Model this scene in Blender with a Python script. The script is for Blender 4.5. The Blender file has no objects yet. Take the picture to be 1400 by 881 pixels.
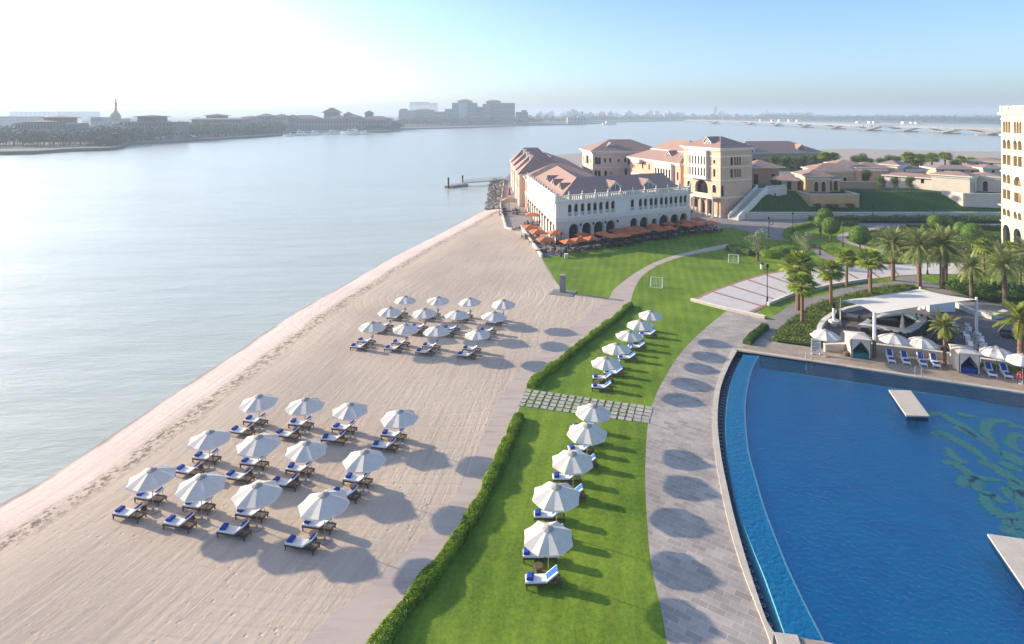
import bpy, bmesh, math, random
from mathutils import Vector, Matrix
from mathutils.geometry import tessellate_polygon
random.seed(7)
R = math.radians
sc = bpy.context.scene
COL = sc.collection

# ------------------------------------------------------------------ camera
F, YH, H = 830.0, 156.0, 26.0          # focal length and horizon line (in photo pixels), eye height in metres
cam_d = bpy.data.cameras.new("camera"); cam = bpy.data.objects.new("camera", cam_d); COL.objects.link(cam)
cam.location = (0, 0, H); cam.rotation_euler = (R(90), 0, 0)
cam_d.sensor_width = 36; cam_d.lens = 36 * F / 1400
cam_d.shift_y = -(440.5 - YH) / 1400
cam_d.clip_start = 0.5; cam_d.clip_end = 40000
sc.camera = cam

# ------------------------------------------------------------------ sky, sun, exposure
SUN_EL = 17.0
SUN_AZ = math.atan2(-6.95, 3.16)       # from +Y towards +X
w = bpy.data.worlds.new("World"); sc.world = w; w.use_nodes = True
nt = w.node_tree; nt.nodes.clear()
wo = nt.nodes.new("ShaderNodeOutputWorld"); bg = nt.nodes.new("ShaderNodeBackground")
sky = nt.nodes.new("ShaderNodeTexSky"); sky.sky_type = 'NISHITA'; sky.sun_disc = False
sky.sun_elevation = R(SUN_EL); sky.sun_rotation = SUN_AZ
sky.air_density = 0.75; sky.dust_density = 1.6; sky.ozone_density = 3.4; sky.altitude = 0
nt.links.new(sky.outputs[0], bg.inputs[0]); bg.inputs[1].default_value = 0.15
nt.links.new(bg.outputs[0], wo.inputs[0])
sl = bpy.data.lights.new("sun", 'SUN'); sun = bpy.data.objects.new("sun", sl); COL.objects.link(sun)
sl.energy = 4.1; sl.angle = R(1.0); sl.color = (1.0, 0.84, 0.62)
sd = Vector((math.sin(SUN_AZ) * math.cos(R(SUN_EL)), math.cos(SUN_AZ) * math.cos(R(SUN_EL)), math.sin(R(SUN_EL))))
sun.rotation_euler = sd.to_track_quat('Z', 'Y').to_euler()
sun.location = (-200, 100, 120)
vs = sc.view_settings
sc.display_settings.display_device = 'sRGB'
vs.view_transform = 'Standard'; vs.look = 'None'; vs.gamma = 1.0; vs.use_curve_mapping = False
vs.exposure = 1.02
cy = sc.cycles
cy.use_denoising = True
cy.max_bounces = 6; cy.diffuse_bounces = 3; cy.glossy_bounces = 3; cy.transmission_bounces = 4
cy.transparent_max_bounces = 10; cy.volume_bounces = 0
cy.sample_clamp_indirect = 6.0
cy.caustics_reflective = False; cy.caustics_refractive = False

# ------------------------------------------------------------------ helpers
def P(px, py, z=0.0):
    D = (H - z) * F / (py - YH)
    return Vector(((px - 700) * D / F, D, z))
def PD(px, py, D):
    return Vector(((px - 700) * D / F, D, H - (py - YH) * D / F))
def cr(pts, n=6):
    """smooth curve through the given points"""
    pts = [Vector(p) for p in pts]; out = []
    for i in range(len(pts) - 1):
        p0 = pts[max(i - 1, 0)]; p1 = pts[i]; p2 = pts[i + 1]; p3 = pts[min(i + 2, len(pts) - 1)]
        for k in range(n):
            t = k / n
            out.append(0.5 * ((2 * p1) + (p2 - p0) * t + (2 * p0 - 5 * p1 + 4 * p2 - p3) * t * t + (3 * p1 - p0 - 3 * p2 + p3) * t ** 3))
    out.append(pts[-1]); return out
def W(pxs, z=0.0, smooth=0):
    l = [P(x, y, z) for x, y in pxs]
    return cr(l, smooth) if smooth else l

MATS = {}
def newmat(name):
    m = bpy.data.materials.new(name); m.use_nodes = True; MATS[name] = m
    return m, m.node_tree, m.node_tree.nodes, m.node_tree.nodes["Principled BSDF"]
def ramp(nodes, stops):
    r = nodes.new("ShaderNodeValToRGB"); e = r.color_ramp.elements
    while len(e) < len(stops): e.new(0.5)
    for el, (p, c) in zip(e, stops):
        el.position = p; el.color = (c[0], c[1], c[2], 1)
    return r
def mat(name, col, rough=0.7, var=0.12, scale=2.0, bump=0.0, bscale=None, metal=0.0, spec=0.5, coord='Object', col2=None, detail=6, stretch=None, objvar=0.0):
    m, t, n, b = newmat(name)
    tc = n.new("ShaderNodeTexCoord"); geo = n.new("ShaderNodeNewGeometry")
    src = geo.outputs["Position"] if coord == 'World' else tc.outputs[coord]
    if stretch:
        mp = n.new("ShaderNodeMapping"); mp.inputs["Scale"].default_value = stretch
        t.links.new(src, mp.inputs[0]); src = mp.outputs[0]
    nz = n.new("ShaderNodeTexNoise"); nz.inputs["Scale"].default_value = scale; nz.inputs["Detail"].default_value = detail
    nz.inputs["Roughness"].default_value = 0.65
    t.links.new(src, nz.inputs["Vector"])
    c2 = col2 or tuple(min(1, c * (1 + var)) for c in col)
    c1 = col if col2 else tuple(c * (1 - var) for c in col)
    r = ramp(n, [(0.32, c1), (0.68, c2)])
    t.links.new(nz.outputs["Fac"], r.inputs[0])
    last = r.outputs[0]
    if objvar:
        oi = n.new("ShaderNodeObjectInfo"); hs = n.new("ShaderNodeHueSaturation")
        mr = n.new("ShaderNodeMapRange"); mr.inputs[3].default_value = 1 - objvar; mr.inputs[4].default_value = 1 + objvar
        t.links.new(oi.outputs["Random"], mr.inputs[0]); t.links.new(mr.outputs[0], hs.inputs["Value"]); t.links.new(last, hs.inputs["Color"])
        last = hs.outputs[0]
    t.links.new(last, b.inputs["Base Color"])
    b.inputs["Roughness"].default_value = rough; b.inputs["Metallic"].default_value = metal
    b.inputs["Specular IOR Level"].default_value = spec
    if bump:
        n2 = n.new("ShaderNodeTexNoise"); n2.inputs["Scale"].default_value = bscale or scale * 4; n2.inputs["Detail"].default_value = 4
        t.links.new(src, n2.inputs["Vector"])
        bp = n.new("ShaderNodeBump"); bp.inputs["Strength"].default_value = bump; bp.inputs["Distance"].default_value = 0.05
        t.links.new(n2.outputs["Fac"], bp.inputs["Height"]); t.links.new(bp.outputs[0], b.inputs["Normal"])
    return m
def leafmat(name, c1, c2, rough=0.55, trans=0.25, scale=1.5):
    m, t, n, b = newmat(name)
    geo = n.new("ShaderNodeNewGeometry")
    nz = n.new("ShaderNodeTexNoise"); nz.inputs["Scale"].default_value = scale; nz.inputs["Detail"].default_value = 3
    t.links.new(geo.outputs["Position"], nz.inputs["Vector"])
    ad = n.new("ShaderNodeMath"); ad.operation = 'MULTIPLY_ADD'; ad.inputs[1].default_value = 0.5
    t.links.new(geo.outputs["Random Per Island"], ad.inputs[0]); 
    sb = n.new("ShaderNodeMath"); sb.operation = 'SUBTRACT'; sb.inputs[1].default_value = 0.25
    t.links.new(nz.outputs["Fac"], sb.inputs[0]); t.links.new(sb.outputs[0], ad.inputs[2])
    r = ramp(n, [(0.2, c1), (0.8, c2)])
    t.links.new(ad.outputs[0], r.inputs[0]); t.links.new(r.outputs[0], b.inputs["Base Color"])
    b.inputs["Roughness"].default_value = rough; b.inputs["Specular IOR Level"].default_value = 0.35
    tr = n.new("ShaderNodeBsdfTranslucent"); t.links.new(r.outputs[0], tr.inputs[0])
    mx = n.new("ShaderNodeMixShader"); mx.inputs[0].default_value = trans
    out = n["Material Output"]
    t.links.new(b.outputs[0], mx.inputs[1]); t.links.new(tr.outputs[0], mx.inputs[2]); t.links.new(mx.outputs[0], out.inputs[0])
    return m

class MB:
    """collects shapes, then links them as ONE mesh object"""
    def __init__(s): s.v = []; s.f = []; s.m = []; s.mats = []; s.uv = None
    def mi(s, m):
        if m not in s.mats: s.mats.append(m)
        return s.mats.index(m)
    def face(s, pts, m):
        i = len(s.v); s.v += [tuple(p) for p in pts]; s.f.append(tuple(range(i, i + len(pts)))); s.m.append(s.mi(m))
    def mesh(s, verts, faces, m):
        i = len(s.v); s.v += [tuple(p) for p in verts]; k = s.mi(m)
        for f in faces: s.f.append(tuple(i + a for a in f)); s.m.append(k)
    def box(s, c, d, m, rz=0.0, M=None):
        hx, hy, hz = d[0] / 2, d[1] / 2, d[2] / 2
        vs_ = [Vector((x, y, z)) for x in (-hx, hx) for y in (-hy, hy) for z in (-hz, hz)]
        rot = M if M is not None else Matrix.Rotation(rz, 3, 'Z')
        vs_ = [rot @ v + Vector(c) for v in vs_]
        s.mesh(vs_, [(0, 1, 3, 2), (4, 6, 7, 5), (0, 4, 5, 1), (2, 3, 7, 6), (0, 2, 6, 4), (1, 5, 7, 3)], m)
    def seg(s, a, b, wd, z0, z1, m, off=0.0):
        """wall-like box from a to b (XY), width wd centred at off to its right, from z0 to z1"""
        a = Vector((a[0], a[1])); b = Vector((b[0], b[1])); d = b - a; L = d.length; d /= L; n = Vector((d.y, -d.x))
        c = (a + b) / 2 + n * off
        s.box((c.x, c.y, (z0 + z1) / 2), (L, wd, z1 - z0), m, rz=math.atan2(d.y, d.x))
    def prism(s, poly, z0, z1, m, mtop=None):
        n = len(poly); pts = [Vector((p[0], p[1], 0)) for p in poly]
        ar = sum(pts[i].x * pts[(i + 1) % n].y - pts[(i + 1) % n].x * pts[i].y for i in range(n))
        if ar < 0: pts.reverse()
        lo = [(p.x, p.y, z0) for p in pts]; hi = [(p.x, p.y, z1) for p in pts]
        for i in range(n):
            j = (i + 1) % n
            s.face([lo[i], lo[j], hi[j], hi[i]], m)
        s.cap(hi, mtop or m); s.cap([(p[0], p[1], z0) for p in reversed(pts)], m)
    def cap(s, pts, m, holes=()):
        loops = [[Vector(p) for p in pts]] + [[Vector(p) for p in h] for h in holes]
        tris = tessellate_polygon(loops); flat = [v for l in loops for v in l]
        k = s.mi(m); i0 = len(s.v); s.v += [tuple(v) for v in flat]
        nrm = Vector()
        L = loops[0]
        for a in range(len(L)):
            p, q = L[a], L[(a + 1) % len(L)]
            nrm += Vector(((p.y - q.y) * (p.z + q.z), (p.z - q.z) * (p.x + q.x), (p.x - q.x) * (p.y + q.y)))
        for t in tris:
            a, b, c = (flat[x] for x in t)
            tt = tuple(t) if (b - a).cross(c - a).dot(nrm) >= 0 else tuple(reversed(t))
            s.f.append(tuple(i0 + x for x in tt)); s.m.append(k)
    def tube(s, p0, p1, r0, r1, m, n=8, caps=True):
        p0 = Vector(p0); p1 = Vector(p1); d = (p1 - p0).normalized()
        a = d.orthogonal().normalized(); b = d.cross(a)
        ring = lambda p, r: [p + (a * math.cos(2 * math.pi * k / n) + b * math.sin(2 * math.pi * k / n)) * r for k in range(n)]
        A, B = ring(p0, r0), ring(p1, r1)
        vs_ = A + B; fs = [(k, (k + 1) % n, n + (k + 1) % n, n + k) for k in range(n)]
        if caps: fs += [tuple(reversed(range(n))), tuple(range(n, 2 * n))]
        s.mesh(vs_, fs, m)
    def pipe(s, pts, radii, m, n=6):
        for i in range(len(pts) - 1):
            s.tube(pts[i], pts[i + 1], radii[i], radii[i + 1], m, n, True)
    def lathe(s, prof, m, n=16, c=(0, 0, 0)):
        vs_ = []; fs = []
        for r, z in prof:
            vs_ += [(c[0] + r * math.cos(2 * math.pi * k / n), c[1] + r * math.sin(2 * math.pi * k / n), c[2] + z) for k in range(n)]
        for i in range(len(prof) - 1):
            for k in range(n):
                fs.append((i * n + k, i * n + (k + 1) % n, (i + 1) * n + (k + 1) % n, (i + 1) * n + k))
        fs.append(tuple(reversed(range(n)))); fs.append(tuple(range((len(prof) - 1) * n, len(prof) * n)))
        s.mesh(vs_, fs, m)
    def build(s, name, parent=None, smooth=False, world=False, origin=None):
        me = bpy.data.meshes.new(name)
        off = Vector((0, 0, 0))
        if world and parent is not None: off = Vector(parent.location)
        if origin is not None: off = Vector(origin)
        me.from_pydata([tuple(Vector(v) - off) for v in s.v], [], s.f)
        for m in s.mats: me.materials.append(m)
        me.polygons.foreach_set("material_index", s.m)
        if smooth: me.polygons.foreach_set("use_smooth", [True] * len(me.polygons))
        me.update()
        o = bpy.data.objects.new(name, me); COL.objects.link(o)
        if origin is not None: o.location = off
        if parent is not None: o.parent = parent; KIDS.setdefault(parent.name, []).append(o)
        return o
KIDS = {}
def tag(o, label=None, cat=None, group=None, kind=None):
    if label: o["label"] = label
    if cat: o["category"] = cat
    if group: o["group"] = group
    if kind: o["kind"] = kind
    return o
def thing(name, label, cat, loc=(0, 0, 0), rz=0.0, group=None):
    o = bpy.data.objects.new(name, None); COL.objects.link(o)
    o.location = loc; o.rotation_euler = (0, 0, rz); o.empty_display_size = 0.3
    return tag(o, label, cat, group)
def dup(o, loc=None, rz=None, label=None, scale=None, parent=None):
    c = o.copy(); COL.objects.link(c)
    if parent is not None: c.parent = parent; KIDS.setdefault(parent.name, []).append(c)
    if loc is not None: c.location = loc
    if rz is not None: c.rotation_euler = (0, 0, rz)
    if scale is not None: c.scale = scale if hasattr(scale, '__len__') else (scale,) * 3
    if label: c["label"] = label
    for k in KIDS.get(o.name, []): dup(k, parent=c)
    return c
USED = set()
def place(proto, loc, rz, label, scale=None):
    """the first use moves the prototype itself, later ones copy it"""
    if proto.name in USED: return dup(proto, loc, rz, label, scale)
    USED.add(proto.name); proto.location = loc; proto.rotation_euler = (0, 0, rz)
    if label: proto["label"] = label
    if scale is not None: proto.scale = scale if hasattr(scale, '__len__') else (scale,) * 3
    return proto
def sheet(name, pts, z, m, kind='structure', holes=(), skirt=0.0):
    mb = MB(); pp = [(p[0], p[1], z) for p in pts]
    area = sum(pp[i][0] * pp[(i + 1) % len(pp)][1] - pp[(i + 1) % len(pp)][0] * pp[i][1] for i in range(len(pp)))
    if area < 0: pp.reverse()
    mb.cap(pp, m, [[(p[0], p[1], z) for p in h] for h in holes])
    if skirt:
        for i in range(len(pp)):
            a, b = pp[i], pp[(i + 1) % len(pp)]
            mb.face([(a[0], a[1], z - skirt), (b[0], b[1], z - skirt), b, a], m)
    o = mb.build(name); o["kind"] = kind
    return o

# ------------------------------------------------------------------ materials
def water_mat():
    m, t, n, b = newmat("sea_water")
    b.inputs["Base Color"].default_value = (0.48, 0.505, 0.42, 1); b.inputs["Roughness"].default_value = 0.22
    b.inputs["IOR"].default_value = 1.33
    geo = n.new("ShaderNodeNewGeometry")
    mp = n.new("ShaderNodeMapping"); mp.inputs["Scale"].default_value = (0.35, 1.1, 1); mp.inputs["Rotation"].default_value = (0, 0, R(-14))
    t.links.new(geo.outputs["Position"], mp.inputs[0])
    n1 = n.new("ShaderNodeTexNoise"); n1.inputs["Scale"].default_value = 1.5; n1.inputs["Detail"].default_value = 5; n1.inputs["Roughness"].default_value = 0.6
    t.links.new(mp.outputs[0], n1.inputs["Vector"])
    n2 = n.new("ShaderNodeTexNoise"); n2.inputs["Scale"].default_value = 0.035; n2.inputs["Detail"].default_value = 3
    t.links.new(mp.outputs[0], n2.inputs["Vector"])
    ml = n.new("ShaderNodeMath"); ml.operation = 'MULTIPLY'
    mr = n.new("ShaderNodeMapRange"); mr.inputs[1].default_value = 0.35; mr.inputs[2].default_value = 0.65; mr.inputs[3].default_value = 0.45; mr.inputs[4].default_value = 1.0
    t.links.new(n2.outputs["Fac"], mr.inputs[0]); t.links.new(mr.outputs[0], ml.inputs[0]); t.links.new(n1.outputs["Fac"], ml.inputs[1])
    n3 = n.new("ShaderNodeTexNoise"); n3.inputs["Scale"].default_value = 0.16; n3.inputs["Detail"].default_value = 2
    t.links.new(mp.outputs[0], n3.inputs["Vector"])
    m3 = n.new("ShaderNodeMath"); m3.operation = 'MULTIPLY_ADD'; m3.inputs[1].default_value = 3.0
    t.links.new(n3.outputs["Fac"], m3.inputs[0]); t.links.new(ml.outputs[0], m3.inputs[2]); ml = m3
    bp = n.new("ShaderNodeBump"); bp.inputs["Strength"].default_value = 0.6; bp.inputs["Distance"].default_value = 0.18
    t.links.new(ml.outputs[0], bp.inputs["Height"]); t.links.new(bp.outputs[0], b.inputs["Normal"])
    return m
def pool_mat(name, tint, body, mixv, bstr):
    m, t, n, b = newmat(name)
    n.remove(b); out = n["Material Output"]
    geo = n.new("ShaderNodeNewGeometry")
    n1 = n.new("ShaderNodeTexNoise"); n1.inputs["Scale"].default_value = 3.4; n1.inputs["Detail"].default_value = 4; n1.inputs["Distortion"].default_value = 0.4
    t.links.new(geo.outputs["Position"], n1.inputs["Vector"])
    bp = n.new("ShaderNodeBump"); bp.inputs["Strength"].default_value = bstr; bp.inputs["Distance"].default_value = 0.16
    t.links.new(n1.outputs["Fac"], bp.inputs["Height"])
    tr = n.new("ShaderNodeBsdfTransparent"); tr.inputs[0].default_value = (*tint, 1)
    df = n.new("ShaderNodeBsdfDiffuse"); df.inputs[0].default_value = (*body, 1); t.links.new(bp.outputs[0], df.inputs["Normal"])
    m1 = n.new("ShaderNodeMixShader"); m1.inputs[0].default_value = mixv
    t.links.new(tr.outputs[0], m1.inputs[1]); t.links.new(df.outputs[0], m1.inputs[2])
    gl = n.new("ShaderNodeBsdfGlossy"); gl.inputs["Roughness"].default_value = 0.06; t.links.new(bp.outputs[0], gl.inputs["Normal"])
    fr = n.new("ShaderNodeFresnel"); fr.inputs[0].default_value = 1.33; t.links.new(bp.outputs[0], fr.inputs["Normal"])
    m2 = n.new("ShaderNodeMixShader"); t.links.new(fr.outputs[0], m2.inputs[0]); t.links.new(m1.outputs[0], m2.inputs[1]); t.links.new(gl.outputs[0], m2.inputs[2])
    t.links.new(m2.outputs[0], out.inputs[0])
    return m
def brick_mat(name, c1, c2, mortar, bw, bh, rot=0.0, msize=0.012, rough=0.75, stain=0.25, sandy=False):
    m, t, n, b = newmat(name)
    geo = n.new("ShaderNodeNewGeometry"); mp = n.new("ShaderNodeMapping"); mp.inputs["Rotation"].default_value = (0, 0, rot)
    t.links.new(geo.outputs["Position"], mp.inputs[0])
    br = n.new("ShaderNodeTexBrick"); br.inputs["Scale"].default_value = 1.0
    br.inputs["Brick Width"].default_value = bw; br.inputs["Row Height"].default_value = bh; br.inputs["Mortar Size"].default_value = msize
    br.inputs["Color1"].default_value = (*c1, 1); br.inputs["Color2"].default_value = (*c2, 1); br.inputs["Mortar"].default_value = (*mortar, 1)
    br.inputs["Bias"].default_value = 0.0
    t.links.new(mp.outputs[0], br.inputs["Vector"])
    nz = n.new("ShaderNodeTexNoise"); nz.inputs["Scale"].default_value = 0.35; nz.inputs["Detail"].default_value = 8; nz.inputs["Roughness"].default_value = 0.7
    t.links.new(geo.outputs["Position"], nz.inputs["Vector"])
    r = ramp(n, [(0.3, (1 - stain,) * 3), (0.7, (1 + stain * 0.3,) * 3)]); t.links.new(nz.outputs["Fac"], r.inputs[0])
    mx = n.new("ShaderNodeMix"); mx.data_type = 'RGBA'; mx.blend_type = 'MULTIPLY'; mx.inputs[0].default_value = 1
    t.links.new(br.outputs["Color"], mx.inputs[6]); t.links.new(r.outputs[0], mx.inputs[7]); fin = mx.outputs[2]
    if sandy:                                                        # blown sand lying on the slabs
        sn = n.new("ShaderNodeTexNoise"); sn.inputs["Scale"].default_value = 0.55; sn.inputs["Detail"].default_value = 9; sn.inputs["Roughness"].default_value = 0.72
        mp2 = n.new("ShaderNodeMapping"); mp2.inputs["Rotation"].default_value = (0, 0, R(-50)); mp2.inputs["Scale"].default_value = (0.35, 2.2, 1); t.links.new(geo.outputs["Position"], mp2.inputs[0]); t.links.new(mp2.outputs[0], sn.inputs["Vector"])
        sr = ramp(n, [(0.36, (0, 0, 0)), (0.56, (0.85, 0.85, 0.85))]); t.links.new(sn.outputs["Fac"], sr.inputs[0])
        m3 = n.new("ShaderNodeMix"); m3.data_type = 'RGBA'; t.links.new(sr.outputs[0], m3.inputs[0]); t.links.new(fin, m3.inputs[6]); m3.inputs[7].default_value = (0.53, 0.445, 0.385, 1); fin = m3.outputs[2]
    t.links.new(fin, b.inputs["Base Color"])
    b.inputs["Roughness"].default_value = rough
    bp = n.new("ShaderNodeBump"); bp.inputs["Strength"].default_value = 0.3; bp.inputs["Distance"].default_value = 0.02; bp.invert = True
    t.links.new(br.outputs["Fac"], bp.inputs["Height"]); t.links.new(bp.outputs[0], b.inputs["Normal"])
    return m
def sand_mat():
    """beach sand; UV.x = metres from the waterline, UV.y = metres along it"""
    m, t, n, b = newmat("beach_sand")
    uv = n.new("ShaderNodeUVMap"); sep = n.new("ShaderNodeSeparateXYZ"); t.links.new(uv.outputs[0], sep.inputs[0])
    geo = n.new("ShaderNodeNewGeometry")
    wob = n.new("ShaderNodeTexNoise"); wob.inputs["Scale"].default_value = 0.22; wob.inputs["Detail"].default_value = 4
    t.links.new(geo.outputs["Position"], wob.inputs["Vector"])
    ad = n.new("ShaderNodeMath"); ad.operation = 'MULTIPLY_ADD'; ad.inputs[1].default_value = 1.6
    t.links.new(wob.outputs["Fac"], ad.inputs[0]); t.links.new(sep.outputs[0], ad.inputs[2])     # wobbling distance
    mr = n.new("ShaderNodeMapRange"); mr.inputs[1].default_value = 0.0; mr.inputs[2].default_value = 26.0
    t.links.new(ad.outputs[0], mr.inputs[0])
    base = ramp(n, [(0.0, (0.26, 0.22, 0.20)), (0.033, (0.34, 0.27, 0.245)), (0.055, (0.70, 0.575, 0.53)), (0.165, (0.68, 0.56, 0.51)), (0.235, (0.56, 0.465, 0.375)), (0.55, (0.53, 0.435, 0.35)), (1.0, (0.57, 0.47, 0.375))])
    t.links.new(mr.outputs[0], base.inputs[0])
    # rake marks along the shore
    mp = n.new("ShaderNodeMapping"); mp.inputs["Scale"].default_value = (2.4, 0.10, 1); t.links.new(uv.outputs[0], mp.inputs[0])
    rk = n.new("ShaderNodeTexNoise"); rk.inputs["Scale"].default_value = 1.0; rk.inputs["Detail"].default_value = 6; rk.inputs["Roughness"].default_value = 0.7
    t.links.new(mp.outputs[0], rk.inputs["Vector"])
    r2 = ramp(n, [(0.28, (0.82, 0.81, 0.80)), (0.50, (0.99, 0.985, 0.98)), (0.66, (1.08, 1.07, 1.06))]); t.links.new(rk.outputs["Fac"], r2.inputs[0])
    mx = n.new("ShaderNodeMix"); mx.data_type = 'RGBA'; mx.blend_type = 'MULTIPLY'; mx.inputs[0].default_value = 1
    t.links.new(base.outputs[0], mx.inputs[6]); t.links.new(r2.outputs[0], mx.inputs[7])
    # seaweed and footprints scattered along the tide line
    sp = n.new("ShaderNodeTexNoise"); sp.inputs["Scale"].default_value = 2.2; sp.inputs["Detail"].default_value = 5; sp.inputs["Roughness"].default_value = 0.75
    t.links.new(geo.outputs["Position"], sp.inputs["Vector"])
    spr = ramp(n, [(0.48, (0, 0, 0)), (0.56, (1, 1, 1))]); t.links.new(sp.outputs["Fac"], spr.inputs[0])
    band = ramp(n, [(0.19, (0, 0, 0)), (0.22, (0.95, 0.95, 0.95)), (0.245, (0.95, 0.95, 0.95)), (0.30, (0, 0, 0))]); t.links.new(mr.outputs[0], band.inputs[0])
    ml = n.new("ShaderNodeMath"); ml.operation = 'MULTIPLY'; t.links.new(spr.outputs[0], ml.inputs[0]); t.links.new(band.outputs[0], ml.inputs[1])
    mx2 = n.new("ShaderNodeMix"); mx2.data_type = 'RGBA'; t.links.new(ml.outputs[0], mx2.inputs[0]); t.links.new(mx.outputs[2], mx2.inputs[6]); mx2.inputs[7].default_value = (0.17, 0.13, 0.11, 1)
    # big soft patches
    big = n.new("ShaderNodeTexNoise"); big.inputs["Scale"].default_value = 0.09; big.inputs["Detail"].default_value = 5
    t.links.new(geo.outputs["Position"], big.inputs["Vector"])
    r3 = ramp(n, [(0.3, (0.90, 0.89, 0.90)), (0.7, (1.08, 1.07, 1.05))]); t.links.new(big.outputs["Fac"], r3.inputs[0])
    mx3 = n.new("ShaderNodeMix"); mx3.data_type = 'RGBA'; mx3.blend_type = 'MULTIPLY'; mx3.inputs[0].default_value = 1
    t.links.new(mx2.outputs[2], mx3.inputs[6]); t.links.new(r3.outputs[0], mx3.inputs[7]); t.links.new(mx3.outputs[2], b.inputs["Base Color"])
    b.inputs["Roughness"].default_value = 0.9; b.inputs["Specular IOR Level"].default_value = 0.2
    fine = n.new("ShaderNodeTexNoise"); fine.inputs["Scale"].default_value = 1.8; fine.inputs["Detail"].default_value = 8; fine.inputs["Roughness"].default_value = 0.7
    t.links.new(geo.outputs["Position"], fine.inputs["Vector"])
    hs = n.new("ShaderNodeMath"); hs.operation = 'ADD'; t.links.new(rk.outputs["Fac"], hs.inputs[0]); t.links.new(fine.outputs["Fac"], hs.inputs[1])
    # trodden dimples where people walk between the parasols
    vo = n.new("ShaderNodeTexVoronoi"); vo.inputs["Scale"].default_value = 1.7; t.links.new(geo.outputs["Position"], vo.inputs["Vector"])
    vr = ramp(n, [(0.0, (0, 0, 0)), (0.22, (1, 1, 1))]); t.links.new(vo.outputs["Distance"], vr.inputs[0])
    ar = n.new("ShaderNodeTexNoise"); ar.inputs["Scale"].default_value = 0.13; ar.inputs["Detail"].default_value = 3; t.links.new(geo.outputs["Position"], ar.inputs["Vector"])
    arr = ramp(n, [(0.44, (1, 1, 1)), (0.58, (0, 0, 0))]); t.links.new(ar.outputs["Fac"], arr.inputs[0])
    mxm = n.new("ShaderNodeMath"); mxm.operation = 'MAXIMUM'; t.links.new(vr.outputs[0], mxm.inputs[0]); t.links.new(arr.outputs[0], mxm.inputs[1])
    rg = n.new("ShaderNodeTexWave"); rg.wave_type = 'RINGS'; rg.rings_direction = 'Z'; rg.inputs["Scale"].default_value = 0.28; rg.inputs["Distortion"].default_value = 2.5; rg.inputs["Detail"].default_value = 2; rg.inputs["Detail Scale"].default_value = 0.4
    mpr = n.new("ShaderNodeMapping"); mpr.inputs["Location"].default_value = (6, -88, 0); t.links.new(geo.outputs["Position"], mpr.inputs[0]); t.links.new(mpr.outputs[0], rg.inputs["Vector"])
    rgr = ramp(n, [(0.80, (0, 0, 0)), (0.97, (1, 1, 1))]); t.links.new(rg.outputs["Fac"], rgr.inputs[0])
    rga = n.new("ShaderNodeMath"); rga.operation = 'MULTIPLY'; t.links.new(rgr.outputs[0], rga.inputs[0]); t.links.new(big.outputs["Fac"], rga.inputs[1])
    hs3 = n.new("ShaderNodeMath"); hs3.operation = 'MULTIPLY_ADD'; hs3.inputs[1].default_value = -0.4; t.links.new(rga.outputs[0], hs3.inputs[0]); t.links.new(hs.outputs[0], hs3.inputs[2]); hs = hs3
    hs2 = n.new("ShaderNodeMath"); hs2.operation = 'MULTIPLY_ADD'; hs2.inputs[1].default_value = 0.8; t.links.new(mxm.outputs[0], hs2.inputs[0]); t.links.new(hs.outputs[0], hs2.inputs[2]); hs = hs2
    bp = n.new("ShaderNodeBump"); bp.inputs["Strength"].default_value = 0.55; bp.inputs["Distance"].default_value = 0.09
    t.links.new(hs.outputs[0], bp.inputs["Height"]); t.links.new(bp.outputs[0], b.inputs["Normal"])
    return m
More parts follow.
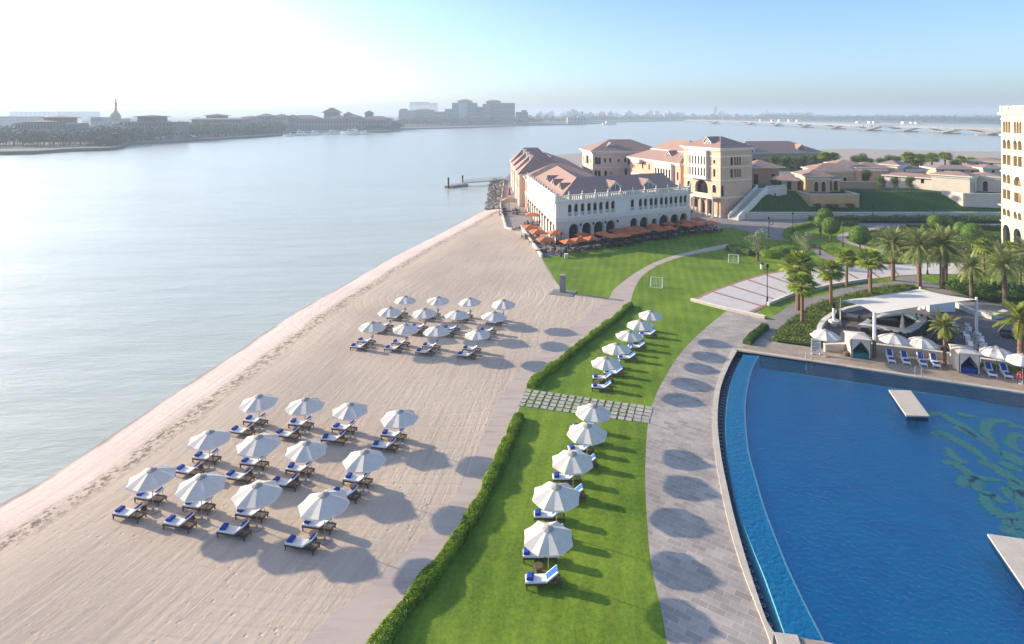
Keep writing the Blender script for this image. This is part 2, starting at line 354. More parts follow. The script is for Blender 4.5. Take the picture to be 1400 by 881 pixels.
def lawn_mat(name, c1, c2):
    m, t, n, b = newmat(name)
    geo = n.new("ShaderNodeNewGeometry")
    a = n.new("ShaderNodeTexNoise"); a.inputs["Scale"].default_value = 0.16; a.inputs["Detail"].default_value = 6; a.inputs["Roughness"].default_value = 0.6
    f = n.new("ShaderNodeTexNoise"); f.inputs["Scale"].default_value = 3.2; f.inputs["Detail"].default_value = 8; f.inputs["Roughness"].default_value = 0.75
    for x in (a, f): t.links.new(geo.outputs["Position"], x.inputs["Vector"])
    ad = n.new("ShaderNodeMath"); ad.operation = 'MULTIPLY_ADD'; ad.inputs[1].default_value = 0.55
    sb = n.new("ShaderNodeMath"); sb.operation = 'MULTIPLY'; sb.inputs[1].default_value = 0.5
    t.links.new(f.outputs["Fac"], ad.inputs[0]); t.links.new(a.outputs["Fac"], sb.inputs[0]); t.links.new(sb.outputs[0], ad.inputs[2])
    r = ramp(n, [(0.38, c1), (0.66, c2)]); t.links.new(ad.outputs[0], r.inputs[0])
    mpw = n.new("ShaderNodeMapping"); mpw.inputs["Rotation"].default_value = (0, 0, R(12)); t.links.new(geo.outputs["Position"], mpw.inputs[0])
    wv = n.new("ShaderNodeTexWave"); wv.inputs["Scale"].default_value = 0.22; wv.inputs["Distortion"].default_value = 1.2; wv.inputs["Detail"].default_value = 2; t.links.new(mpw.outputs[0], wv.inputs["Vector"])
    pa = n.new("ShaderNodeTexNoise"); pa.inputs["Scale"].default_value = 0.45; pa.inputs["Detail"].default_value = 7; pa.inputs["Roughness"].default_value = 0.7; t.links.new(geo.outputs["Position"], pa.inputs["Vector"])
    pr = ramp(n, [(0.55, (0, 0, 0)), (0.75, (0.55, 0.55, 0.55))]); t.links.new(pa.outputs["Fac"], pr.inputs[0])
    dry = n.new("ShaderNodeMix"); dry.data_type = 'RGBA'; t.links.new(pr.outputs[0], dry.inputs[0]); t.links.new(r.outputs[0], dry.inputs[6]); dry.inputs[7].default_value = (c2[0] * 1.15, c2[1] * .95, c2[2] * 1.5, 1)
    wr = ramp(n, [(0.3, (.93, .93, .93)), (0.7, (1.05, 1.05, 1.05))]); t.links.new(wv.outputs["Fac"], wr.inputs[0])
    mow = n.new("ShaderNodeMix"); mow.data_type = 'RGBA'; mow.blend_type = 'MULTIPLY'; mow.inputs[0].default_value = 1; t.links.new(dry.outputs[2], mow.inputs[6]); t.links.new(wr.outputs[0], mow.inputs[7])
    t.links.new(mow.outputs[2], b.inputs["Base Color"])
    b.inputs["Roughness"].default_value = 0.85; b.inputs["Specular IOR Level"].default_value = 0.15
    bp = n.new("ShaderNodeBump"); bp.inputs["Strength"].default_value = 0.6; bp.inputs["Distance"].default_value = 0.08
    t.links.new(f.outputs["Fac"], bp.inputs["Height"]); t.links.new(bp.outputs[0], b.inputs["Normal"])
    return m
def roof_mat(name, c):
    m, t, n, b = newmat(name)
    tc = n.new("ShaderNodeTexCoord"); nz = n.new("ShaderNodeTexNoise"); nz.inputs["Scale"].default_value = 1.2; nz.inputs["Detail"].default_value = 6
    t.links.new(tc.outputs["Object"], nz.inputs["Vector"])
    r = ramp(n, [(0.3, tuple(x * 0.92 for x in c)), (0.7, tuple(x * 1.07 for x in c))]); t.links.new(nz.outputs["Fac"], r.inputs[0]); t.links.new(r.outputs[0], b.inputs["Base Color"])
    wv = n.new("ShaderNodeTexWave"); wv.bands_direction = 'Z'; wv.inputs["Scale"].default_value = 2.4; wv.inputs["Distortion"].default_value = 0.5
    t.links.new(tc.outputs["Object"], wv.inputs["Vector"])
    bp = n.new("ShaderNodeBump"); bp.inputs["Strength"].default_value = 0.12; bp.inputs["Distance"].default_value = 0.05
    t.links.new(wv.outputs["Fac"], bp.inputs["Height"]); t.links.new(bp.outputs[0], b.inputs["Normal"])
    b.inputs["Roughness"].default_value = 0.8
    return m

SEA = water_mat(); SAND = sand_mat()
LAWN = lawn_mat("lawn_grass", (0.070, 0.15, 0.010), (0.235, 0.335, 0.032))
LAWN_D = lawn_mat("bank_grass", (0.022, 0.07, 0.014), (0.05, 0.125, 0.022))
GROUND = mat("pale_sand", (0.42, 0.35, 0.29), 0.9, 0.12, 0.08, 0.3, 0.6, coord='World')
SOIL = mat("garden_soil", (0.10, 0.085, 0.05), 0.95, 0.4, 0.5, 0.5, 2, coord='World', col2=(0.09, 0.13, 0.035))
PAVE = brick_mat("promenade_paving", (0.50, 0.43, 0.375), (0.35, 0.305, 0.275), (0.56, 0.50, 0.44), 0.9, 0.45, R(35), 0.018, stain=0.34)
PATH = brick_mat("beach_path_paving", (0.50, 0.385, 0.31), (0.46, 0.36, 0.295), (0.52, 0.42, 0.345), 3.2, 2.4, R(38), 0.02, stain=0.3, sandy=True)
PATH2 = brick_mat("garden_path_paving", (0.33, 0.285, 0.27), (0.27, 0.24, 0.235), (0.34, 0.30, 0.28), 0.4, 0.2, R(-20), 0.01)
DECK = mat("travertine_deck", (0.36, 0.285, 0.22), 0.7, 0.18, 0.9, 0.2, 3, coord='World')
DARKPAVE = brick_mat("bar_terrace_paving", (0.20, 0.165, 0.155), (0.155, 0.135, 0.13), (0.14, 0.12, 0.115), 0.8, 0.14, R(-20), 0.012)
PATIO = mat("patio_stone", (0.62, 0.57, 0.53), 0.6, 0.08, 0.7, 0.1, 2, coord='World')
REDBRICK = mat("patio_brick_band", (0.36, 0.20, 0.15), 0.8, 0.15, 3, coord='World')
COPING = mat("coping_stone", (0.56, 0.49, 0.40), 0.6, 0.12, 1.5, 0.15, 4, coord='World')
WALLW = mat("low_wall_render", (0.58, 0.545, 0.49), 0.75, 0.1, 1.2, 0.1, 4, coord='World')
TILE_B = mat("pool_tile_blue", (0.000, 0.45, 0.88), 0.35, 0.25, 0.3, coord='World', col2=(0.000, 0.64, 0.96))
TILE_N = mat("pool_tile_navy", (0.006, 0.03, 0.085), 0.35, 0.2, 1, coord='World')
TILE_T = mat("weir_tile_turquoise", (0.12, 0.42, 0.52), 0.3, 0.15, 5, coord='World')
MOSAIC = mat("mosaic_green", (0.22, 0.97, 0.46), 0.4, 0.3, 1.6, coord='World', col2=(0.62, 0.98, 0.40))
MOSAIC2 = mat("mosaic_edge", (0.03, 0.80, 0.42), 0.4, 0.3, 1.6, coord='World')
POOLW = pool_mat("pool_water", (0.95, 1.0, 1.0), (0.000, 0.38, 0.86), 0.08, 0.7)
LEDGEW = pool_mat("ledge_water", (0.88, 0.98, 1.0), (0.001, 0.42, 0.80), 0.25, 0.7)
FABRIC = mat("white_canvas", (0.82, 0.775, 0.71), 0.85, 0.04, 3)
def thin(m, k):
    """let some light through the cloth"""
    t = m.node_tree; n = t.nodes; b = n["Principled BSDF"]; tr = n.new("ShaderNodeBsdfTranslucent"); mx = n.new("ShaderNodeMixShader"); mx.inputs[0].default_value = k
    t.links.new(b.inputs["Base Color"].links[0].from_socket, tr.inputs[0]); t.links.new(b.outputs[0], mx.inputs[1]); t.links.new(tr.outputs[0], mx.inputs[2]); t.links.new(mx.outputs[0], n["Material Output"].inputs[0])
thin(FABRIC, 0.3)
CREAM = mat("cream_canvas", (0.66, 0.60, 0.50), 0.85, 0.06, 2)
MATTR = mat("white_mattress", (0.82, 0.81, 0.79), 0.8, 0.03, 5)
BLUE = mat("blue_towel", (0.012, 0.055, 0.34), 0.9, 0.2, 12, objvar=0.15)
BLUE_L = mat("blue_towel_light", (0.02, 0.13, 0.50), 0.9, 0.15, 12)
DWOOD = mat("dark_wood", (0.075, 0.045, 0.03), 0.5, 0.3, 6, stretch=(1, 8, 8))
POLEM = mat("pole_wood", (0.30, 0.24, 0.18), 0.5, 0.15, 6)
VENT = mat("vent_canvas", (0.36, 0.34, 0.31), 0.9, 0.08, 6)
RATTAN = mat("brown_rattan", (0.12, 0.075, 0.05), 0.8, 0.35, 14)
STONE_B = mat("base_stone", (0.36, 0.32, 0.28), 0.8, 0.1, 5)
STEP = mat("stepping_stone_grey", (0.42, 0.385, 0.35), 0.8, 0.15, 3, objvar=0.15)
METAL_D = mat("dark_metal", (0.02, 0.022, 0.025), 0.45, 0.2, 8, metal=0.4)
METAL_L = mat("bright_metal", (0.75, 0.75, 0.75), 0.2, 0.05, 8, metal=1.0)
WHITE = mat("white_paint", (0.78, 0.77, 0.74), 0.5, 0.04, 2)
ORANGE = mat("orange_canvas", (0.62, 0.155, 0.045), 0.8, 0.12, 1.5, objvar=0.18)
TAN_C = mat("tan_canvas", (0.42, 0.26, 0.14), 0.8, 0.12, 1.5)
MAROON = mat("maroon_canvas", (0.24, 0.02, 0.05), 0.8, 0.15, 2)
CHAIRD = mat("dark_wicker", (0.028, 0.024, 0.022), 0.7, 0.3, 9)
ROCK = mat("revetment_rock", (0.20, 0.185, 0.175), 0.9, 0.4, 1.2, 0.6, 5, coord='World')
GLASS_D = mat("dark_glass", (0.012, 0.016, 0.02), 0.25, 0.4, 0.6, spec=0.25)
GLASS_B = mat("blue_glass", (0.10, 0.15, 0.18), 0.12, 0.3, 0.6)
WWHITE = mat("white_stucco", (0.79, 0.75, 0.69), 0.85, 0.05, 0.35, 0.08, 6)
WSTONE = mat("pale_stone_blocks", (0.64, 0.575, 0.50), 0.85, 0.09, 0.8, 0.15, 5)
WYEL = mat("peach_stucco", (0.64, 0.45, 0.31), 0.85, 0.06, 0.35, 0.08, 6)
WPEACH = mat("pink_stucco", (0.66, 0.40, 0.29), 0.85, 0.06, 0.35, 0.08, 6)
WCREAM = mat("cream_stucco", (0.66, 0.53, 0.40), 0.85, 0.06, 0.35, 0.08, 6)
WVIL = mat("villa_ochre", (0.56, 0.38, 0.20), 0.85, 0.08, 0.35, 0.08, 6)
WVIL2 = mat("villa_rose", (0.52, 0.31, 0.20), 0.85, 0.08, 0.35, 0.08, 6)
WVILW = mat("villa_white", (0.66, 0.575, 0.48), 0.85, 0.06, 0.35, 0.08, 6)
WTOWER = mat("tower_cream", (0.66, 0.55, 0.36), 0.85, 0.05, 0.3, 0.08, 6)
TRIM = mat("white_trim", (0.77, 0.725, 0.65), 0.75, 0.04, 1)
ROOF = roof_mat("terracotta_tiles", (0.375, 0.235, 0.185))
FARW = mat("far_wall", (0.22, 0.185, 0.165), 0.9, 0.12, 0.05)
FARW2 = mat("far_wall_pale", (0.42, 0.40, 0.37), 0.9, 0.1, 0.05)
FARR = mat("far_roof", (0.22, 0.12, 0.10), 0.9, 0.15, 0.05)
FARG = mat("far_window", (0.04, 0.045, 0.055), 0.4, 0.2, 0.2)
CONC = mat("bridge_concrete", (0.25, 0.235, 0.22), 0.85, 0.08, 0.1, coord='World')
FARLAND = mat("far_shore_land", (0.10, 0.10, 0.075), 0.95, 0.3, 0.02, coord='World')
FARSAND = mat("far_shore_sand", (0.40, 0.36, 0.31), 0.95, 0.12, 0.05, coord='World')
FARTREE = leafmat("far_tree_leaves", (0.018, 0.034, 0.018), (0.05, 0.08, 0.032), 0.8, 0.1, 0.05)
HEDGE = leafmat("hedge_leaves", (0.09, 0.185, 0.008), (0.36, 0.50, 0.045), 0.5, 0.4, 1.2)
HEDGE_D = leafmat("dark_hedge_leaves", (0.03, 0.075, 0.012), (0.12, 0.20, 0.035), 0.55, 0.2, 1.0)
IVY = leafmat("ivy_leaves", (0.05, 0.095, 0.012), (0.25, 0.31, 0.055), 0.55, 0.2, 0.8)
TOPI = leafmat("topiary_leaves", (0.05, 0.12, 0.012), (0.15, 0.26, 0.03), 0.55, 0.2, 1.0)
OLIVE = leafmat("olive_leaves", (0.16, 0.20, 0.09), (0.36, 0.41, 0.22), 0.6, 0.25, 1.0)
DATE = leafmat("date_fronds", (0.10, 0.14, 0.03), (0.36, 0.38, 0.13), 0.5, 0.25, 0.8)
FAN = leafmat("fan_fronds", (0.11, 0.18, 0.014), (0.44, 0.50, 0.08), 0.5, 0.3, 0.8)
COCO = leafmat("feather_fronds", (0.12, 0.17, 0.02), (0.36, 0.36, 0.06), 0.5, 0.35, 0.8)
TREEG = leafmat("tree_leaves", (0.04, 0.085, 0.016), (0.17, 0.23, 0.05), 0.6, 0.2, 0.6)
BARK = mat("palm_bark", (0.17, 0.11, 0.075), 0.95, 0.4, 3, 0.8, 9)
BARK2 = mat("reddish_bark", (0.22, 0.12, 0.075), 0.95, 0.35, 3, 0.8, 9)
SOILDRY = mat("dry_skirt", (0.20, 0.14, 0.08), 0.95, 0.3, 4)
SKIN = mat("skin", (0.35, 0.20, 0.14), 0.6, 0.05, 3)
TEAL = mat("teal_cloth", (0.005, 0.20, 0.20), 0.8, 0.15, 3)
HAIR = mat("black_hair", (0.012, 0.01, 0.01), 0.6, 0.1, 3)
RED = mat("red_plastic", (0.55, 0.02, 0.02), 0.4, 0.05, 3)
# ================================================================== the setting: sea, beach, lawns, paving
def ribbon_pts(center, wd):
    L, Rr = [], []
    for i, p in enumerate(center):
        a = center[max(i - 1, 0)]; b = center[min(i + 1, len(center) - 1)]
        d = Vector((b.x - a.x, b.y - a.y)).normalized(); n = Vector((-d.y, d.x)) * wd / 2
        L.append(Vector((p.x + n.x, p.y + n.y, 0))); Rr.append(Vector((p.x - n.x, p.y - n.y, 0)))
    return L + Rr[::-1]
def sea():
    hole = [P(1040, 470, -1), P(990, 640, -1), P(1040, 1100, -1), P(1800, 1100, -1), P(1800, 560, -1)]
    mb = MB(); mb.cap([(-16000, -300, -1), (16000, -300, -1), (16000, 24000, -1), (-16000, 24000, -1)], SEA, holes=[hole])
    o = mb.build("sea"); o["kind"] = "structure"
sea()

SHORE = cr([P(x, y, -1) for x, y in [(-420, 905), (-230, 815), (-110, 752), (0, 690), (60, 657), (120, 617), (180, 577), (250, 530), (320, 484), (400, 430), (470, 390), (540, 350), (600, 320), (640, 299), (664, 287)]], 8)
SHORE_L = [0.0]
for a, b in zip(SHORE, SHORE[1:]): SHORE_L.append(SHORE_L[-1] + (b - a).length)
def shore_uv(p):
    best = None
    for i in range(len(SHORE) - 1):
        a, b = SHORE[i], SHORE[i + 1]; dx, dy = b.x - a.x, b.y - a.y; l2 = dx * dx + dy * dy
        t = max(0, min(1, ((p[0] - a.x) * dx + (p[1] - a.y) * dy) / l2))
        qx, qy = a.x + dx * t, a.y + dy * t; d = math.hypot(p[0] - qx, p[1] - qy)
        if best is None or d < best[0]:
            side = dx * (p[1] - qy) - dy * (p[0] - qx)
            best = (d, SHORE_L[i] + t * math.sqrt(l2), -1 if side > 0 else 1)
    return best[0] * best[2], best[1]
def beach_z(u):
    if u < 0: return -1 + u * 0.12
    t = min(1, u / 12); return -1 + t * (2 - t)
BR = cr([P(x, y) for x, y in [(250, 1050), (330, 960), (400, 890), (470, 830), (530, 780), (580, 735), (615, 690), (645, 640), (664, 590), (680, 550), (705, 515), (730, 490), (760, 462), (800, 434), (832, 410)]], 6) + \
     [P(x, y) for x, y in [(800, 404), (770, 397), (757, 382), (748, 368), (741, 354), (725, 330), (712, 311), (697, 298), (684, 283)]]
def resample(pts, n):
    L = [0.0]
    for a, b in zip(pts, pts[1:]): L.append(L[-1] + (b - a).length)
    out = []; k = 0
    for i in range(n):
        d = L[-1] * i / (n - 1)
        while k < len(L) - 2 and L[k + 1] < d: k += 1
        t = (d - L[k]) / max(1e-6, L[k + 1] - L[k]); out.append(pts[k].lerp(pts[k + 1], t))
    return out
def beach():
    n, m_ = 130, 44
    S = resample(SHORE, n); B = resample(BR, n)
    vs_, uvs, fs = [], [], []
    for i in range(n):
        out = (S[i] - B[i]); out.z = 0; out.normalize()
        row = [S[i] + out * 9, S[i] + out * 4]
        for k in range(m_): row.append(S[i].lerp(B[i], (k / (m_ - 1)) ** 1.3))
        for p in row:
            u, v = shore_uv(p)
            vs_.append((p.x, p.y, beach_z(u) if u < 12 else 0.0)); uvs.append((u, v))
    c = m_ + 2
    for i in range(n - 1):
        for k in range(c - 1):
            fs.append((i * c + k, i * c + k + 1, (i + 1) * c + k + 1, (i + 1) * c + k))
    me = bpy.data.meshes.new("beach"); me.from_pydata(vs_, [], fs); me.materials.append(SAND)
    ul = me.uv_layers.new(name="UVMap")
    for li, l in enumerate(me.loops): ul.data[li].uv = uvs[l.vertex_index]
    me.polygons.foreach_set("use_smooth", [True] * len(me.polygons)); me.update()
    if me.polygons[10].normal.z < 0: me.flip_normals()
    o = bpy.data.objects.new("beach", me); COL.objects.link(o); o["kind"] = "structure"
beach()

POOL_OUT = W([(1003, 476), (990, 500), (978, 532), (974, 573), (977, 619), (989.5, 689), (1010.6, 768), (1048, 866), (1056, 888)], 0, 6)
POOL_IN = W([(1008, 480.5), (996, 503), (985, 533), (981, 573), (985, 619), (997, 680), (1015, 750), (1045, 843), (1058, 867)], 0, 6)
WEIR = W([(1016, 484), (1003, 511), (995.5, 540), (992.5, 573), (993.5, 610), (1001, 657), (1011, 700), (1030, 751), (1047, 792), (1074, 868)], 0, 6)
LEDGE = W([(1037, 486), (1028, 502), (1022, 524), (1018, 551), (1018.5, 580), (1022.7, 618), (1034, 660), (1046, 700), (1071.5, 766), (1096, 819), (1125, 876)], 0, 6)
BACK_R = P(1600, 566)                       # far corner of the pool, out of the frame
FRONT_R = P(1700, 1010)
pool_hole = POOL_IN + [P(1125, 876), FRONT_R, BACK_R]
def land():
    front = [p + Vector((-1.5, 0, 0)) for p in BR[:-9]]
    pts = front + [p for p in BR[-9:]] + [P(689, 246), P(705, 229), P(722, 216), P(780, 210), P(900, 206), P(1040, 206.5), P(1150, 203.5), P(1370, 207.5), P(1800, 218), P(2600, 1100)]
    sheet("ground", pts, -0.03, GROUND, holes=[pool_hole], skirt=1.5)
land()

LAWN_L = [(480, 960), (510, 890), (545, 835), (575, 798), (610, 754), (635, 716), (655, 684), (672, 648), (688, 614), (700, 588), (709, 562), (716, 540), (724, 524), (740, 511), (765, 492), (790, 472), (820, 449), (845, 430), (862, 413)]
PROM_L = [(930, 960), (912, 881), (905, 840), (890, 770), (884, 700), (882, 640), (886, 580), (893, 550), (907, 520), (930, 484), (960, 453), (995, 424)]
lawn_main = W(LAWN_L, 0, 5) + W([(866, 395), (878, 376), (902, 361), (938, 349), (995, 338), (1030, 342), (1072, 345), (1120, 352), (1150, 364), (1121, 364), (1072, 370.5), (1044, 374.6), (1015, 383), (966, 400), (945, 411)]) + W(PROM_L, 0, 5)[::-1]
sheet("lawn", lawn_main, 0.004, LAWN)
lawn_up = W([(741, 353), (985, 313), (1003, 312), (1030, 319), (1050, 327), (1070, 329), (1092, 333), (1110, 341), (1122, 352), (1072, 344), (1030, 341), (995, 333.5), (948, 343), (905, 355), (874, 370), (850, 388), (838, 400), (832, 408), (786, 402), (768, 396), (757, 380)])
sheet("lawn", lawn_up, 0.008, LAWN)
path_pts = cr([P(x, y) for x, y in [(250, 1050), (330, 960), (400, 890), (470, 830), (530, 780), (580, 735), (615, 690), (645, 640), (664, 590), (680, 550), (705, 515), (730, 490), (760, 462), (800, 434), (831, 409), (838, 398), (850, 387), (874, 370), (905, 355), (948, 343), (996, 333.5)]], 6)
path_r = W([(995, 339), (938, 350), (902, 362), (880, 376), (868, 394), (863, 410)], 0, 5) + W(LAWN_L, 0, 5)[::-1]
sheet("beach_path", [Vector(p) for p in path_pts] + path_r, 0.012, PATH)
garden = W([(1062, 300), (1500, 302), (1600, 480), (1400, 497), (1300, 482), (1190, 470), (1117, 476), (1052, 468), (1030, 432), (1050, 416), (1083, 402), (1134, 390), (1150, 364), (1120, 352), (1092, 333), (1070, 329)])
sheet("garden_ground", garden, 0.0, LAWN)
prom = W(PROM_L, 0, 5) + W([(1023, 430), (1050, 438), (1036, 455), (1052, 466), (1117, 476), (1117, 482)]) + [P(1003, 476)] + POOL_OUT[1:] + [P(1070, 960)]
sheet("promenade", prom, 0.016, PAVE)
plaza = W([(985, 300), (1000, 296), (1115, 302.5), (1180, 304), (1500, 306), (1500, 313), (1215, 312), (1185, 310), (1115, 306), (1083, 311), (1074, 318), (1080, 325), (1096, 332), (1112, 337), (1125, 343), (1150, 356), (1187, 370), (1168, 373), (1149, 363), (1122, 352.5), (1109, 340.5), (1091, 333), (1069, 328.5), (1049, 326), (1029, 318.5), (1003, 312), (985, 312.5)])
sheet("forecourt_paving", plaza, 0.020, PATH2)
sheet("garden_path", ribbon_pts(cr([P(x, y) for x, y in [(1205, 309), (1190, 314), (1165, 318), (1150, 324), (1156, 330.5), (1174, 336), (1195, 342), (1240, 347)]], 5), 1.7), 0.024, PATH)
walk = W([(1050, 437), (1064, 429), (1081, 417), (1105, 408), (1134, 402), (1143, 396), (1186, 389), (1220, 386), (1228, 379), (1250, 377), (1262, 384), (1290, 392), (1305, 400), (1340, 410), (1400, 425), (1480, 445), (1480, 470), (1400, 452), (1345, 430), (1310, 412), (1275, 398), (1254, 391), (1228, 390), (1186, 396), (1143, 407), (1115, 416), (1095, 427), (1077, 439), (1064, 451), (1052, 467), (1036, 455)])
sheet("curved_walkway", walk, 0.024, PATH2)
patio_px = [(945, 411), (966, 400), (1015, 383), (1044, 374.6), (1072, 370), (1121, 364), (1200, 361), (1320, 358), (1320, 376), (1284, 375), (1237, 377), (1186, 383), (1134, 391), (1083, 403), (1050, 417), (1028, 429), (1023, 430), (995, 423.6)]
sheet("patio", W(patio_px), 0.028, REDBRICK)
def patio_slabs():
    """pale slab fields between the brick bands"""
    near = resample(W([(1021, 427.5), (1050, 414.5), (1083, 401.5), (1134, 390), (1186, 382), (1237, 376), (1318, 374.5)]), 60)
    far = resample(W([(953, 410), (968, 402), (1015, 385.2), (1044, 376.6), (1072, 371.8), (1121, 365.8), (1200, 362.6), (1318, 359.5)]), 60)
    mb = MB()
    for k in range(12):
        i0, i1 = k * 5, min(59, k * 5 + 5)
        g = 0.12
        a0 = near[i0].lerp(near[i1], g / 2); a1 = near[i0].lerp(near[i1], 1 - g / 2); b0 = far[i0].lerp(far[i1], g / 2); b1 = far[i0].lerp(far[i1], 1 - g / 2)
        mb.face([(p.x, p.y, 0.032) for p in (a0, a1, b1, b0)], PATIO)
    o = mb.build("patio_slabs"); o["kind"] = "structure"
patio_slabs()
deck = W([(1003, 476), (1045, 470), (1117, 476.5), (1127, 479), (1190, 477), (1300, 490), (1400, 505), (1500, 520), (1620, 545)]) + [BACK_R, P(1008, 480.5)]
sheet("pool_deck", deck, 0.028, DECK)
bar_floor = W([(1127, 478), (1118, 455), (1121, 447), (1127, 438), (1140, 429), (1158, 422), (1180, 418), (1215, 410), (1285, 405), (1325, 424), (1365, 436), (1420, 450), (1480, 470), (1480, 518), (1400, 503), (1300, 488), (1190, 475)])
sheet("bar_terrace", bar_floor, 0.032, DARKPAVE)
terr = W([(741, 352), (985, 313), (998, 306), (985, 297), (1000, 262), (760, 262), (722, 228), (705, 230), (689, 246), (684, 283), (692, 313), (700, 315), (712, 311)])
sheet("hotel_terrace", terr, 0.036, PATH2)

# raised villa ground behind a grass bank
def bank():
    mb = MB()
    xs = [53, 58, 64, 72, 84, 97, 110, 124, 150, 190]
    bot = [(58.35, 150.1, 1.72), (61, 150.2, 1.72), (65, 150.2, 1.72), (72, 150.2, 1.72), (84, 150.2, 1.72), (97, 150.2, 1.72), (110, 150.2, 1.72), (124, 150.2, 1.72), (150, 150.2, 1.72), (190, 150.2, 1.72)]
    top = [(65.2, 154.8, 5.9), (67.5, 156.5, 5.9), (70.5, 159.0, 5.7), (73, 160, 5.5), (84, 160, 5.5), (97, 160, 5.5), (110, 160, 5.5), (124, 160, 5.5), (150, 160, 5.5), (190, 160, 5.5)]
    rows = []
    for k in range(7):
        t = k / 6; e = t + 0.10 * math.sin(2 * math.pi * t) * -0.6
        rows.append([(b[0] + (a[0] - b[0]) * t, b[1] + (a[1] - b[1]) * t, b[2] + (a[2] - b[2]) * e) for a, b in zip(top, bot)])
    n = len(bot)
    vs_ = [p for r_ in rows for p in r_]
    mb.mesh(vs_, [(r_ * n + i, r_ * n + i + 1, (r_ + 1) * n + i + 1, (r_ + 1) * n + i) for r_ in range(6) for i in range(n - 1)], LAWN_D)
    o = mb.build("grass_bank", smooth=True); o["kind"] = "structure"
    plat = [(65.5, 159.6), (73, 160), (190, 160), (260, 200), (260, 236), (120, 240), (70, 250), (48, 236), (50, 175), (62, 160)]
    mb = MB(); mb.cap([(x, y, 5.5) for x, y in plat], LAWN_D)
    cx = sum(p[0] for p in plat) / len(plat); cyy = sum(p[1] for p in plat) / len(plat)
    for i in range(2, len(plat)):
        a, b = plat[i], plat[(i + 1) % len(plat)]
        f = lambda p: (cx + (p[0] - cx) * 1.1, cyy + (p[1] - cyy) * 1.22, -0.2)
        if p_far(a, b): mb.face([f(a), f(b), (b[0], b[1], 5.5), (a[0], a[1], 5.5)], GROUND)
    o = mb.build("upper_ground"); o["kind"] = "structure"
def p_far(a, b): return a[1] > 165 or b[1] > 165
bank()
mb = MB(); mb.cap([(88, 166, 5.52), (132, 168, 5.52), (140, 215, 5.52), (118, 222, 5.52), (92, 215, 5.52), (66, 190, 5.52), (66, 176, 5.52)], PATH2)
o = mb.build("villa_road"); o["kind"] = "structure"

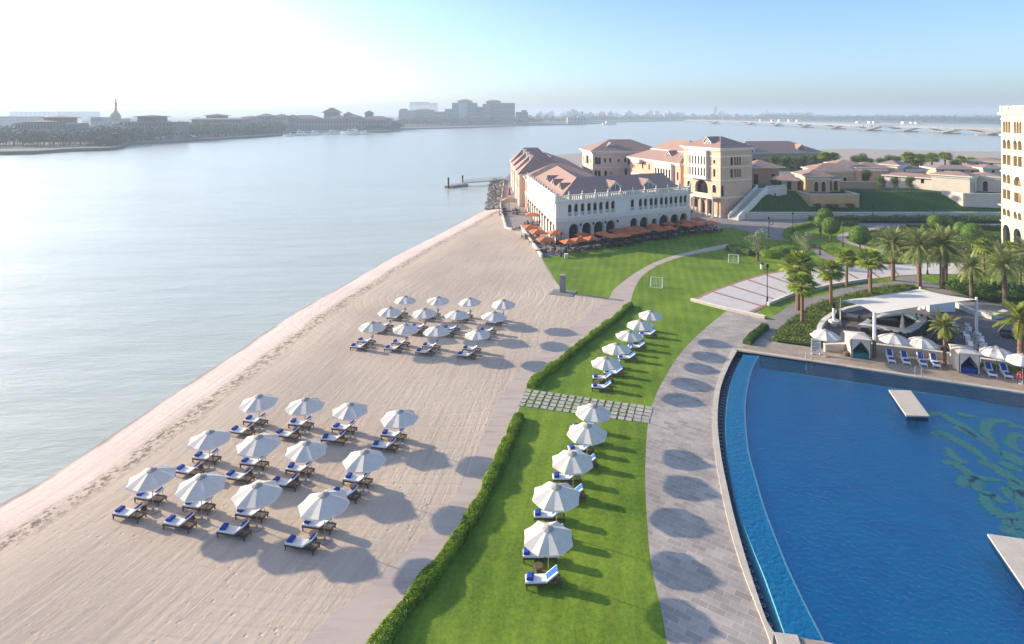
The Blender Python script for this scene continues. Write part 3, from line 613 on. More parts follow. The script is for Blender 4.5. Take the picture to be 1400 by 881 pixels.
# ------------------------------------------------------------------ the pool
def strip(mb, a, b, za, zb, m):
    n = min(len(a), len(b)); a = resample(a, 60); b = resample(b, 60)
    for i in range(59):
        mb.face([(a[i].x, a[i].y, za), (a[i + 1].x, a[i + 1].y, za), (b[i + 1].x, b[i + 1].y, zb), (b[i].x, b[i].y, zb)], m)
def pool():
    base = P(1200, 650)
    t = thing("swimming_pool", "large curved blue swimming pool with overflow edge and green floor mosaic", "swimming pool", (base.x, base.y, 0))
    mb = MB(); o_, i_ = resample(POOL_OUT, 60), resample(POOL_IN, 60)
    strip(mb, o_, i_, 0.10, 0.10, COPING)
    strip(mb, o_, o_, 0.10, 0.0, COPING); strip(mb, i_, i_, 0.10, -0.75, TILE_N)
    mb.build("coping", t, world=True)
    mb = MB(); a, b = P(1003, 476), BACK_R; d = (b - a).normalized(); nn = Vector((d.y, -d.x, 0))
    i0 = P(1008, 480.5)
    mb.seg((a.x, a.y), (b.x, b.y), 0.5, -0.1, 0.06, COPING, off=0.25); mb.seg((a.x, a.y), (b.x, b.y), 0.44, -1.4, -0.103, TILE_N, off=0.25); mb.build("back_coping", t, world=True)  # navy on the lower wall paints in the dark shading under the back edge
    mb = MB(); e0, e1 = P(1056, 869), P(1125, 876.5)
    mb.seg((P(1058, 868).x, P(1058, 868).y), (P(1090, 872).x, P(1090, 872).y), 1.0, -1.4, 0.14, COPING, off=0.5)
    mb.seg((P(1090, 872).x, P(1090, 872).y), (FRONT_R.x, FRONT_R.y), 0.9, -1.4, 0.05, DECK, off=0.45)
    mb.build("front_coping", t, world=True)
    mb = MB(); strip(mb, POOL_IN, WEIR, -0.62, -0.62, TILE_N); mb.build("overflow_trough", t, world=True)
    wo_ = [p + Vector((-0.26, 0, 0)) for p in resample(WEIR, 60)]
    mb = MB(); strip(mb, wo_, WEIR, -0.60, -0.055, TILE_T); mb.build("weir_edge", t, world=True)
    mb = MB(); strip(mb, WEIR, LEDGE, -0.16, -0.16, TILE_L); mb.build("ledge", t, world=True)
    le = resample(LEDGE, 60); le2 = [p + Vector((0.10, 0, 0)) for p in le]
    mb = MB(); strip(mb, le, le2, -0.035, -0.035, METAL_E); strip(mb, le2, le2, -0.035, -1.35, TILE_B); strip(mb, le, le, -0.035, -0.16, TILE_B); mb.build("ledge_edge", t, world=True)
    fl = LEDGE + [FRONT_R, BACK_R]
    mb = MB(); pp = [(p.x, p.y, -1.35) for p in fl]; mb.cap(pp, TILE_B); mb.build("floor", t, world=True)
    ring = None
    for i, p in enumerate(resample([x.lerp(y, 0.42) for x, y in zip(resample(POOL_IN, 60), resample(WEIR, 60))], 62)[1:]):
        if ring is None:
            mb = MB(); mb.lathe([(0.14, 0.0), (0.14, 0.03), (0.085, 0.03), (0.085, 0.0)], METAL_R, 10); ring = mb.build("nozzle", t)
            o = ring
        else: o = dup(ring, parent=t)
        o.location = (p.x - base.x, p.y - base.y, -0.58)
    # floor mosaic: scrolling acanthus strokes set in the pool floor
    Z = -1.335
    Q = lambda x, y: P(1150 + x / 2.584, 540 + y / 2.584, Z)
    strokes = [([(312, 72), (345, 66), (385, 84), (425, 108), (470, 140), (520, 172), (570, 215)], .55), ([(410, 62), (440, 72), (475, 76)], .45), ([(400, 110), (440, 128), (480, 150)], .5),
        ([(612, 104), (570, 92), (530, 92), (508, 112), (514, 140), (535, 168), (556, 190)], .5), ([(646, 118), (620, 110), (590, 112)], .4), ([(646, 148), (615, 140), (600, 165), (616, 190), (646, 205)], .45),
        ([(322, 140), (350, 134), (385, 148), (430, 172), (475, 200), (520, 240)], .6), ([(375, 186), (392, 215), (420, 232), (450, 238)], .45), ([(364, 242), (395, 240), (430, 262), (465, 286), (505, 296), (560, 300)], .5),
        ([(420, 320), (440, 300), (470, 298), (478, 320), (482, 340)], .6), ([(480, 232), (530, 250), (580, 280), (620, 305), (660, 330)], .6), ([(560, 205), (600, 220), (646, 250)], .8), ([(560, 235), (590, 250), (640, 270)], .6),
        ([(505, 350), (515, 385), (545, 412), (580, 428), (620, 430), (655, 410)], .6), ([(500, 352), (525, 350), (540, 362)], .4), ([(560, 328), (585, 340), (600, 370)], .5), ([(540, 350), (560, 372), (590, 380)], .35),
        ([(580, 440), (610, 455), (650, 450)], .7), ([(558, 472), (600, 482), (655, 496)], .55), ([(600, 300), (640, 345), (665, 370)], .6), ([(646, 340), (650, 380), (660, 410)], .8),
        ([(690, 80), (740, 120), (700, 170), (760, 220)], .8), ([(680, 240), (740, 290), (700, 340), (760, 400)], .8), ([(690, 430), (750, 470), (820, 440)], .8)]
    for si, (pl, wd) in enumerate(strokes):
        c = cr([Q(x, y) for x, y in pl], 12); n = len(c); mb = MB()
        for layer, (k, z, m) in enumerate([(1.25, 0.0, MOSAIC2), (0.9, 0.006, MOSAIC)]):
            L, Rr = [], []
            for i, p in enumerate(c):
                a, b = c[max(i - 1, 0)], c[min(i + 1, n - 1)]; d = (b - a); d.z = 0; d.normalize(); nn = Vector((-d.y, d.x, 0))
                tt = i / (n - 1); env = math.sin(math.pi * min(1, 0.12 + 0.83 * tt)) ** 0.7
                lobe = 0.62 + 0.38 * abs(math.sin(i * 0.62 + si)); lobe2 = 0.62 + 0.38 * abs(math.sin(i * 0.71 + si * 2 + 1))
                L.append(p + nn * (wd * 0.98 * env * lobe * k)); Rr.append(p - nn * (wd * 0.98 * env * lobe2 * k))
            for i in range(n - 1):
                mb.face([L[i] + Vector((0, 0, z)), Rr[i] + Vector((0, 0, z)), Rr[i + 1] + Vector((0, 0, z)), L[i + 1] + Vector((0, 0, z))], m)
        mb.build("mosaic_scroll", t, world=True)
TILE_L = mat("ledge_tile", (0.012, 0.26, 0.62), 0.35, 0.15, 1.5, coord='World', col2=(0.02, 0.36, 0.70))
METAL_E = mat("edge_tile", (0.10, 0.20, 0.30), 0.5, 0.15, 4)
METAL_R = mat("nozzle_ring_metal", (0.36, 0.48, 0.55), 0.4, 0.1, 8)
pool()
mb = MB(); mb.cap([(p.x, p.y, -0.06) for p in [q + Vector((0.1, 0, 0)) for q in LEDGE] + [FRONT_R, BACK_R]], POOLW); o = mb.build("pool_water"); o["kind"] = "structure"
mb = MB(); strip(mb, [q + Vector((0.0, 0, 0)) for q in WEIR], LEDGE, -0.05, -0.045, LEDGEW); o = mb.build("ledge_water"); o["kind"] = "structure"
def platform(pts, label):
    z = 0.32
    mb = MB(); q = [P(x, y, z) for x, y in pts]; c = sum(q, Vector()) / 4
    mb.prism([(p.x, p.y) for p in q], 0.20, z, COPING); 
    mb2 = MB(); mb2.prism([(p.x + (c.x - p.x) * 0.05, p.y + (c.y - p.y) * 0.05) for p in q], -0.22, 0.197, TILE_N); mb2.prism([(p.x + (c.x - p.x) * 0.5, p.y + (c.y - p.y) * 0.5) for p in q], -1.36, -0.223, TILE_B)
    t = thing("pool_platform", label, "platform", (c.x, c.y, 0)); mb.build("stone_top", t, world=True); mb2.build("tiled_base", t, world=True)
platform([(1215, 533), (1245, 534), (1271, 569), (1239, 568)], "whole pale stone platform standing alone in the pool water")
platform([(1350, 730), (1400, 737), (1460, 815), (1402, 806)], "pale stone platform cut off by the photo edge, below the green mosaic")

# ------------------------------------------------------------------ far shore
fl = W([(-300, 214), (0, 212), (60, 210), (100, 207.5), (150, 206), (172, 202), (170, 199.5), (235, 196), (330, 190), (385, 186), (395, 183), (480, 182), (535, 181.2), (545, 178), (640, 175.5), (735, 171.8), (780, 171), (812, 170), (835, 168), (900, 166.2), (950, 165.8), (1050, 166.2), (1200, 168), (1364, 171), (1700, 176)], -1)
fl = cr(fl, 3)
pts = [(p.x, p.y) for p in fl] + [(5200, 12000), (-9000, 12000), (-2600, 300)]
sheet("far_shore", pts, 1.2, FARLAND, skirt=2.4)
def far_strip(a, z, wd, name):
    c = [P(x, y, z) for x, y in a]; mb = MB()
    for p, q in zip(c, c[1:]):
        mb.face([(p.x, p.y, -0.9), (q.x, q.y, -0.9), (q.x * 1.02, q.y + wd, 1.5), (p.x * 1.02, p.y + wd, 1.5)], FARSAND)
    o = mb.build(name); o["kind"] = "structure"
far_strip([(-60, 213), (0, 212.2), (60, 210.2), (100, 207.7)], -1, 22, "far_beach")
far_strip([(166, 199.7), (235, 196.2), (330, 190.2)], -1, 30, "far_beach")
far_strip([(545, 178.2), (640, 175.7), (735, 172)], -1, 90, "far_beach")
# ================================================================== buildings
def u_at(p0, d, px):
    """distance along the facade from p0 in direction d at which photo column px falls"""
    k = (px - 700) / F
    return (p0[1] * k - p0[0]) / (d[0] - d[1] * k)
def outline(o):
    u0, u1, v0, v1 = o['u0'], o['u1'], o['v0'], o['v1']
    if o.get('arch'):
        r = (u1 - u0) / 2; c = (u0 + u1) / 2; n = 8
        rise = r * o.get('point', 1.0)
        vs_ = v1 - rise
        return [(u0, v0), (u1, v0)] + [(c + r * math.cos(math.pi * k / n), vs_ + rise * math.sin(math.pi * k / n)) for k in range(n + 1)]
    return [(u0, v0), (u1, v0), (u1, v1), (u0, v1)]
class Facade:
    def __init__(s, p0, p1, z0=0.0):
        s.p0 = Vector((p0[0], p0[1], 0)); s.d = Vector((p1[0] - p0[0], p1[1] - p0[1], 0)); s.L = s.d.length; s.d.normalize()
        s.n = Vector((s.d.y, -s.d.x, 0)); s.z0 = z0
    def pt(s, u, v, o=0.0):
        p = s.p0 + s.d * u + s.n * o; return Vector((p.x, p.y, s.z0 + v))
    def u(s, px): return u_at(s.p0, s.d, px)
    def wall(s, mb, z1, m, ops, depth=0.3, z00=0.0, mrev=None):
        holes = [[s.pt(a, b) for a, b in outline(o)] for o in ops]
        mb.cap([s.pt(0, z00), s.pt(s.L, z00), s.pt(s.L, z1), s.pt(0, z1)], m, holes)
        for o in ops:
            q = outline(o); dp = o.get('depth', depth)
            for i in range(len(q)):
                a, b = q[i], q[(i + 1) % len(q)]
                mb.face([s.pt(*a), s.pt(*a, -dp), s.pt(*b, -dp), s.pt(*b)], mrev or m)
    def box(s, mb, u0, u1, v0, v1, o0, o1, m):
        P8 = [s.pt(u, v, o) for u in (u0, u1) for v in (v0, v1) for o in (o0, o1)]
        mb.mesh(P8, [(0, 1, 3, 2), (4, 6, 7, 5), (0, 4, 5, 1), (2, 3, 7, 6), (0, 2, 6, 4), (1, 5, 7, 3)], m)
    def window(s, root, o, glass, frame, depth=0.3, name='window', rail=False):
        dp = o.get('depth', depth) - 0.02
        mb = MB(); mb.cap([s.pt(a, b, -dp) for a, b in outline(o)], o.get('glass', glass))
        c = (o['u0'] + o['u1']) / 2; t = 0.05
        if frame and not o.get('void'):
            s.box(mb, c - t, c + t, o['v0'], o['v1'] - 0.02, -dp + 0.004, -dp + 0.06, frame)
            vm = o['v0'] + (o['v1'] - o['v0']) * 0.62
            s.box(mb, o['u0'] + 0.02, o['u1'] - 0.02, vm - t, vm + t, -dp + 0.006, -dp + 0.05, frame)
        w_ = mb.build(name, root, world=True)
        if o.get('rail') or rail:
            mb = MB(); h = o.get('railh', 0.85)
            s.box(mb, o['u0'], o['u1'], o['v0'] + h - 0.1, o['v0'] + h, -0.12, 0.06, TRIM)
            s.box(mb, o['u0'], o['u1'], o['v0'], o['v0'] + 0.1, -0.12, 0.06, TRIM)
            n = max(3, int((o['u1'] - o['u0']) / 0.25))
            for k in range(n):
                uu = o['u0'] + (k + 0.5) * (o['u1'] - o['u0']) / n
                s.box(mb, uu - 0.06, uu + 0.06, o['v0'] + 0.1, o['v0'] + h - 0.1, -0.1, 0.03, TRIM)
            r_ = mb.build('railing', w_); r_.data.transform(Matrix.Translation(-Vector(root.location)))
        return w_
def band(mb, f, v0, v1, out, m, e=None, u0=None, u1=None):
    e = out if e is None else e
    f.box(mb, (-e if u0 is None else u0), (f.L + e if u1 is None else u1), v0, v1, -0.08, out, m)
def hip(mb, c4, z0, z1, over, m, soffit=TRIM, th=0.25, rin=None):
    """hipped roof on the rectangle c4 (front-left, front-right, back-right, back-left)"""
    a, b, c, d = [Vector((p[0], p[1], 0)) for p in c4]
    x = (b - a); Lx = x.length; x.normalize(); y = (d - a); Ly = y.length; y.normalize()
    a = a - x * over - y * over; b = b + x * over - y * over; c = c + x * over + y * over; d = d - x * over + y * over
    Lx += 2 * over; Ly += 2 * over; z = Vector((0, 0, 1))
    lo = [p + z * z0 for p in (a, b, c, d)]; hi = [p + z * (z0 + th) for p in (a, b, c, d)]
    for i in range(4):
        j = (i + 1) % 4; mb.face([lo[i], lo[j], hi[j], hi[i]], soffit)
    mb.face(list(reversed(lo)), soffit)
    i_ = min(Lx, Ly) / 2 if rin is None else rin
    if Lx >= Ly:
        r0 = (a + d) / 2 + x * i_ + z * z1; r1 = (b + c) / 2 - x * i_ + z * z1
        if (r1 - r0).length < 0.05: r1 = r0 + x * 0.05
        mb.face([hi[0], hi[1], r1, r0], m); mb.face([hi[1], hi[2], r1], m); mb.face([hi[2], hi[3], r0, r1], m); mb.face([hi[3], hi[0], r0], m)
    else:
        r0 = (a + b) / 2 + y * i_ + z * z1; r1 = (d + c) / 2 - y * i_ + z * z1
        mb.face([hi[0], hi[1], r0], m); mb.face([hi[1], hi[2], r1, r0], m); mb.face([hi[2], hi[3], r1], m); mb.face([hi[3], hi[0], r0, r1], m)
def rect(p0, d, L, Wd):
    d = Vector((d[0], d[1])).normalized(); n = Vector((-d.y, d.x)); p0 = Vector(p0)
    return [p0, p0 + d * L, p0 + d * L + n * Wd, p0 + n * Wd]
def dormer(root, f, u, o, v, wd, h, dep, wallm, glass, roofm, name='dormer'):
    """gabled dormer facing the facade; u along, o offset (negative = inside), v base height"""
    mb = MB(); a, b = u - wd / 2, u + wd / 2; hw = h * 0.5
    fr = [f.pt(a, v, o), f.pt(b, v, o), f.pt(b, v + hw, o), f.pt(u, v + h, o), f.pt(a, v + hw, o)]
    bk = [f.pt(a, v, o - dep), f.pt(b, v, o - dep), f.pt(b, v + hw, o - dep), f.pt(u, v + h, o - dep), f.pt(a, v + hw, o - dep)]
    mb.cap(fr, wallm); mb.face([fr[0], fr[4], bk[4], bk[0]], wallm); mb.face([fr[1], bk[1], bk[2], fr[2]], wallm)
    e = 0.25; r0 = f.pt(u, v + h + 0.12, o + e); r1 = f.pt(u, v + h + 0.12, o - dep)
    s0, s1 = f.pt(a - e, v + hw - 0.08, o + e), f.pt(a - e, v + hw - 0.08, o - dep); t0, t1 = f.pt(b + e, v + hw - 0.08, o + e), f.pt(b + e, v + hw - 0.08, o - dep)
    mb.face([s0, r0, r1, s1], roofm); mb.face([r0, t0, t1, r1], roofm)
    lf = Vector((0, 0, 0.16)); mb.face([s0 - lf, t0 - lf, t0, r0, s0], TRIM) if False else None
    mb.face([s0 - lf, r0 - lf, r0, s0], TRIM); mb.face([r0 - lf, t0 - lf, t0, r0], TRIM)
    k = 0.74; g = [f.pt(u + (a - u) * k, v + 0.15, o + 0.02), f.pt(u + (b - u) * k, v + 0.15, o + 0.02), f.pt(u + (b - u) * k, v + hw * 0.95, o + 0.02), f.pt(u, v + h * 0.78, o + 0.02), f.pt(u + (a - u) * k, v + hw * 0.95, o + 0.02)]
    mb.cap(g, glass); f.box(mb, u - 0.06, u + 0.06, v + 0.15, v + h * 0.76, o + 0.024, o + 0.07, TRIM)
    return mb.build(name, root, world=True)
def parapet(root, f, v0, h, step, m, out=0.05, finial=True):
    mb = MB()
    f.box(mb, -out, f.L + out, v0 + 0.012, v0 + 0.2, -0.30, out + 0.02, m); f.box(mb, -out, f.L + out, v0 + h - 0.18, v0 + h, -0.30, out + 0.02, m)
    n = max(1, round(f.L / step))
    for i in range(n + 1):
        u = i * f.L / n; f.box(mb, u - 0.22, u + 0.22, v0, v0 + h + 0.08, -0.34, out + 0.05, m)
        if finial: 
            q = f.pt(u, v0 + h + 0.08, -0.14); mb.lathe([(0.16, 0), (0.07, 0.2), (0.15, 0.36), (0.02, 0.75)], m, 6, q)
        if i < n:
            k = int(f.L / n / 0.42)
            for j in range(1, k):
                uu = u + j * f.L / n / k; f.box(mb, uu - 0.09, uu + 0.09, v0 + 0.2, v0 + h - 0.18, -0.22, -0.04, m)
    return mb.build('balustrade', root, world=True)
def archring(mb, f, o, wd, out, m):
    q = outline(o); c = (o['u0'] + o['u1']) / 2; r = (o['u1'] - o['u0']) / 2; vs_ = o['v1'] - r * o.get('point', 1.0); n = 8
    for k in range(n):
        a0, a1 = math.pi * k / n, math.pi * (k + 1) / n; r2 = r + wd
        A = [(c + r * math.cos(a0), vs_ + r * math.sin(a0)), (c + r2 * math.cos(a0), vs_ + r2 * math.sin(a0)), (c + r2 * math.cos(a1), vs_ + r2 * math.sin(a1)), (c + r * math.cos(a1), vs_ + r * math.sin(a1))]
        mb.face([f.pt(x, y, out) for x, y in A], m)
        mb.face([f.pt(*A[1], 0), f.pt(*A[1], out), f.pt(*A[2], out), f.pt(*A[2], 0)], m)
        mb.face([f.pt(*A[0], out), f.pt(*A[0], -0.1), f.pt(*A[3], -0.1), f.pt(*A[3], out)], m)

# ---- white two-storey hotel wing with arcades
def white_wing():
    A = Vector((8.76, 121.2)); d1 = Vector((.893, .45)); L1 = 35.2; B = A + d1 * L1
    d2 = Vector((-.115, .993)); L2 = 41.0; C = A + d2 * L2; n1 = Vector((-.45, .893)); n2 = Vector((.993, .115))
    B2 = B + n1 * 16; C2 = C + n2 * 17
    kk = (C2 - B2); # inner corner: back of the front wing meets back of the side wing
    den = d1.x * d2.y - d1.y * d2.x; tt = ((C2.x - B2.x) * d2.y - (C2.y - B2.y) * d2.x) / den; K = B2 + d1 * tt
    t = thing('hotel_wing', 'white two storey hotel wing with arched windows, roof balustrade and orange parasols below', 'hotel', (A.x, A.y, 0))
    ff = Facade(A, B); fl_ = Facade(C, A); Hh = 8.35
    zx = [460, 500, 541, 582, 620, 657, 697, 733, 857, 908, 940, 976, 1006, 1041, 1071, 1102, 1132, 1164, 1191]
    ops = []
    for x in zx:
        u = ff.u(680 + x / 4.636)
        ops.append(dict(u0=u - .46, u1=u + .46, v0=5.25, v1=7.75, arch=True, rail=True, depth=.35))
    arc = [(485, 2.3), (566, 2.2), (643, 2.4), (718, 2.3), (865, 1.9), (929, 2.1), (995, 1.4), (1055, 2.6), (1122, 2.2), (1180, 2.0)]
    for x, wd in arc:
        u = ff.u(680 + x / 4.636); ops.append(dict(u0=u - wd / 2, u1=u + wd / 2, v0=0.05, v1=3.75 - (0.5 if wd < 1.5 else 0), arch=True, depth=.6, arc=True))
    opl = []
    n = 15
    for i in range(n):
        u = 1.6 + i * (L2 - 3.2) / (n - 1); opl.append(dict(u0=u - .5, u1=u + .5, v0=5.25, v1=7.75, arch=True, rail=True, depth=.35, glass=GLASS_B))
    for i in range(11):
        u = 2.2 + i * (L2 - 4.4) / 10; opl.append(dict(u0=u - .95, u1=u + .95, v0=0.05, v1=3.7, arch=True, depth=.6, arc=True))
    mb = MB()
    for f, oo in ((ff, ops), (fl_, opl)):
        f.wall(mb, 4.35, WSTONE, [o for o in oo if o.get('arc')]); f.wall(mb, Hh, WWHITE, [o for o in oo if not o.get('arc')], z00=4.35)
    for p, q in ((B, B2), (B2, K), (K, C2), (C2, C)):
        Facade(p, q).wall(mb, Hh, WWHITE, [])
    mb.build('wall', t, world=True)
    for f, oo in ((ff, ops), (fl_, opl)):
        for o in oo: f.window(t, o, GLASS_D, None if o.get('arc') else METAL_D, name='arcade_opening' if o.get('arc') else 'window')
    mb = MB()
    for f, oo in ((ff, ops), (fl_, opl), (Facade(B, B2), [])):
        band(mb, f, 4.35, 4.62, .14, TRIM); band(mb, f, 4.9, 5.08, .22, TRIM); band(mb, f, 7.98, 8.14, .12, TRIM); band(mb, f, 8.14, 8.36, .38, TRIM)
        for o in oo:
            if o.get('arc'): archring(mb, f, o, .38, .07, WSTONE)
            else: archring(mb, f, o, .16, .05, TRIM)
    mb.build('cornice', t, world=True)
    parapet(t, ff, 8.37, 1.25, 3.2, TRIM); parapet(t, fl_, 8.37, 1.25, 3.4, TRIM); parapet(t, Facade(B, B2), 8.37, 1.25, 3.2, TRIM)
    mb = MB()
    ins = lambda p, a, b: p + a + b
    eA = A + n1 * 1.1 + n2 * 1.1; eB = B + n1 * 1.1 - d1 * 1.1; eB2 = B2 - d1 * 1.1 + n1 * 0.4; eK = K; eC2 = C2; eC = C + n2 * 1.1
    mb.cap([(p.x, p.y, 8.30) for p in (A, B, B2, K, C2, C)], WWHITE)
    J = Vector((14.1, 132.8)); JR = J + d1 * 24.0; JL = C + n2 * 8.2 + d2 * 0.3
    zr, ze = 12.1, 8.62
    v = lambda p, z: (p.x, p.y, z)
    mb2 = MB()
    for q in ([v(eA, ze), v(eB, ze), v(JR, zr), v(J, zr)], [v(eB, ze), v(eB2, ze), v(JR, zr)], [v(eB2, ze), v(eK, ze), v(J, zr), v(JR, zr)],
              [v(eC, ze), v(eA, ze), v(J, zr), v(JL, zr)], [v(eK, ze), v(eC2, ze), v(JL, zr), v(J, zr)], [v(eC2, ze), v(eC, ze), v(JL, zr)]):
        mb2.face(q, ROOF)
    mb2.build('roof', t, world=True); mb.build('roof_terrace', t, world=True)
    for px in (858, 903): dormer(t, ff, ff.u(px) - 0.9, -3.1, 9.1, 3.0, 2.3, 4.0, TRIM, GLASS_B, ROOF)
    for u in (9, 17, 25): dormer(t, fl_, L2 - u, -2.7, 9.0, 2.6, 2.1, 3.6, TRIM, GLASS_B, ROOF)
    # wall lanterns between the arches
    for f, us in ((ff, [ff.u(680 + (x + 40) / 4.636) for x, _ in arc[:4]]), (fl_, [4.0 + i * 3.66 for i in range(10)])):
        for u in us:
            mb = MB(); f.box(mb, u - .12, u + .12, 3.2, 3.7, 0.12, .36, METAL_D); f.box(mb, u - .05, u + .05, 3.55, 3.65, -0.02, .12, METAL_D)
            mb.build('wall_lantern', t, world=True)
white_wing()

# ---- general block building
def block(root, p0, d, L, Wd, z0, z1, wm, zr=None, over=0.6, front=(), right=(), left=(), back=(), trims=(), glass=GLASS_D, frame=METAL_D, depth=.3, tm=TRIM, roof=True, gf=None, flat=False):
    c = rect(p0, d, L, Wd)
    fs = [Facade(c[0], c[1], z0), Facade(c[1], c[2], z0), Facade(c[2], c[3], z0), Facade(c[3], c[0], z0)]
    mb = MB()
    for f, oo in zip(fs, (front, right, back, left)): f.wall(mb, z1 - z0, wm, list(oo), depth)
    mb.build('wall', root, world=True)
    for f, oo in zip(fs, (front, right, back, left)):
        for o in oo: f.window(root, o, glass, frame, depth)
    if trims:
        mb = MB()
        for v0, v1, out in trims:
            for f in fs: band(mb, f, v0, v1, out, tm)
        for f, oo in zip(fs, (front, right, back, left)):
            for o in oo:
                if o.get('arch') and o['u1'] - o['u0'] > 0.9: archring(mb, f, o, .2, .06, tm)
        mb.build('cornice', root, world=True)
    if zr:
        mb = MB(); hip(mb, c, z1, zr, over, ROOF); mb.build('roof', root, world=True)
    elif roof:
        mb = MB(); mb.cap([(p.x, p.y, z1 - 0.05) for p in c], tm); mb.build('roof', root, world=True)
    return fs
def wins(us, wd, v0, v1, **k): return [dict(u0=u - wd / 2, u1=u + wd / 2, v0=v0, v1=v1, **k) for u in us]

# ---- tall peach building with the white bay (right of the white wing)
def peach_tall():
    L0 = Vector((46.4, 164.0)); E = Vector((52.2, 152.0)); d = (E - L0).normalized(); L = (E - L0).length
    t = thing('hotel_building', 'tall peach hotel building with white window bay and outside stair along its side', 'hotel', (E.x, E.y, 0))
    f = Facade(L0, E)
    ux = lambda px: f.u(px)
    fr = wins([ux(976.5)], .7, 13.4, 14.3) + wins([ux(976.5)], .75, 10.1, 12.0) + wins([ux(941.5)], .6, 13.4, 14.9) + wins([ux(941.5)], .6, 10.0, 12.2) + \
         wins([ux(942)], 1.3, 5.9, 8.2, arch=True) + wins([ux(976.5)], 1.3, 6.0, 8.1, arch=True) + wins([ux(959)], 4.6, 5.2, 8.9, arch=True, depth=.9, point=.8) + \
         wins([ux(947), ux(951.5)], 1.1, 1.5, 4.0, arch=True) + wins([ux(961)], 1.3, 0.1, 3.8, arch=True, depth=.8) + wins([ux(971)], 1.5, 0.1, 4.0, arch=True, depth=.8)
    g = Facade(E, E + Vector((-d.y, d.x)))
    rx = lambda px: u_at(E, (Vector((-d.y, d.x))), px)
    rt = wins([rx(1000.5)], .9, 13.0, 15.0) + wins([rx(1005.2), rx(1008.6), rx(1012)], .6, 13.0, 15.0) + wins([rx(1000.5)], .9, 9.9, 12.0) + wins([rx(1005.2), rx(1008.6), rx(1012)], .6, 9.9, 12.0) + wins([rx(988)], .9, 5.3, 8.0, arch=True)
    fs = block(t, L0, d, L, 10.8, 0, 17.2, WYEL, zr=20.2, over=.8, front=fr, right=rt, trims=((0, .5, .06), (4.75, 5.1, .2), (9.1, 9.35, .1), (12.5, 12.72, .1), (15.1, 15.4, .16), (16.7, 17.2, .4)))
    f = fs[0]; r = fs[1]
    mb = MB(); u0, u1 = f.u(945), f.u(968.5)
    f.box(mb, u0, u1, 9.5, 16.6, -0.05, 0.9, TRIM); f.box(mb, u0 - .15, u1 + .15, 9.2, 9.5, -0.05, 1.05, TRIM)
    bay = mb.build('window_bay', t, world=True)
    for row in ((10.0, 12.1), (13.0, 15.1)):
        for i in range(6):
            u = u0 + (i + .5) * (u1 - u0) / 6; mb = MB()
            f.box(mb, u - .24, u + .24, row[0], row[1], 0.7, 0.915, GLASS_D); w_ = mb.build('window', t, world=True)
    mb = MB(); a, b = f.u(943), f.u(982)
    f.box(mb, a, b, 4.65, 4.95, 0.21, 2.0, TRIM); f.box(mb, a, b, 5.75, 5.9, 1.75, 2.0, TRIM)
    k = 40
    for i in range(k + 1):
        u = a + i * (b - a - .12) / k; f.box(mb, u, u + .12, 4.95, 5.75, 1.80, 1.95, TRIM)
    mb.build('balcony', t, world=True)
    for px in (946, 955, 965, 974, 981.5):
        q = f.pt(f.u(px), 0, 1.7); mb = MB(); mb.tube(q, q + Vector((0, 0, 4.65)), .26, .2, WSTONE, 10); mb.build('column', t, world=True)
    dormer(t, f, f.u(963), -1.0, 17.6, 2.6, 2.4, 4, TRIM, GLASS_B, ROOF)
peach_tall()

def connecting():
    N0 = Vector((37.5, 193.0)); N1 = Vector((46.2, 166.5)); d = (N1 - N0).normalized(); L = (N1 - N0).length
    t = thing('hotel_building', 'salmon pink hotel building with arches and two roof dormers, between the two taller blocks', 'hotel', (N1.x, N1.y, 0))
    f = Facade(N0, N1); ux = f.u
    fr = wins([ux(878.5), ux(887.5)], .8, 9.3, 11.0) + wins([ux(897)], .6, 8.6, 10.2) + wins([ux(926.5)], .8, 7.7, 9.9) + wins([ux(897), ux(906), ux(915.5), ux(926)], 2.0, 2.0, 5.6, arch=True)
    fs = block(t, N0, d, L, 15, 0, 12.2, WPEACH, zr=16.2, over=.8, front=fr, trims=((6.3, 6.55, .2), (11.7, 12.2, .35)))
    f = fs[0]; u0, u1 = f.u(898.5), f.u(921); mb = MB()
    f.box(mb, u0, u1, 6.6, 12.0, -0.05, 0.9, TRIM); mb.build('window_bay', t, world=True)
    for i in range(6):
        u = u0 + (i + .5) * (u1 - u0) / 6; mb = MB(); f.box(mb, u - .4, u + .4, 7.4, 10.4, .7, .92, GLASS_D); mb.build('window', t, world=True)
    mb = MB(); f.box(mb, f.u(869), f.u(880), 6.6, 7.9, -.05, 1.6, TRIM); f.box(mb, f.u(869), f.u(880), 11.2, 12.1, -.05, 1.6, TRIM); mb.build('balcony', t, world=True)
    for px in (905, 925): dormer(t, f, f.u(px), -2.2, 12.7, 2.8, 2.6, 4, TRIM, GLASS_B, ROOF)
    mb = MB(); c = rect(Vector((44, 190)), d, 18, 9); hip(mb, c, 15.0, 18.2, .5, ROOF); mb.build('upper_roof', t, world=True)
    c2 = rect(Vector((44, 190)), d, 18, 9); mb = MB(); mb.prism([(p.x, p.y) for p in c2], 12.3, 14.99, WPEACH); mb.build('upper_wall', t, world=True)
connecting()

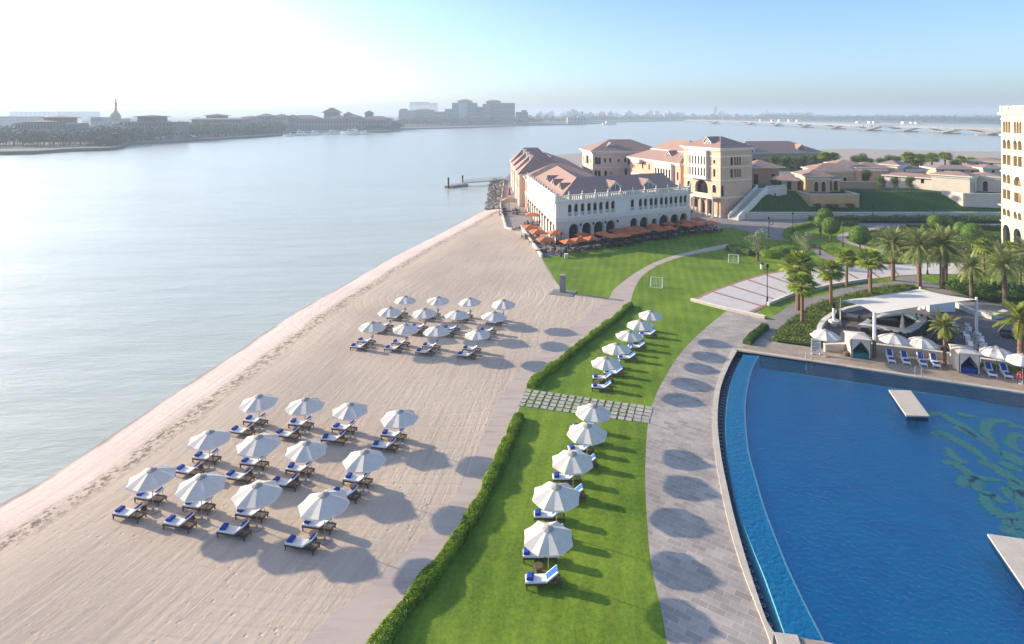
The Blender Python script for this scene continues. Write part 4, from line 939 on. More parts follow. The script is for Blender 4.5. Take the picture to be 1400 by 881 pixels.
def mid_building():
    M0 = Vector((26.2, 197.0)); M1 = Vector((48.5, 199.5)); d = (M1 - M0).normalized(); L = (M1 - M0).length
    t = thing('hotel_building', 'cream hotel building under one large hipped roof, standing alone behind the white wing', 'hotel', (M0.x, M0.y, 0))
    f = Facade(M0, M1); ux = f.u; X = lambda zx: 700 + zx / 7
    fr = wins([ux(X(808)), ux(X(836))], .9, 9.6, 11.9) + wins([ux(X(891)), ux(X(940)), ux(X(1085))], .7, 10.2, 11.6) + wins([ux(X(1022))], .6, 10.3, 11.2) + wins([ux(X(1120)), ux(X(1143)), ux(X(1162))], .7, 9.4, 11.8) + \
         wins([ux(X(803)), ux(X(836)), ux(X(897))], .9, 5.4, 7.7, arch=True) + wins([ux(X(1090)), ux(X(1150))], .8, 5.5, 8.1) + wins([ux(X(946))], 1.3, 5.0, 7.4, glass=WSTONE)
    lf = wins([14 - i * 1.55 for i in range(9)], .95, 5.0, 8.0, arch=True, glass=GLASS_B) + wins([7.6], 3.4, 9.3, 12.0) + wins([2.3, 12.5], 1.1, 9.8, 11.4)
    c = rect(M0, d, L, 15)
    fs = block(t, M0, d, L, 15, 0, 13.7, WCREAM, zr=17.4, over=1.0, front=fr, left=lf, trims=((8.4, 8.65, .12), (4.3, 4.55, .12), (13.1, 13.7, .35)))
    dormer(t, fs[0], fs[0].u(838), -2.2, 14.3, 2.8, 2.2, 4, TRIM, GLASS_B, ROOF)
    f = fs[0]; mb = MB(); f.box(mb, -.02, f.u(X(855)), 8.7, 13.0, -.05, .12, WPEACH); 
    mb = MB(); f.box(mb, f.u(X(1112)), f.u(X(1200)), 8.5, 8.75, -.05, 1.2, TRIM); f.box(mb, f.u(X(1112)), f.u(X(1200)), 9.4, 9.5, 1.1, 1.2, TRIM); mb.build('balcony', t, world=True)
mid_building()

def rear_wing():
    p0 = Vector((1.0, 226.0)); p1 = Vector((3.9, 164.0)); d = (p1 - p0).normalized(); L = (p1 - p0).length
    t = thing('hotel_building', 'pink waterside hotel building with several gabled roofs beside the jetty promenade', 'hotel', (p1.x, p1.y, 0))
    f = Facade(p0, p1)
    us = [3 + i * 4.0 for i in range(15)]
    lf = wins(us, 1.3, 5.0, 7.4, arch=True) + wins([u + 1 for u in us], 1.7, 0.1, 3.4, arch=True, depth=.6)
    fs = block(t, p0, d, L, 19, 0, 8.6, WPEACH, zr=12.6, over=.6, front=lf, trims=((4.1, 4.35, .15), (8.1, 8.6, .3)))
    for u, wd in ((8, 9), (22, 9), (38, 10), (52, 8)):
        mb = MB(); c = rect(Vector(f.pt(u - wd / 2, 0, 1.6).xy), d, wd, 14); mb.prism([(p.x, p.y) for p in c], 0, 8.9, WCREAM); w_ = mb.build('gable_bay', t, world=True)
        mb = MB(); hip(mb, c, 8.9, 12.9 + (u % 3) * .5, .5, ROOF); mb.build('roof', t, world=True)
        for k in (-1, 1):
            mb = MB(); f.box(mb, u + k * wd * .22 - .55, u + k * wd * .22 + .55, 4.9, 7.4, 1.55, 1.63, GLASS_D); mb.build('window', t, world=True)
    for u in (15, 30, 45):
        mb = MB(); f.box(mb, u - .5, u + .5, 9.0, 13.4, -3.2, -2.2, TRIM); f.box(mb, u - .62, u + .62, 13.4, 13.7, -3.32, -2.08, TRIM); mb.build('chimney', t, world=True)
rear_wing()

def hall():
    p0 = Vector((86, 232.0)); d = Vector((1, .12)).normalized()
    t = thing('hall_building', 'long pinkish hall with wide tiled roof behind the garden trees', 'hall', (86, 232, 5.5))
    fr = wins([3 + i * 4 for i in range(8)], 1.6, 1.0, 3.6, arch=True)
    fs = block(t, p0, d, 34, 16, 5.5, 11.0, WVIL2, zr=15.2, over=1.0, front=fr, trims=((5.0, 5.5, .3),))
    dormer(t, fs[0], 4.5, 0.5, 5.6, 5, 3.2, 6, TRIM, GLASS_B, ROOF)
    dormer(t, fs[0], 27, -1, 5.6, 3.5, 3.0, 6, TRIM, GLASS_B, ROOF)
hall()
def pavilion():
    t = thing('pavilion', 'small rose pavilion with low tiled roof at the head of the stair', 'pavilion', (70, 176, 5.5))
    fr = wins([1.3, 6.4], 1.3, 0.1, 3.0) 
    block(t, Vector((69.5, 176)), Vector((1, .06)), 8.2, 8, 5.5, 10.4, WVIL2, zr=12.4, over=1.3, front=fr, trims=((4.6, 4.9, .15),))
pavilion()

# ---- stair and its landing
def stair():
    a = Vector((53.6, 150.2)); b = Vector((63.6, 157.0)); d = (b - a).normalized(); n = Vector((d.y, -d.x)); L = (b - a).length; top = 6.6; N = 30
    t = thing('outside_staircase', 'long white outside stair with solid side walls climbing beside the peach building', 'staircase', (a.x, a.y, 0), 0)
    mb = MB(); 
    for i in range(N):
        p = a + d * (L * i / N); q = a + d * (L * (i + 1) / N); mb.prism([tuple(p - n * .0), tuple(p + n * 2.4), tuple(q + n * 2.4), tuple(q)], 0, top * (i + 1) / N, WALLW)
    mb.build('steps', t, world=True)
    for s0, s1, m in ((-.28, -.003, WWHITE), (2.403, 2.75, WWHITE)):
        mb = MB(); lo = [a + n * s0, b + n * s0, b + n * s1, a + n * s1]
        top_ = [(p.x, p.y, z) for p, z in zip(lo, (1.1, top + 1.1, top + 1.1, 1.1))]; bt = [(p.x, p.y, 0.0) for p in lo]
        for i in range(4):
            j = (i + 1) % 4; mb.face([bt[i], bt[j], top_[j], top_[i]], m)
        mb.face(top_, TRIM); mb.build('side_wall', t, world=True)
    mb = MB(); mb.prism([tuple(b + n * 2.7), tuple(b + n * 2.7 + d * 7 + n), tuple(b - n * 1 + d * 8), tuple(b - n * 1)], 2.0, top, WALLW); mb.build('landing', t, world=True)
    mb = MB(); f = Facade(b + n * 2.72, b + n * 3.72 + d * 7, top)
    f.box(mb, 0, f.L, .003, .2, -.3, 0, TRIM); f.box(mb, 0, f.L, .85, 1.0, -.3, 0, TRIM)
    for i in range(18): f.box(mb, i * f.L / 18, i * f.L / 18 + .16, .2, .85, -.23, -.07, TRIM)
    mb.build('balustrade', t, world=True)
stair()

# ---- villas
VT = ((.0, .35, .05), (3.6, 3.85, .12))
def villas():
    Z = 5.5
    t = thing('villa', 'ochre villa with stepped tiled roofs above its own retaining wall', 'villa', (80, 160, Z))
    aw = lambda us, **k: wins(us, 1.0, .25, 2.9, arch=True, **k)
    block(t, Vector((76.9, 158.5)), Vector((1, -.06)), 6.0, 8, Z, 9.7, WVIL, zr=11.4, over=.7, front=aw([2.5, 4.3]), trims=((3.4, 3.7, .15), (4.0, 4.2, .25)))
    block(t, Vector((83.0, 160.5)), Vector((1, -.06)), 3.6, 7, Z, 8.6, WVIL, zr=9.9, over=.5, front=aw([1.0, 2.5]), trims=((2.8, 3.1, .15),))
    block(t, Vector((85.0, 170)), Vector((1, -.06)), 10.5, 8, Z, 10.2, WVIL, zr=12.0, over=.6, front=aw([8.0]), trims=((4.2, 4.7, .2),))
    block(t, Vector((99.2, 186)), Vector((1, -.12)), 6.8, 7, Z, 10.4, WVIL, zr=11.9, over=.7, front=aw([2.2, 4.5]), left=wins([3], 1, 3.2, 4.8), trims=((4.2, 4.9, .2),))
    block(t, Vector((70.5, 164)), Vector((1, -.5)), 6.0, 5, Z, 8.2, WVIL, zr=9.6, over=.5, front=aw([1.6, 4.0]), trims=((2.5, 2.7, .12),))
    def rwall(pts, z0, z1, m, name, label, cat='wall', cap=True):
        mb = MB()
        for p, q in zip(pts, pts[1:]): mb.seg(p, q, .35, z0, z1, m); 
        for p, q in zip(pts, pts[1:]): mb.seg(p, q, .5, z1, z1 + .12, TRIM) if cap else None
        o = mb.build(name, origin=(pts[0][0], pts[0][1], z0)); tag(o, label, cat); return o
    rwall([(74.8, 159.2), (75.2, 153.2), (87.2, 152.7), (87.6, 159.6)], 1.3, 5.75, WVIL, 'retaining_wall', 'tall ochre retaining wall with shrubs at its foot, below the ochre villa')
    rwall([(88.2, 167.5), (99.5, 165.6), (104, 172)], 5.2, 7.4, WVIL2, 'garden_wall', 'brown garden wall between the ochre villa and the grass bank')
    t = thing('villa', 'rose brown villa with a square tower, in the middle of the villa row', 'villa', (112, 185, Z))
    block(t, Vector((104.6, 184)), Vector((1, -.1)), 9.0, 8, Z, 9.6, WVIL2, zr=11.2, over=.7, front=wins([2.5], 2.0, .8, 3.0, arch=True), trims=((3.3, 3.9, .2),))
    block(t, Vector((112.4, 186)), Vector((.6, -.8)), 5.2, 6.5, Z, 10.5, WCREAM, zr=11.9, over=.8, front=aw([2.6]), right=aw([1.8, 3.6]), trims=((4.3, 5.0, .25),))
    block(t, Vector((119.5, 184.6)), Vector((1, 0)), 6.5, 6, Z, 9.0, WVIL2, zr=10.2, over=.6, front=wins([2], 1.0, .6, 2.4), trims=((2.9, 3.4, .2),))
    rwall([(108.5, 172), (117.5, 169.8), (124, 172)], 5.2, 7.3, WVIL2, 'garden_wall', 'rose garden wall in front of the rose brown villa')
    t = thing('villa', 'white villa on the crest of the grass bank with low tiled wing', 'villa', (116, 158, Z))
    block(t, Vector((105.8, 172.5)), Vector((.62, -.78)), 12, 7, Z, 8.5, WVILW, zr=9.5, over=.6, front=wins([3, 6, 9.4], .8, 1.6, 3.0), right=aw([1.8, 4.0]), trims=((2.9, 3.0, .12),))
    block(t, Vector((112.6, 163)), Vector((.62, -.78)), 8.5, 6, Z, 9.7, WVILW, zr=10.8, over=.7, right=aw([1.8, 3.6]), trims=((3.7, 4.2, .25),))
    block(t, Vector((122.5, 162)), Vector((.75, -.66)), 6, 8, Z, 9.4, WVILW, over=.5, zr=10.4, right=wins([3], 1.4, .1, 3.0, arch=True), front=wins([3], 1.0, .1, 2.8, arch=True), trims=((3.4, 3.9, .2),))
    rwall([(112.4, 158.6), (113.9, 153.2), (127, 152.3), (150, 152.0)], 1.3, 5.9, WVILW, 'retaining_wall', 'pale retaining wall running into the tall tower, below the white villa')
    t = thing('villa', 'low cream villa seen just over the white villa roofs', 'villa', (140, 195, Z))
    block(t, Vector((137, 196)), Vector((1, -.1)), 13.5, 8, Z, 8.2, WVIL, zr=9.3, over=.6, front=wins([2, 5, 8, 11], .9, 1.2, 2.4), trims=((2.5, 2.7, .2),))
    block(t, Vector((149, 192)), Vector((1, -.1)), 7, 8, Z, 8.7, WVILW, zr=9.8, over=.6, front=wins([3], .9, 1.2, 2.8), trims=((2.95, 3.2, .2),))
    t = thing('villa', 'pinkish flat villa farthest back by the sand, beside the tall tower', 'villa', (165, 218, Z))
    block(t, Vector((164, 219)), Vector((.75, -.66)), 11, 14, Z, 8.9, WCREAM, zr=10.2, over=.5, front=wins([3, 7], 1.0, 1.0, 3.0), right=wins([3, 8], 1.0, 1.0, 3.0), trims=((3.1, 3.4, .2),))
    # low pale wall along the foot of the bank
    mb = MB(); mb.seg((57.6, 149.5), (84, 149.4), .4, -.2, 1.72, WALLW); mb.seg((84, 149.4), (150, 149.4), .4, -.2, 1.72, WALLW); mb.seg((57.6, 149.5), (150, 149.4), .55, 1.72, 1.84, TRIM)
    tag(mb.build('low_wall', origin=(57.6, 149.5, 0)), 'long low pale wall along the foot of the grass bank', 'wall')
villas()

# ---- tall tower block on the right edge
def tower():
    p0 = Vector((97.2, 120.6)); d = Vector((-.28, -.96)).normalized()
    t = thing('hotel_tower', 'tall cream hotel tower with rows of arched loggias at the photo edge', 'hotel', (p0.x, p0.y, 0))
    f = Facade(p0, p0 + d * 25); X = lambda x: f.u(1350 + x / 4)
    u1, u2 = X(105), X(165); pitch = u2 - u1
    fr = []
    for k in range(0, 6):
        c = u1 + k * pitch
        e = k % 2 == 0
        fr += wins([c - 1.0, c, c + 1.0], .86, 22.3, 24.6, arch=True, depth=.4)
        fr += wins([c - .85, c + .85], 1.5, 18.3, 21.3, arch=True, point=1.35, depth=.5, rail=True)
        fr += wins([c - .85, c + .85], 1.5, 15.2, 18.0, depth=.5, rail=True)
        if e:
            fr += wins([c - .8, c + .8], 1.4, 11.6, 14.3, arch=True, depth=.5, rail=True); fr += wins([c - .8, c + .8], 1.4, 8.5, 11.2, depth=.5, rail=True)
        else:
            fr += wins([c], 2.7, 11.5, 14.2, arch=True, depth=.6, rail=True); fr += wins([c], 2.6, 8.4, 11.1, depth=.6, rail=True)
        fr += wins([c - .8, c + .8], 1.35, 5.2, 7.5, arch=True, depth=.45, rail=True); fr += wins([c], 2.9, .1, 4.4, arch=True, depth=.6)
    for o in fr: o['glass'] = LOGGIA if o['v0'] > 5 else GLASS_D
    fs = block(t, p0, d, 25, 22, 0, 26.3, WTOWER, front=fr, frame=None, trims=((4.75, 5.0, .2), (7.9, 8.15, .45), (14.6, 14.85, .2), (21.7, 22.0, .3), (24.9, 25.1, .15), (25.9, 26.32, .5)))
    parapet(t, fs[0], 26.33, 1.2, 2.4, TRIM, finial=False); parapet(t, fs[3], 26.33, 1.2, 2.4, TRIM, finial=False)
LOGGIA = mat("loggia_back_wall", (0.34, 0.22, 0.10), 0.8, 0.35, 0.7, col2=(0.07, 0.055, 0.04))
tower()

# ---- beach-side terrace wall, jetty, rocks
mb = MB()
tw = [(P(x, y).x, P(x, y).y) for x, y in [(741, 352), (712, 311)]]; mb.seg(tw[0], tw[1], .35, -1.2, .55, WALLW)
tw2 = [(P(x, y).x, P(x, y).y) for x, y in [(700, 315), (692, 313.5), (684, 284), (689, 247)]]
for a, b in zip(tw2, tw2[1:]): mb.seg(a, b, .35, -1.2, .55, WALLW)
mb.seg((P(712, 311).x, P(712, 311).y), (P(700, 315).x, P(700, 315).y), .35, -1.2, .5, STONE_B)
tag(mb.build('terrace_wall', origin=(*tw[0], 0)), 'low pale wall between the sand and the hotel terrace', 'wall')
def rocks():
    mb = MB(); rnd = random.Random(3)
    c0 = [P(664, 288, -1), P(671, 246, -1)]; c1 = [P(686, 284, 0), P(689, 246, 0)]
    for i in range(420):
        u, v = rnd.random(), rnd.random()
        a = c0[0].lerp(c0[1], v); b = c1[0].lerp(c1[1], v); p = a.lerp(b, u); p.z = -1.0 + 1.1 * u + rnd.uniform(-.1, .25)
        r = rnd.uniform(.35, .75); vs_ = []
        M = Matrix.Rotation(rnd.uniform(0, 6.3), 3, 'Z') @ Matrix.Rotation(rnd.uniform(0, 3), 3, 'X')
        base = [(-1, -1, -1), (1, -1, -1), (1, 1, -1), (-1, 1, -1), (-1, -1, 1), (1, -1, 1), (1, 1, 1), (-1, 1, 1)]
        vs_ = [p + M @ Vector((x * r * rnd.uniform(.5, .9), y * r * rnd.uniform(.5, .9), z * r * rnd.uniform(.4, .75))) for x, y, z in base]
        mb.mesh(vs_, [(0, 3, 2, 1), (4, 5, 6, 7), (0, 1, 5, 4), (1, 2, 6, 5), (2, 3, 7, 6), (3, 0, 4, 7)], ROCK)
    o = mb.build('rock_revetment'); tag(o, 'grey boulders piled along the promenade edge at the water', 'rocks', kind='stuff')
rocks()
def jetty():
    a = P(689, 246, .2); b = P(633, 250.5, .2)
    t = thing('jetty', 'narrow railed jetty leading from the promenade to a floating pontoon', 'jetty', (a.x, a.y, 0))
    mb = MB(); mb.seg(a.xy, b.xy, 1.8, .1, .3, CONC)
    mb.build('gangway', t, world=True)
    for s in (-.85, .85):
        mb = MB(); mb.seg(a.xy, b.xy, .06, 1.25, 1.33, WALLW, off=s); d = (b - a).xy
        for i in range(17):
            q = a.xy + d * (i / 16) + Vector((d.normalized().y, -d.normalized().x)) * s; mb.tube((q.x, q.y, .3), (q.x, q.y, 1.25), .04, .04, WALLW, 5)
        for z in (.6, .9): mb.seg(a.xy, b.xy, .04, z, z + .05, WALLW, off=s)
        mb.build('railing', t, world=True)
    p = [P(638, 254, -.9), P(625, 254.5, -.9), P(613, 257, -.9)]
    mb = MB(); mb.seg(p[0].xy, p[1].xy, 4.5, -1.2, -.2, CONC); mb.seg(p[1].xy, p[2].xy, 3.2, -1.2, -.25, CONC); mb.build('pontoon', t, world=True)
    for q, h in ((P(632.5, 253, -1), 3.6), (P(613, 258, -1), 4.0)):
        mb = MB(); mb.tube((q.x, q.y, -2), (q.x, q.y, h - 1), .32, .30, METAL_D, 10); mb.build('pile', t, world=True)
jetty()
# ================================================================== vegetation
def leaf_quad(mb, p, s, nrm, rnd, m):
    """one small folded leaf clump face"""
    a = nrm.orthogonal().normalized(); a = Matrix.Rotation(rnd.uniform(0, 6.28), 3, nrm) @ a; b = nrm.cross(a)
    l, w_ = s * rnd.uniform(.8, 1.3), s * rnd.uniform(.4, .65)
    i = len(mb.v); mb.v += [tuple(p - a * l * .5), tuple(p + b * w_ * .5), tuple(p + a * l * .5), tuple(p - b * w_ * .5)]
    mb.f.append((i, i + 1, i + 2, i + 3)); mb.m.append(mb.mi(m))
def rdir(rnd):
    while True:
        v = Vector((rnd.uniform(-1, 1), rnd.uniform(-1, 1), rnd.uniform(-1, 1)))
        if .05 < v.length < 1: return v.normalized()
def hedge(name, center, wd, h, m, label, dens=420, size=.10, rag=.10, seed=1, cat='hedge', core=True):
    """clipped hedge along a ground line: a leafy body with an uneven skin"""
    rnd = random.Random(seed); mb = MB(); pts = resample(center, max(8, int(sum((b - a).length for a, b in zip(center, center[1:])) / .5)))
    n = len(pts); rows = []
    prof = [(-.5, 0), (-.5, .55), (-.40, .9), (-.15, 1), (.15, 1), (.40, .9), (.5, .55), (.5, 0)]
    for i, p in enumerate(pts):
        a, b = pts[max(i - 1, 0)], pts[min(i + 1, n - 1)]; d = (b - a); d.z = 0; d.normalize(); nn = Vector((-d.y, d.x, 0)); 
        k = 1 + rag * math.sin(i * .9 + seed) * .7 + rnd.uniform(-rag, rag) * .9
        rows.append([Vector((p.x, p.y, 0)) + nn * (x * wd * k) + Vector((0, 0, z * h * k)) for x, z in prof])
    c = len(prof)
    if core:
        vs_ = [v * 1 for r_ in rows for v in r_]
        mb.mesh(vs_, [(i * c + k, (i + 1) * c + k, (i + 1) * c + k + 1, i * c + k + 1) for i in range(n - 1) for k in range(c - 1)], m)
        mb.face(rows[0], m); mb.face(rows[-1][::-1], m)
    for i in range(n - 1):
        cen = (rows[i][0] + rows[i][-1]) / 2 + Vector((0, 0, h * .45))
        cnt = int(dens * (pts[i + 1] - pts[i]).length * (wd + h * 1.6))
        for _ in range(cnt):
            k = rnd.randrange(c - 1); u, v = rnd.random(), rnd.random()
            p = rows[i][k].lerp(rows[i][k + 1], u).lerp(rows[i + 1][k].lerp(rows[i + 1][k + 1], u), v)
            nr = (p - cen).normalized(); nr = (nr + rdir(rnd) * .9).normalized()
            leaf_quad(mb, p + nr * rnd.uniform(-.02, .09) * (size / .1), size, nr, rnd, m)
    o = mb.build(name, origin=(pts[n // 2].x, pts[n // 2].y, 0)); return tag(o, label, cat)
HC1 = cr([P(x, y, .5) for x, y in [(470, 952), (510, 884), (545, 834), (575, 797), (610, 753), (636, 714), (656, 682), (673, 647), (689, 612), (701, 585), (710, 563)]], 6)
hedge('hedge', HC1, .80, .48, HEDGE, 'long bright green hedge curving along the beach path below the stepping stones', 620, .11, .2, 2)
HC2 = cr([P(x, y, .5) for x, y in [(725, 524), (740, 510), (765, 491), (790, 471), (820, 448), (845, 429), (862, 413)]], 6)
hedge('hedge', HC2, .80, .48, HEDGE, 'bright green hedge curving along the beach path above the stepping stones', 420, .12, .2, 5)

def groundcover(name, poly, h, m, label, dens, size, seed=1, kind='stuff'):
    rnd = random.Random(seed); mb = MB(); pp = [(p.x, p.y) for p in poly]
    mb.cap([(x, y, h * .35) for x, y in (pp if _area(pp) > 0 else pp[::-1])], m)
    x0, x1 = min(p[0] for p in pp), max(p[0] for p in pp); y0, y1 = min(p[1] for p in pp), max(p[1] for p in pp)
    n = int(dens * (x1 - x0) * (y1 - y0))
    for _ in range(n):
        x, y = rnd.uniform(x0, x1), rnd.uniform(y0, y1)
        if not inside(x, y, pp): continue
        b = .75 + .5 * math.sin(x * 1.1 + 2 * math.sin(y * .9)) * math.sin(y * 1.3)
        nr = (Vector((0, 0, .8)) + rdir(rnd)).normalized()
        leaf_quad(mb, Vector((x, y, h * (.35 + .65 * rnd.random() * b))), size, nr, rnd, m)
    o = mb.build(name); return tag(o, label, 'plants', kind=kind)
def _area(p): return sum(p[i][0] * p[(i + 1) % len(p)][1] - p[(i + 1) % len(p)][0] * p[i][1] for i in range(len(p)))
def inside(x, y, p):
    c = False; j = len(p) - 1
    for i in range(len(p)):
        if (p[i][1] > y) != (p[j][1] > y) and x < (p[j][0] - p[i][0]) * (y - p[i][1]) / (p[j][1] - p[i][1]) + p[i][0]: c = not c
        j = i
    return c
groundcover('ground_cover', W([(1054, 467.5), (1066, 451), (1079, 440), (1097, 428), (1117, 417), (1145, 408), (1188, 397), (1228, 391), (1252, 392), (1240, 401), (1200, 411), (1160, 420), (1140, 428), (1126, 438), (1120, 448), (1117, 476)]), .55, IVY, 'low ivy ground cover between the curved walk and the pool bar', 150, .17)
groundcover('shrubs', W([(1283, 394), (1303, 392), (1340, 396), (1400, 398), (1420, 412), (1352, 415), (1335, 411), (1300, 402)]), 1.6, HEDGE_D, 'dense green shrubs behind the pool bar', 60, .3, 4)
groundcover('shrubs', W([(1122, 341.5), (1135, 339), (1160, 348), (1195, 360), (1230, 362), (1228, 358.5), (1180, 357), (1150, 354)]), 1.0, HEDGE, 'light green shrubs beside the forecourt path', 70, .24, 6)
groundcover('shrubs', W([(1190, 318), (1240, 312), (1320, 316), (1365, 326), (1360, 345), (1290, 350), (1210, 340), (1186, 330)]), 0.8, IVY, 'mixed low shrubs under the date palms', 40, .3, 8)
groundcover('shrubs', W([(1105, 304.5), (1190, 305.5), (1300, 306), (1372, 306), (1372, 301.4), (1300, 301.4), (1190, 301.4), (1105, 301.4)]), 1.5, HEDGE_D, 'dark shrub border along the foot of the grass bank wall', 40, .3, 9)

# clipped hedges beside the lawn and the forecourt
def hpx(l, z=.8): return [P(x, y, z) for x, y in l]
hedge('hedge', cr(hpx([(999, 336), (1012, 340), (1028, 343)]), 3), 2.6, 1.1, HEDGE_D, 'dark clipped hedge block at the end of the grey path beside the small goal', 60, .2, .1, 11)
hedge('hedge', cr(hpx([(1042, 344), (1058, 346), (1066, 340), (1088, 339)]), 4), 2.4, 1.1, HEDGE, 'wavy clipped hedge between the two olive trees', 60, .2, .08, 12)
hedge('hedge', cr(hpx([(1113, 303), (1090, 308), (1078, 314), (1076, 319), (1084, 325), (1098, 331), (1112, 334)]), 4), 1.5, .8, HEDGE, 'low clipped hedge curling round the bed with the street lamp', 60, .2, .08, 13)
hedge('hedge', cr(hpx([(1150, 304), (1172, 305)]), 2), 1.6, 1.2, HEDGE_D, 'short dark hedge behind the lone round topiary tree', 50, .2, .08, 14)
hedge('hedge', cr(hpx([(1240, 309), (1300, 309.5), (1372, 310)]), 2), 1.5, 1.0, HEDGE_D, 'straight dark hedge behind the date palms', 30, .25, .08, 15)
hedge('hedge', cr(hpx([(1021, 462), (1032, 451), (1046, 440)]), 3), .9, .55, HEDGE_D, 'narrow hedge strip at the end of the curved walk beside the promenade', 160, .13, .08, 16)
hedge('hedge', cr(hpx([(1339, 492), (1370, 497), (1405, 501)]), 2), .6, .5, IVY, 'thin hedge along the pool deck wall by the second cabana', 160, .13, .1, 17)

# ---- round topiary trees
def topiary():
    rnd = random.Random(5); r = thing('topiary_tree', '', 'tree', group='clipped round topiary trees')
    mb = MB(); mb.tube((0, 0, 0), (0, 0, 1.6), .13, .10, BARK2, 7); mb.build('trunk', r)
    mb = MB(); C_ = Vector((0, 0, 2.6)); mb.lathe([(1.25 * math.cos(a), 2.6 + 1.25 * math.sin(a)) for a in [R(x) for x in range(-85, 90, 17)]], TOPI, 14)
    for _ in range(2600):
        d = rdir(rnd); k = 1.30 + rnd.uniform(-.10, .09) + .05 * math.sin(d.x * 7) * math.cos(d.z * 8)
        leaf_quad(mb, C_ + d * k, .17, (d + rdir(rnd) * .8).normalized(), rnd, TOPI)
    mb.build('crown', r); return r
TP = topiary()
for px, py, rad, lab in [(1128, 294, 10, 'round clipped topiary tree, rear of the three beside the street lamp'), (1122.5, 303, 9.5, 'round clipped topiary tree, smallest of the three beside the street lamp'),
        (1135.5, 308, 11.5, 'round clipped topiary tree, front one of the three beside the street lamp'), (1175.5, 320, 13, 'large round topiary tree standing alone inside the curling path'),
        (1279, 303, 10, 'round topiary tree behind the date palms, nearest to the grass bank'), (1295, 306, 9, 'round topiary tree behind the middle date palms, second of a row'),
        (1314, 312, 9, 'small round topiary tree, third of the row behind the date palms'), (1329, 317, 13, 'widest round topiary tree of the row toward the tower'), (1334, 325, 10, 'low round topiary tree in front of the widest one toward the tower')]:
    c = P(px, py, 2.6); s = c.y; k = rad * s / F / 1.33; c = P(px, py, 2.6 * k); k = rad * c.y / F / 1.33
    place(TP, (c.x, c.y, 0), random.uniform(0, 6), lab, k)

# ---- broad and olive trees
def clump_tree(name, m, label, cat, th, cw, ch, seed, n=1100, size=.28, clumps=9, trunk=.14, bark=None):
    rnd = random.Random(seed); r = thing(name, label, cat); mb = MB(); bark = bark or BARK
    cs = [Vector((rnd.uniform(-1, 1) * cw * .6, rnd.uniform(-1, 1) * cw * .6, th + ch * rnd.uniform(.15, .85))) for _ in range(clumps)]
    f0 = Vector((rnd.uniform(-.1, .1), 0, th * .6)); mb.tube((0, 0, 0), f0, trunk, trunk * .8, bark, 7)
    for c in cs[:6]: mb.tube(f0, f0.lerp(c, .85), trunk * .5, trunk * .15, bark, 5)
    mb.build('trunk', r); mb = MB()
    for c in cs:
        rr = cw * rnd.uniform(.35, .6)
        for _ in range(n // clumps):
            d = rdir(rnd); leaf_quad(mb, c + Vector((d.x, d.y, d.z)) * rr * rnd.random() ** .4, size, (d + rdir(rnd)).normalized(), rnd, m)
    mb.build('crown', r); return r
OL = clump_tree('olive_tree', OLIVE, '', 'tree', 1.3, 1.5, 2.9, 21, 2200, .17, 12, .2)
OL['group'] = 'olive trees by the lawn'
p = P(1036, 357); place(OL, (p.x, p.y, 0), 0, 'pale grey green olive tree with twisted trunk beside the litter bin', 1.35)
p = P(1100, 357); place(OL, (p.x, p.y, 0), 2, 'pale grey green olive tree partly behind the fan palm crown', 1.2)
BT = clump_tree('garden_tree', TREEG, '', 'tree', .8, 1.9, 4.0, 33, 2200, .3, 14)
BT['group'] = 'leafy trees among the villas'
for i, (px, py, z, k, lab) in enumerate([(1203, 263, 5.5, .85, 'small leafy tree at the crest of the grass bank before the rose villa'), (1222, 262, 5.5, .75, 'small rounded tree at the crest of the bank, beside the rose garden wall'), (1244, 262, 5.5, .8, 'leafy tree on the bank crest just before the white villa'),
        (1186, 255, 5.5, .95, 'dark leafy tree at the corner of the brown garden wall'), (1060, 261, 5.5, .6, 'dark bush tree at the head of the white stair'), (1042, 236, 5.5, .8, 'dark tree squeezed between the peach building and the pavilion')]):
    p = P(px, py, z); place(BT, (p.x, p.y, z), i * 1.3, lab, k)
for i, (px, py, k) in enumerate([(1112, 287, .8), (1128, 287, .75), (1142, 288, .7), (1160, 288, .8)]):
    p = P(px, py, 1.8); place(BT, (p.x, 151.4, 1.9), i * 1.9, ['wide dark shrub hugging the ochre retaining wall, at its stair end', 'second dark shrub before the ochre retaining wall', 'low dark shrub near the middle of the ochre retaining wall', 'dark shrub at the far end of the ochre retaining wall'][i], (k * .9, k * .6, k * .45))
names = ['tree in the garden belt behind the pavilion', 'bright green tree in the garden belt behind the pavilion', 'tall tree of the garden belt before the hall']
rnd = random.Random(77)
belt = [(1046, 226, .9), (1056, 229, 1.1), (1066, 228, 1.0), (1077, 229, 1.15), (1088, 228, 1.0), (1099, 229, 1.1), (1110, 227, 1.0), (1122, 225, 1.0), (1135, 224, .9), (1168, 226, 1.1), (1178, 229, 1.2), (1190, 228, 1.0), (1203, 227, 1.05), (1215, 227, 1.1), (1226, 228, 1.0), (1238, 228, 1.1), (1248, 229, 1.0), (1260, 230, 1.15), (1304, 232, 1.0)]
for i, (px, py, k) in enumerate(belt):
    p = P(px, py + 5, 5.5); o = place(BT, (p.x, p.y, 5.5), rnd.uniform(0, 6), 'leafy green tree in the dense belt between the villas and the far sand', (k * 1.15, k * 1.15, k * rnd.uniform(.8, 1.12))); o['group'] = 'belt of trees before the far sand'

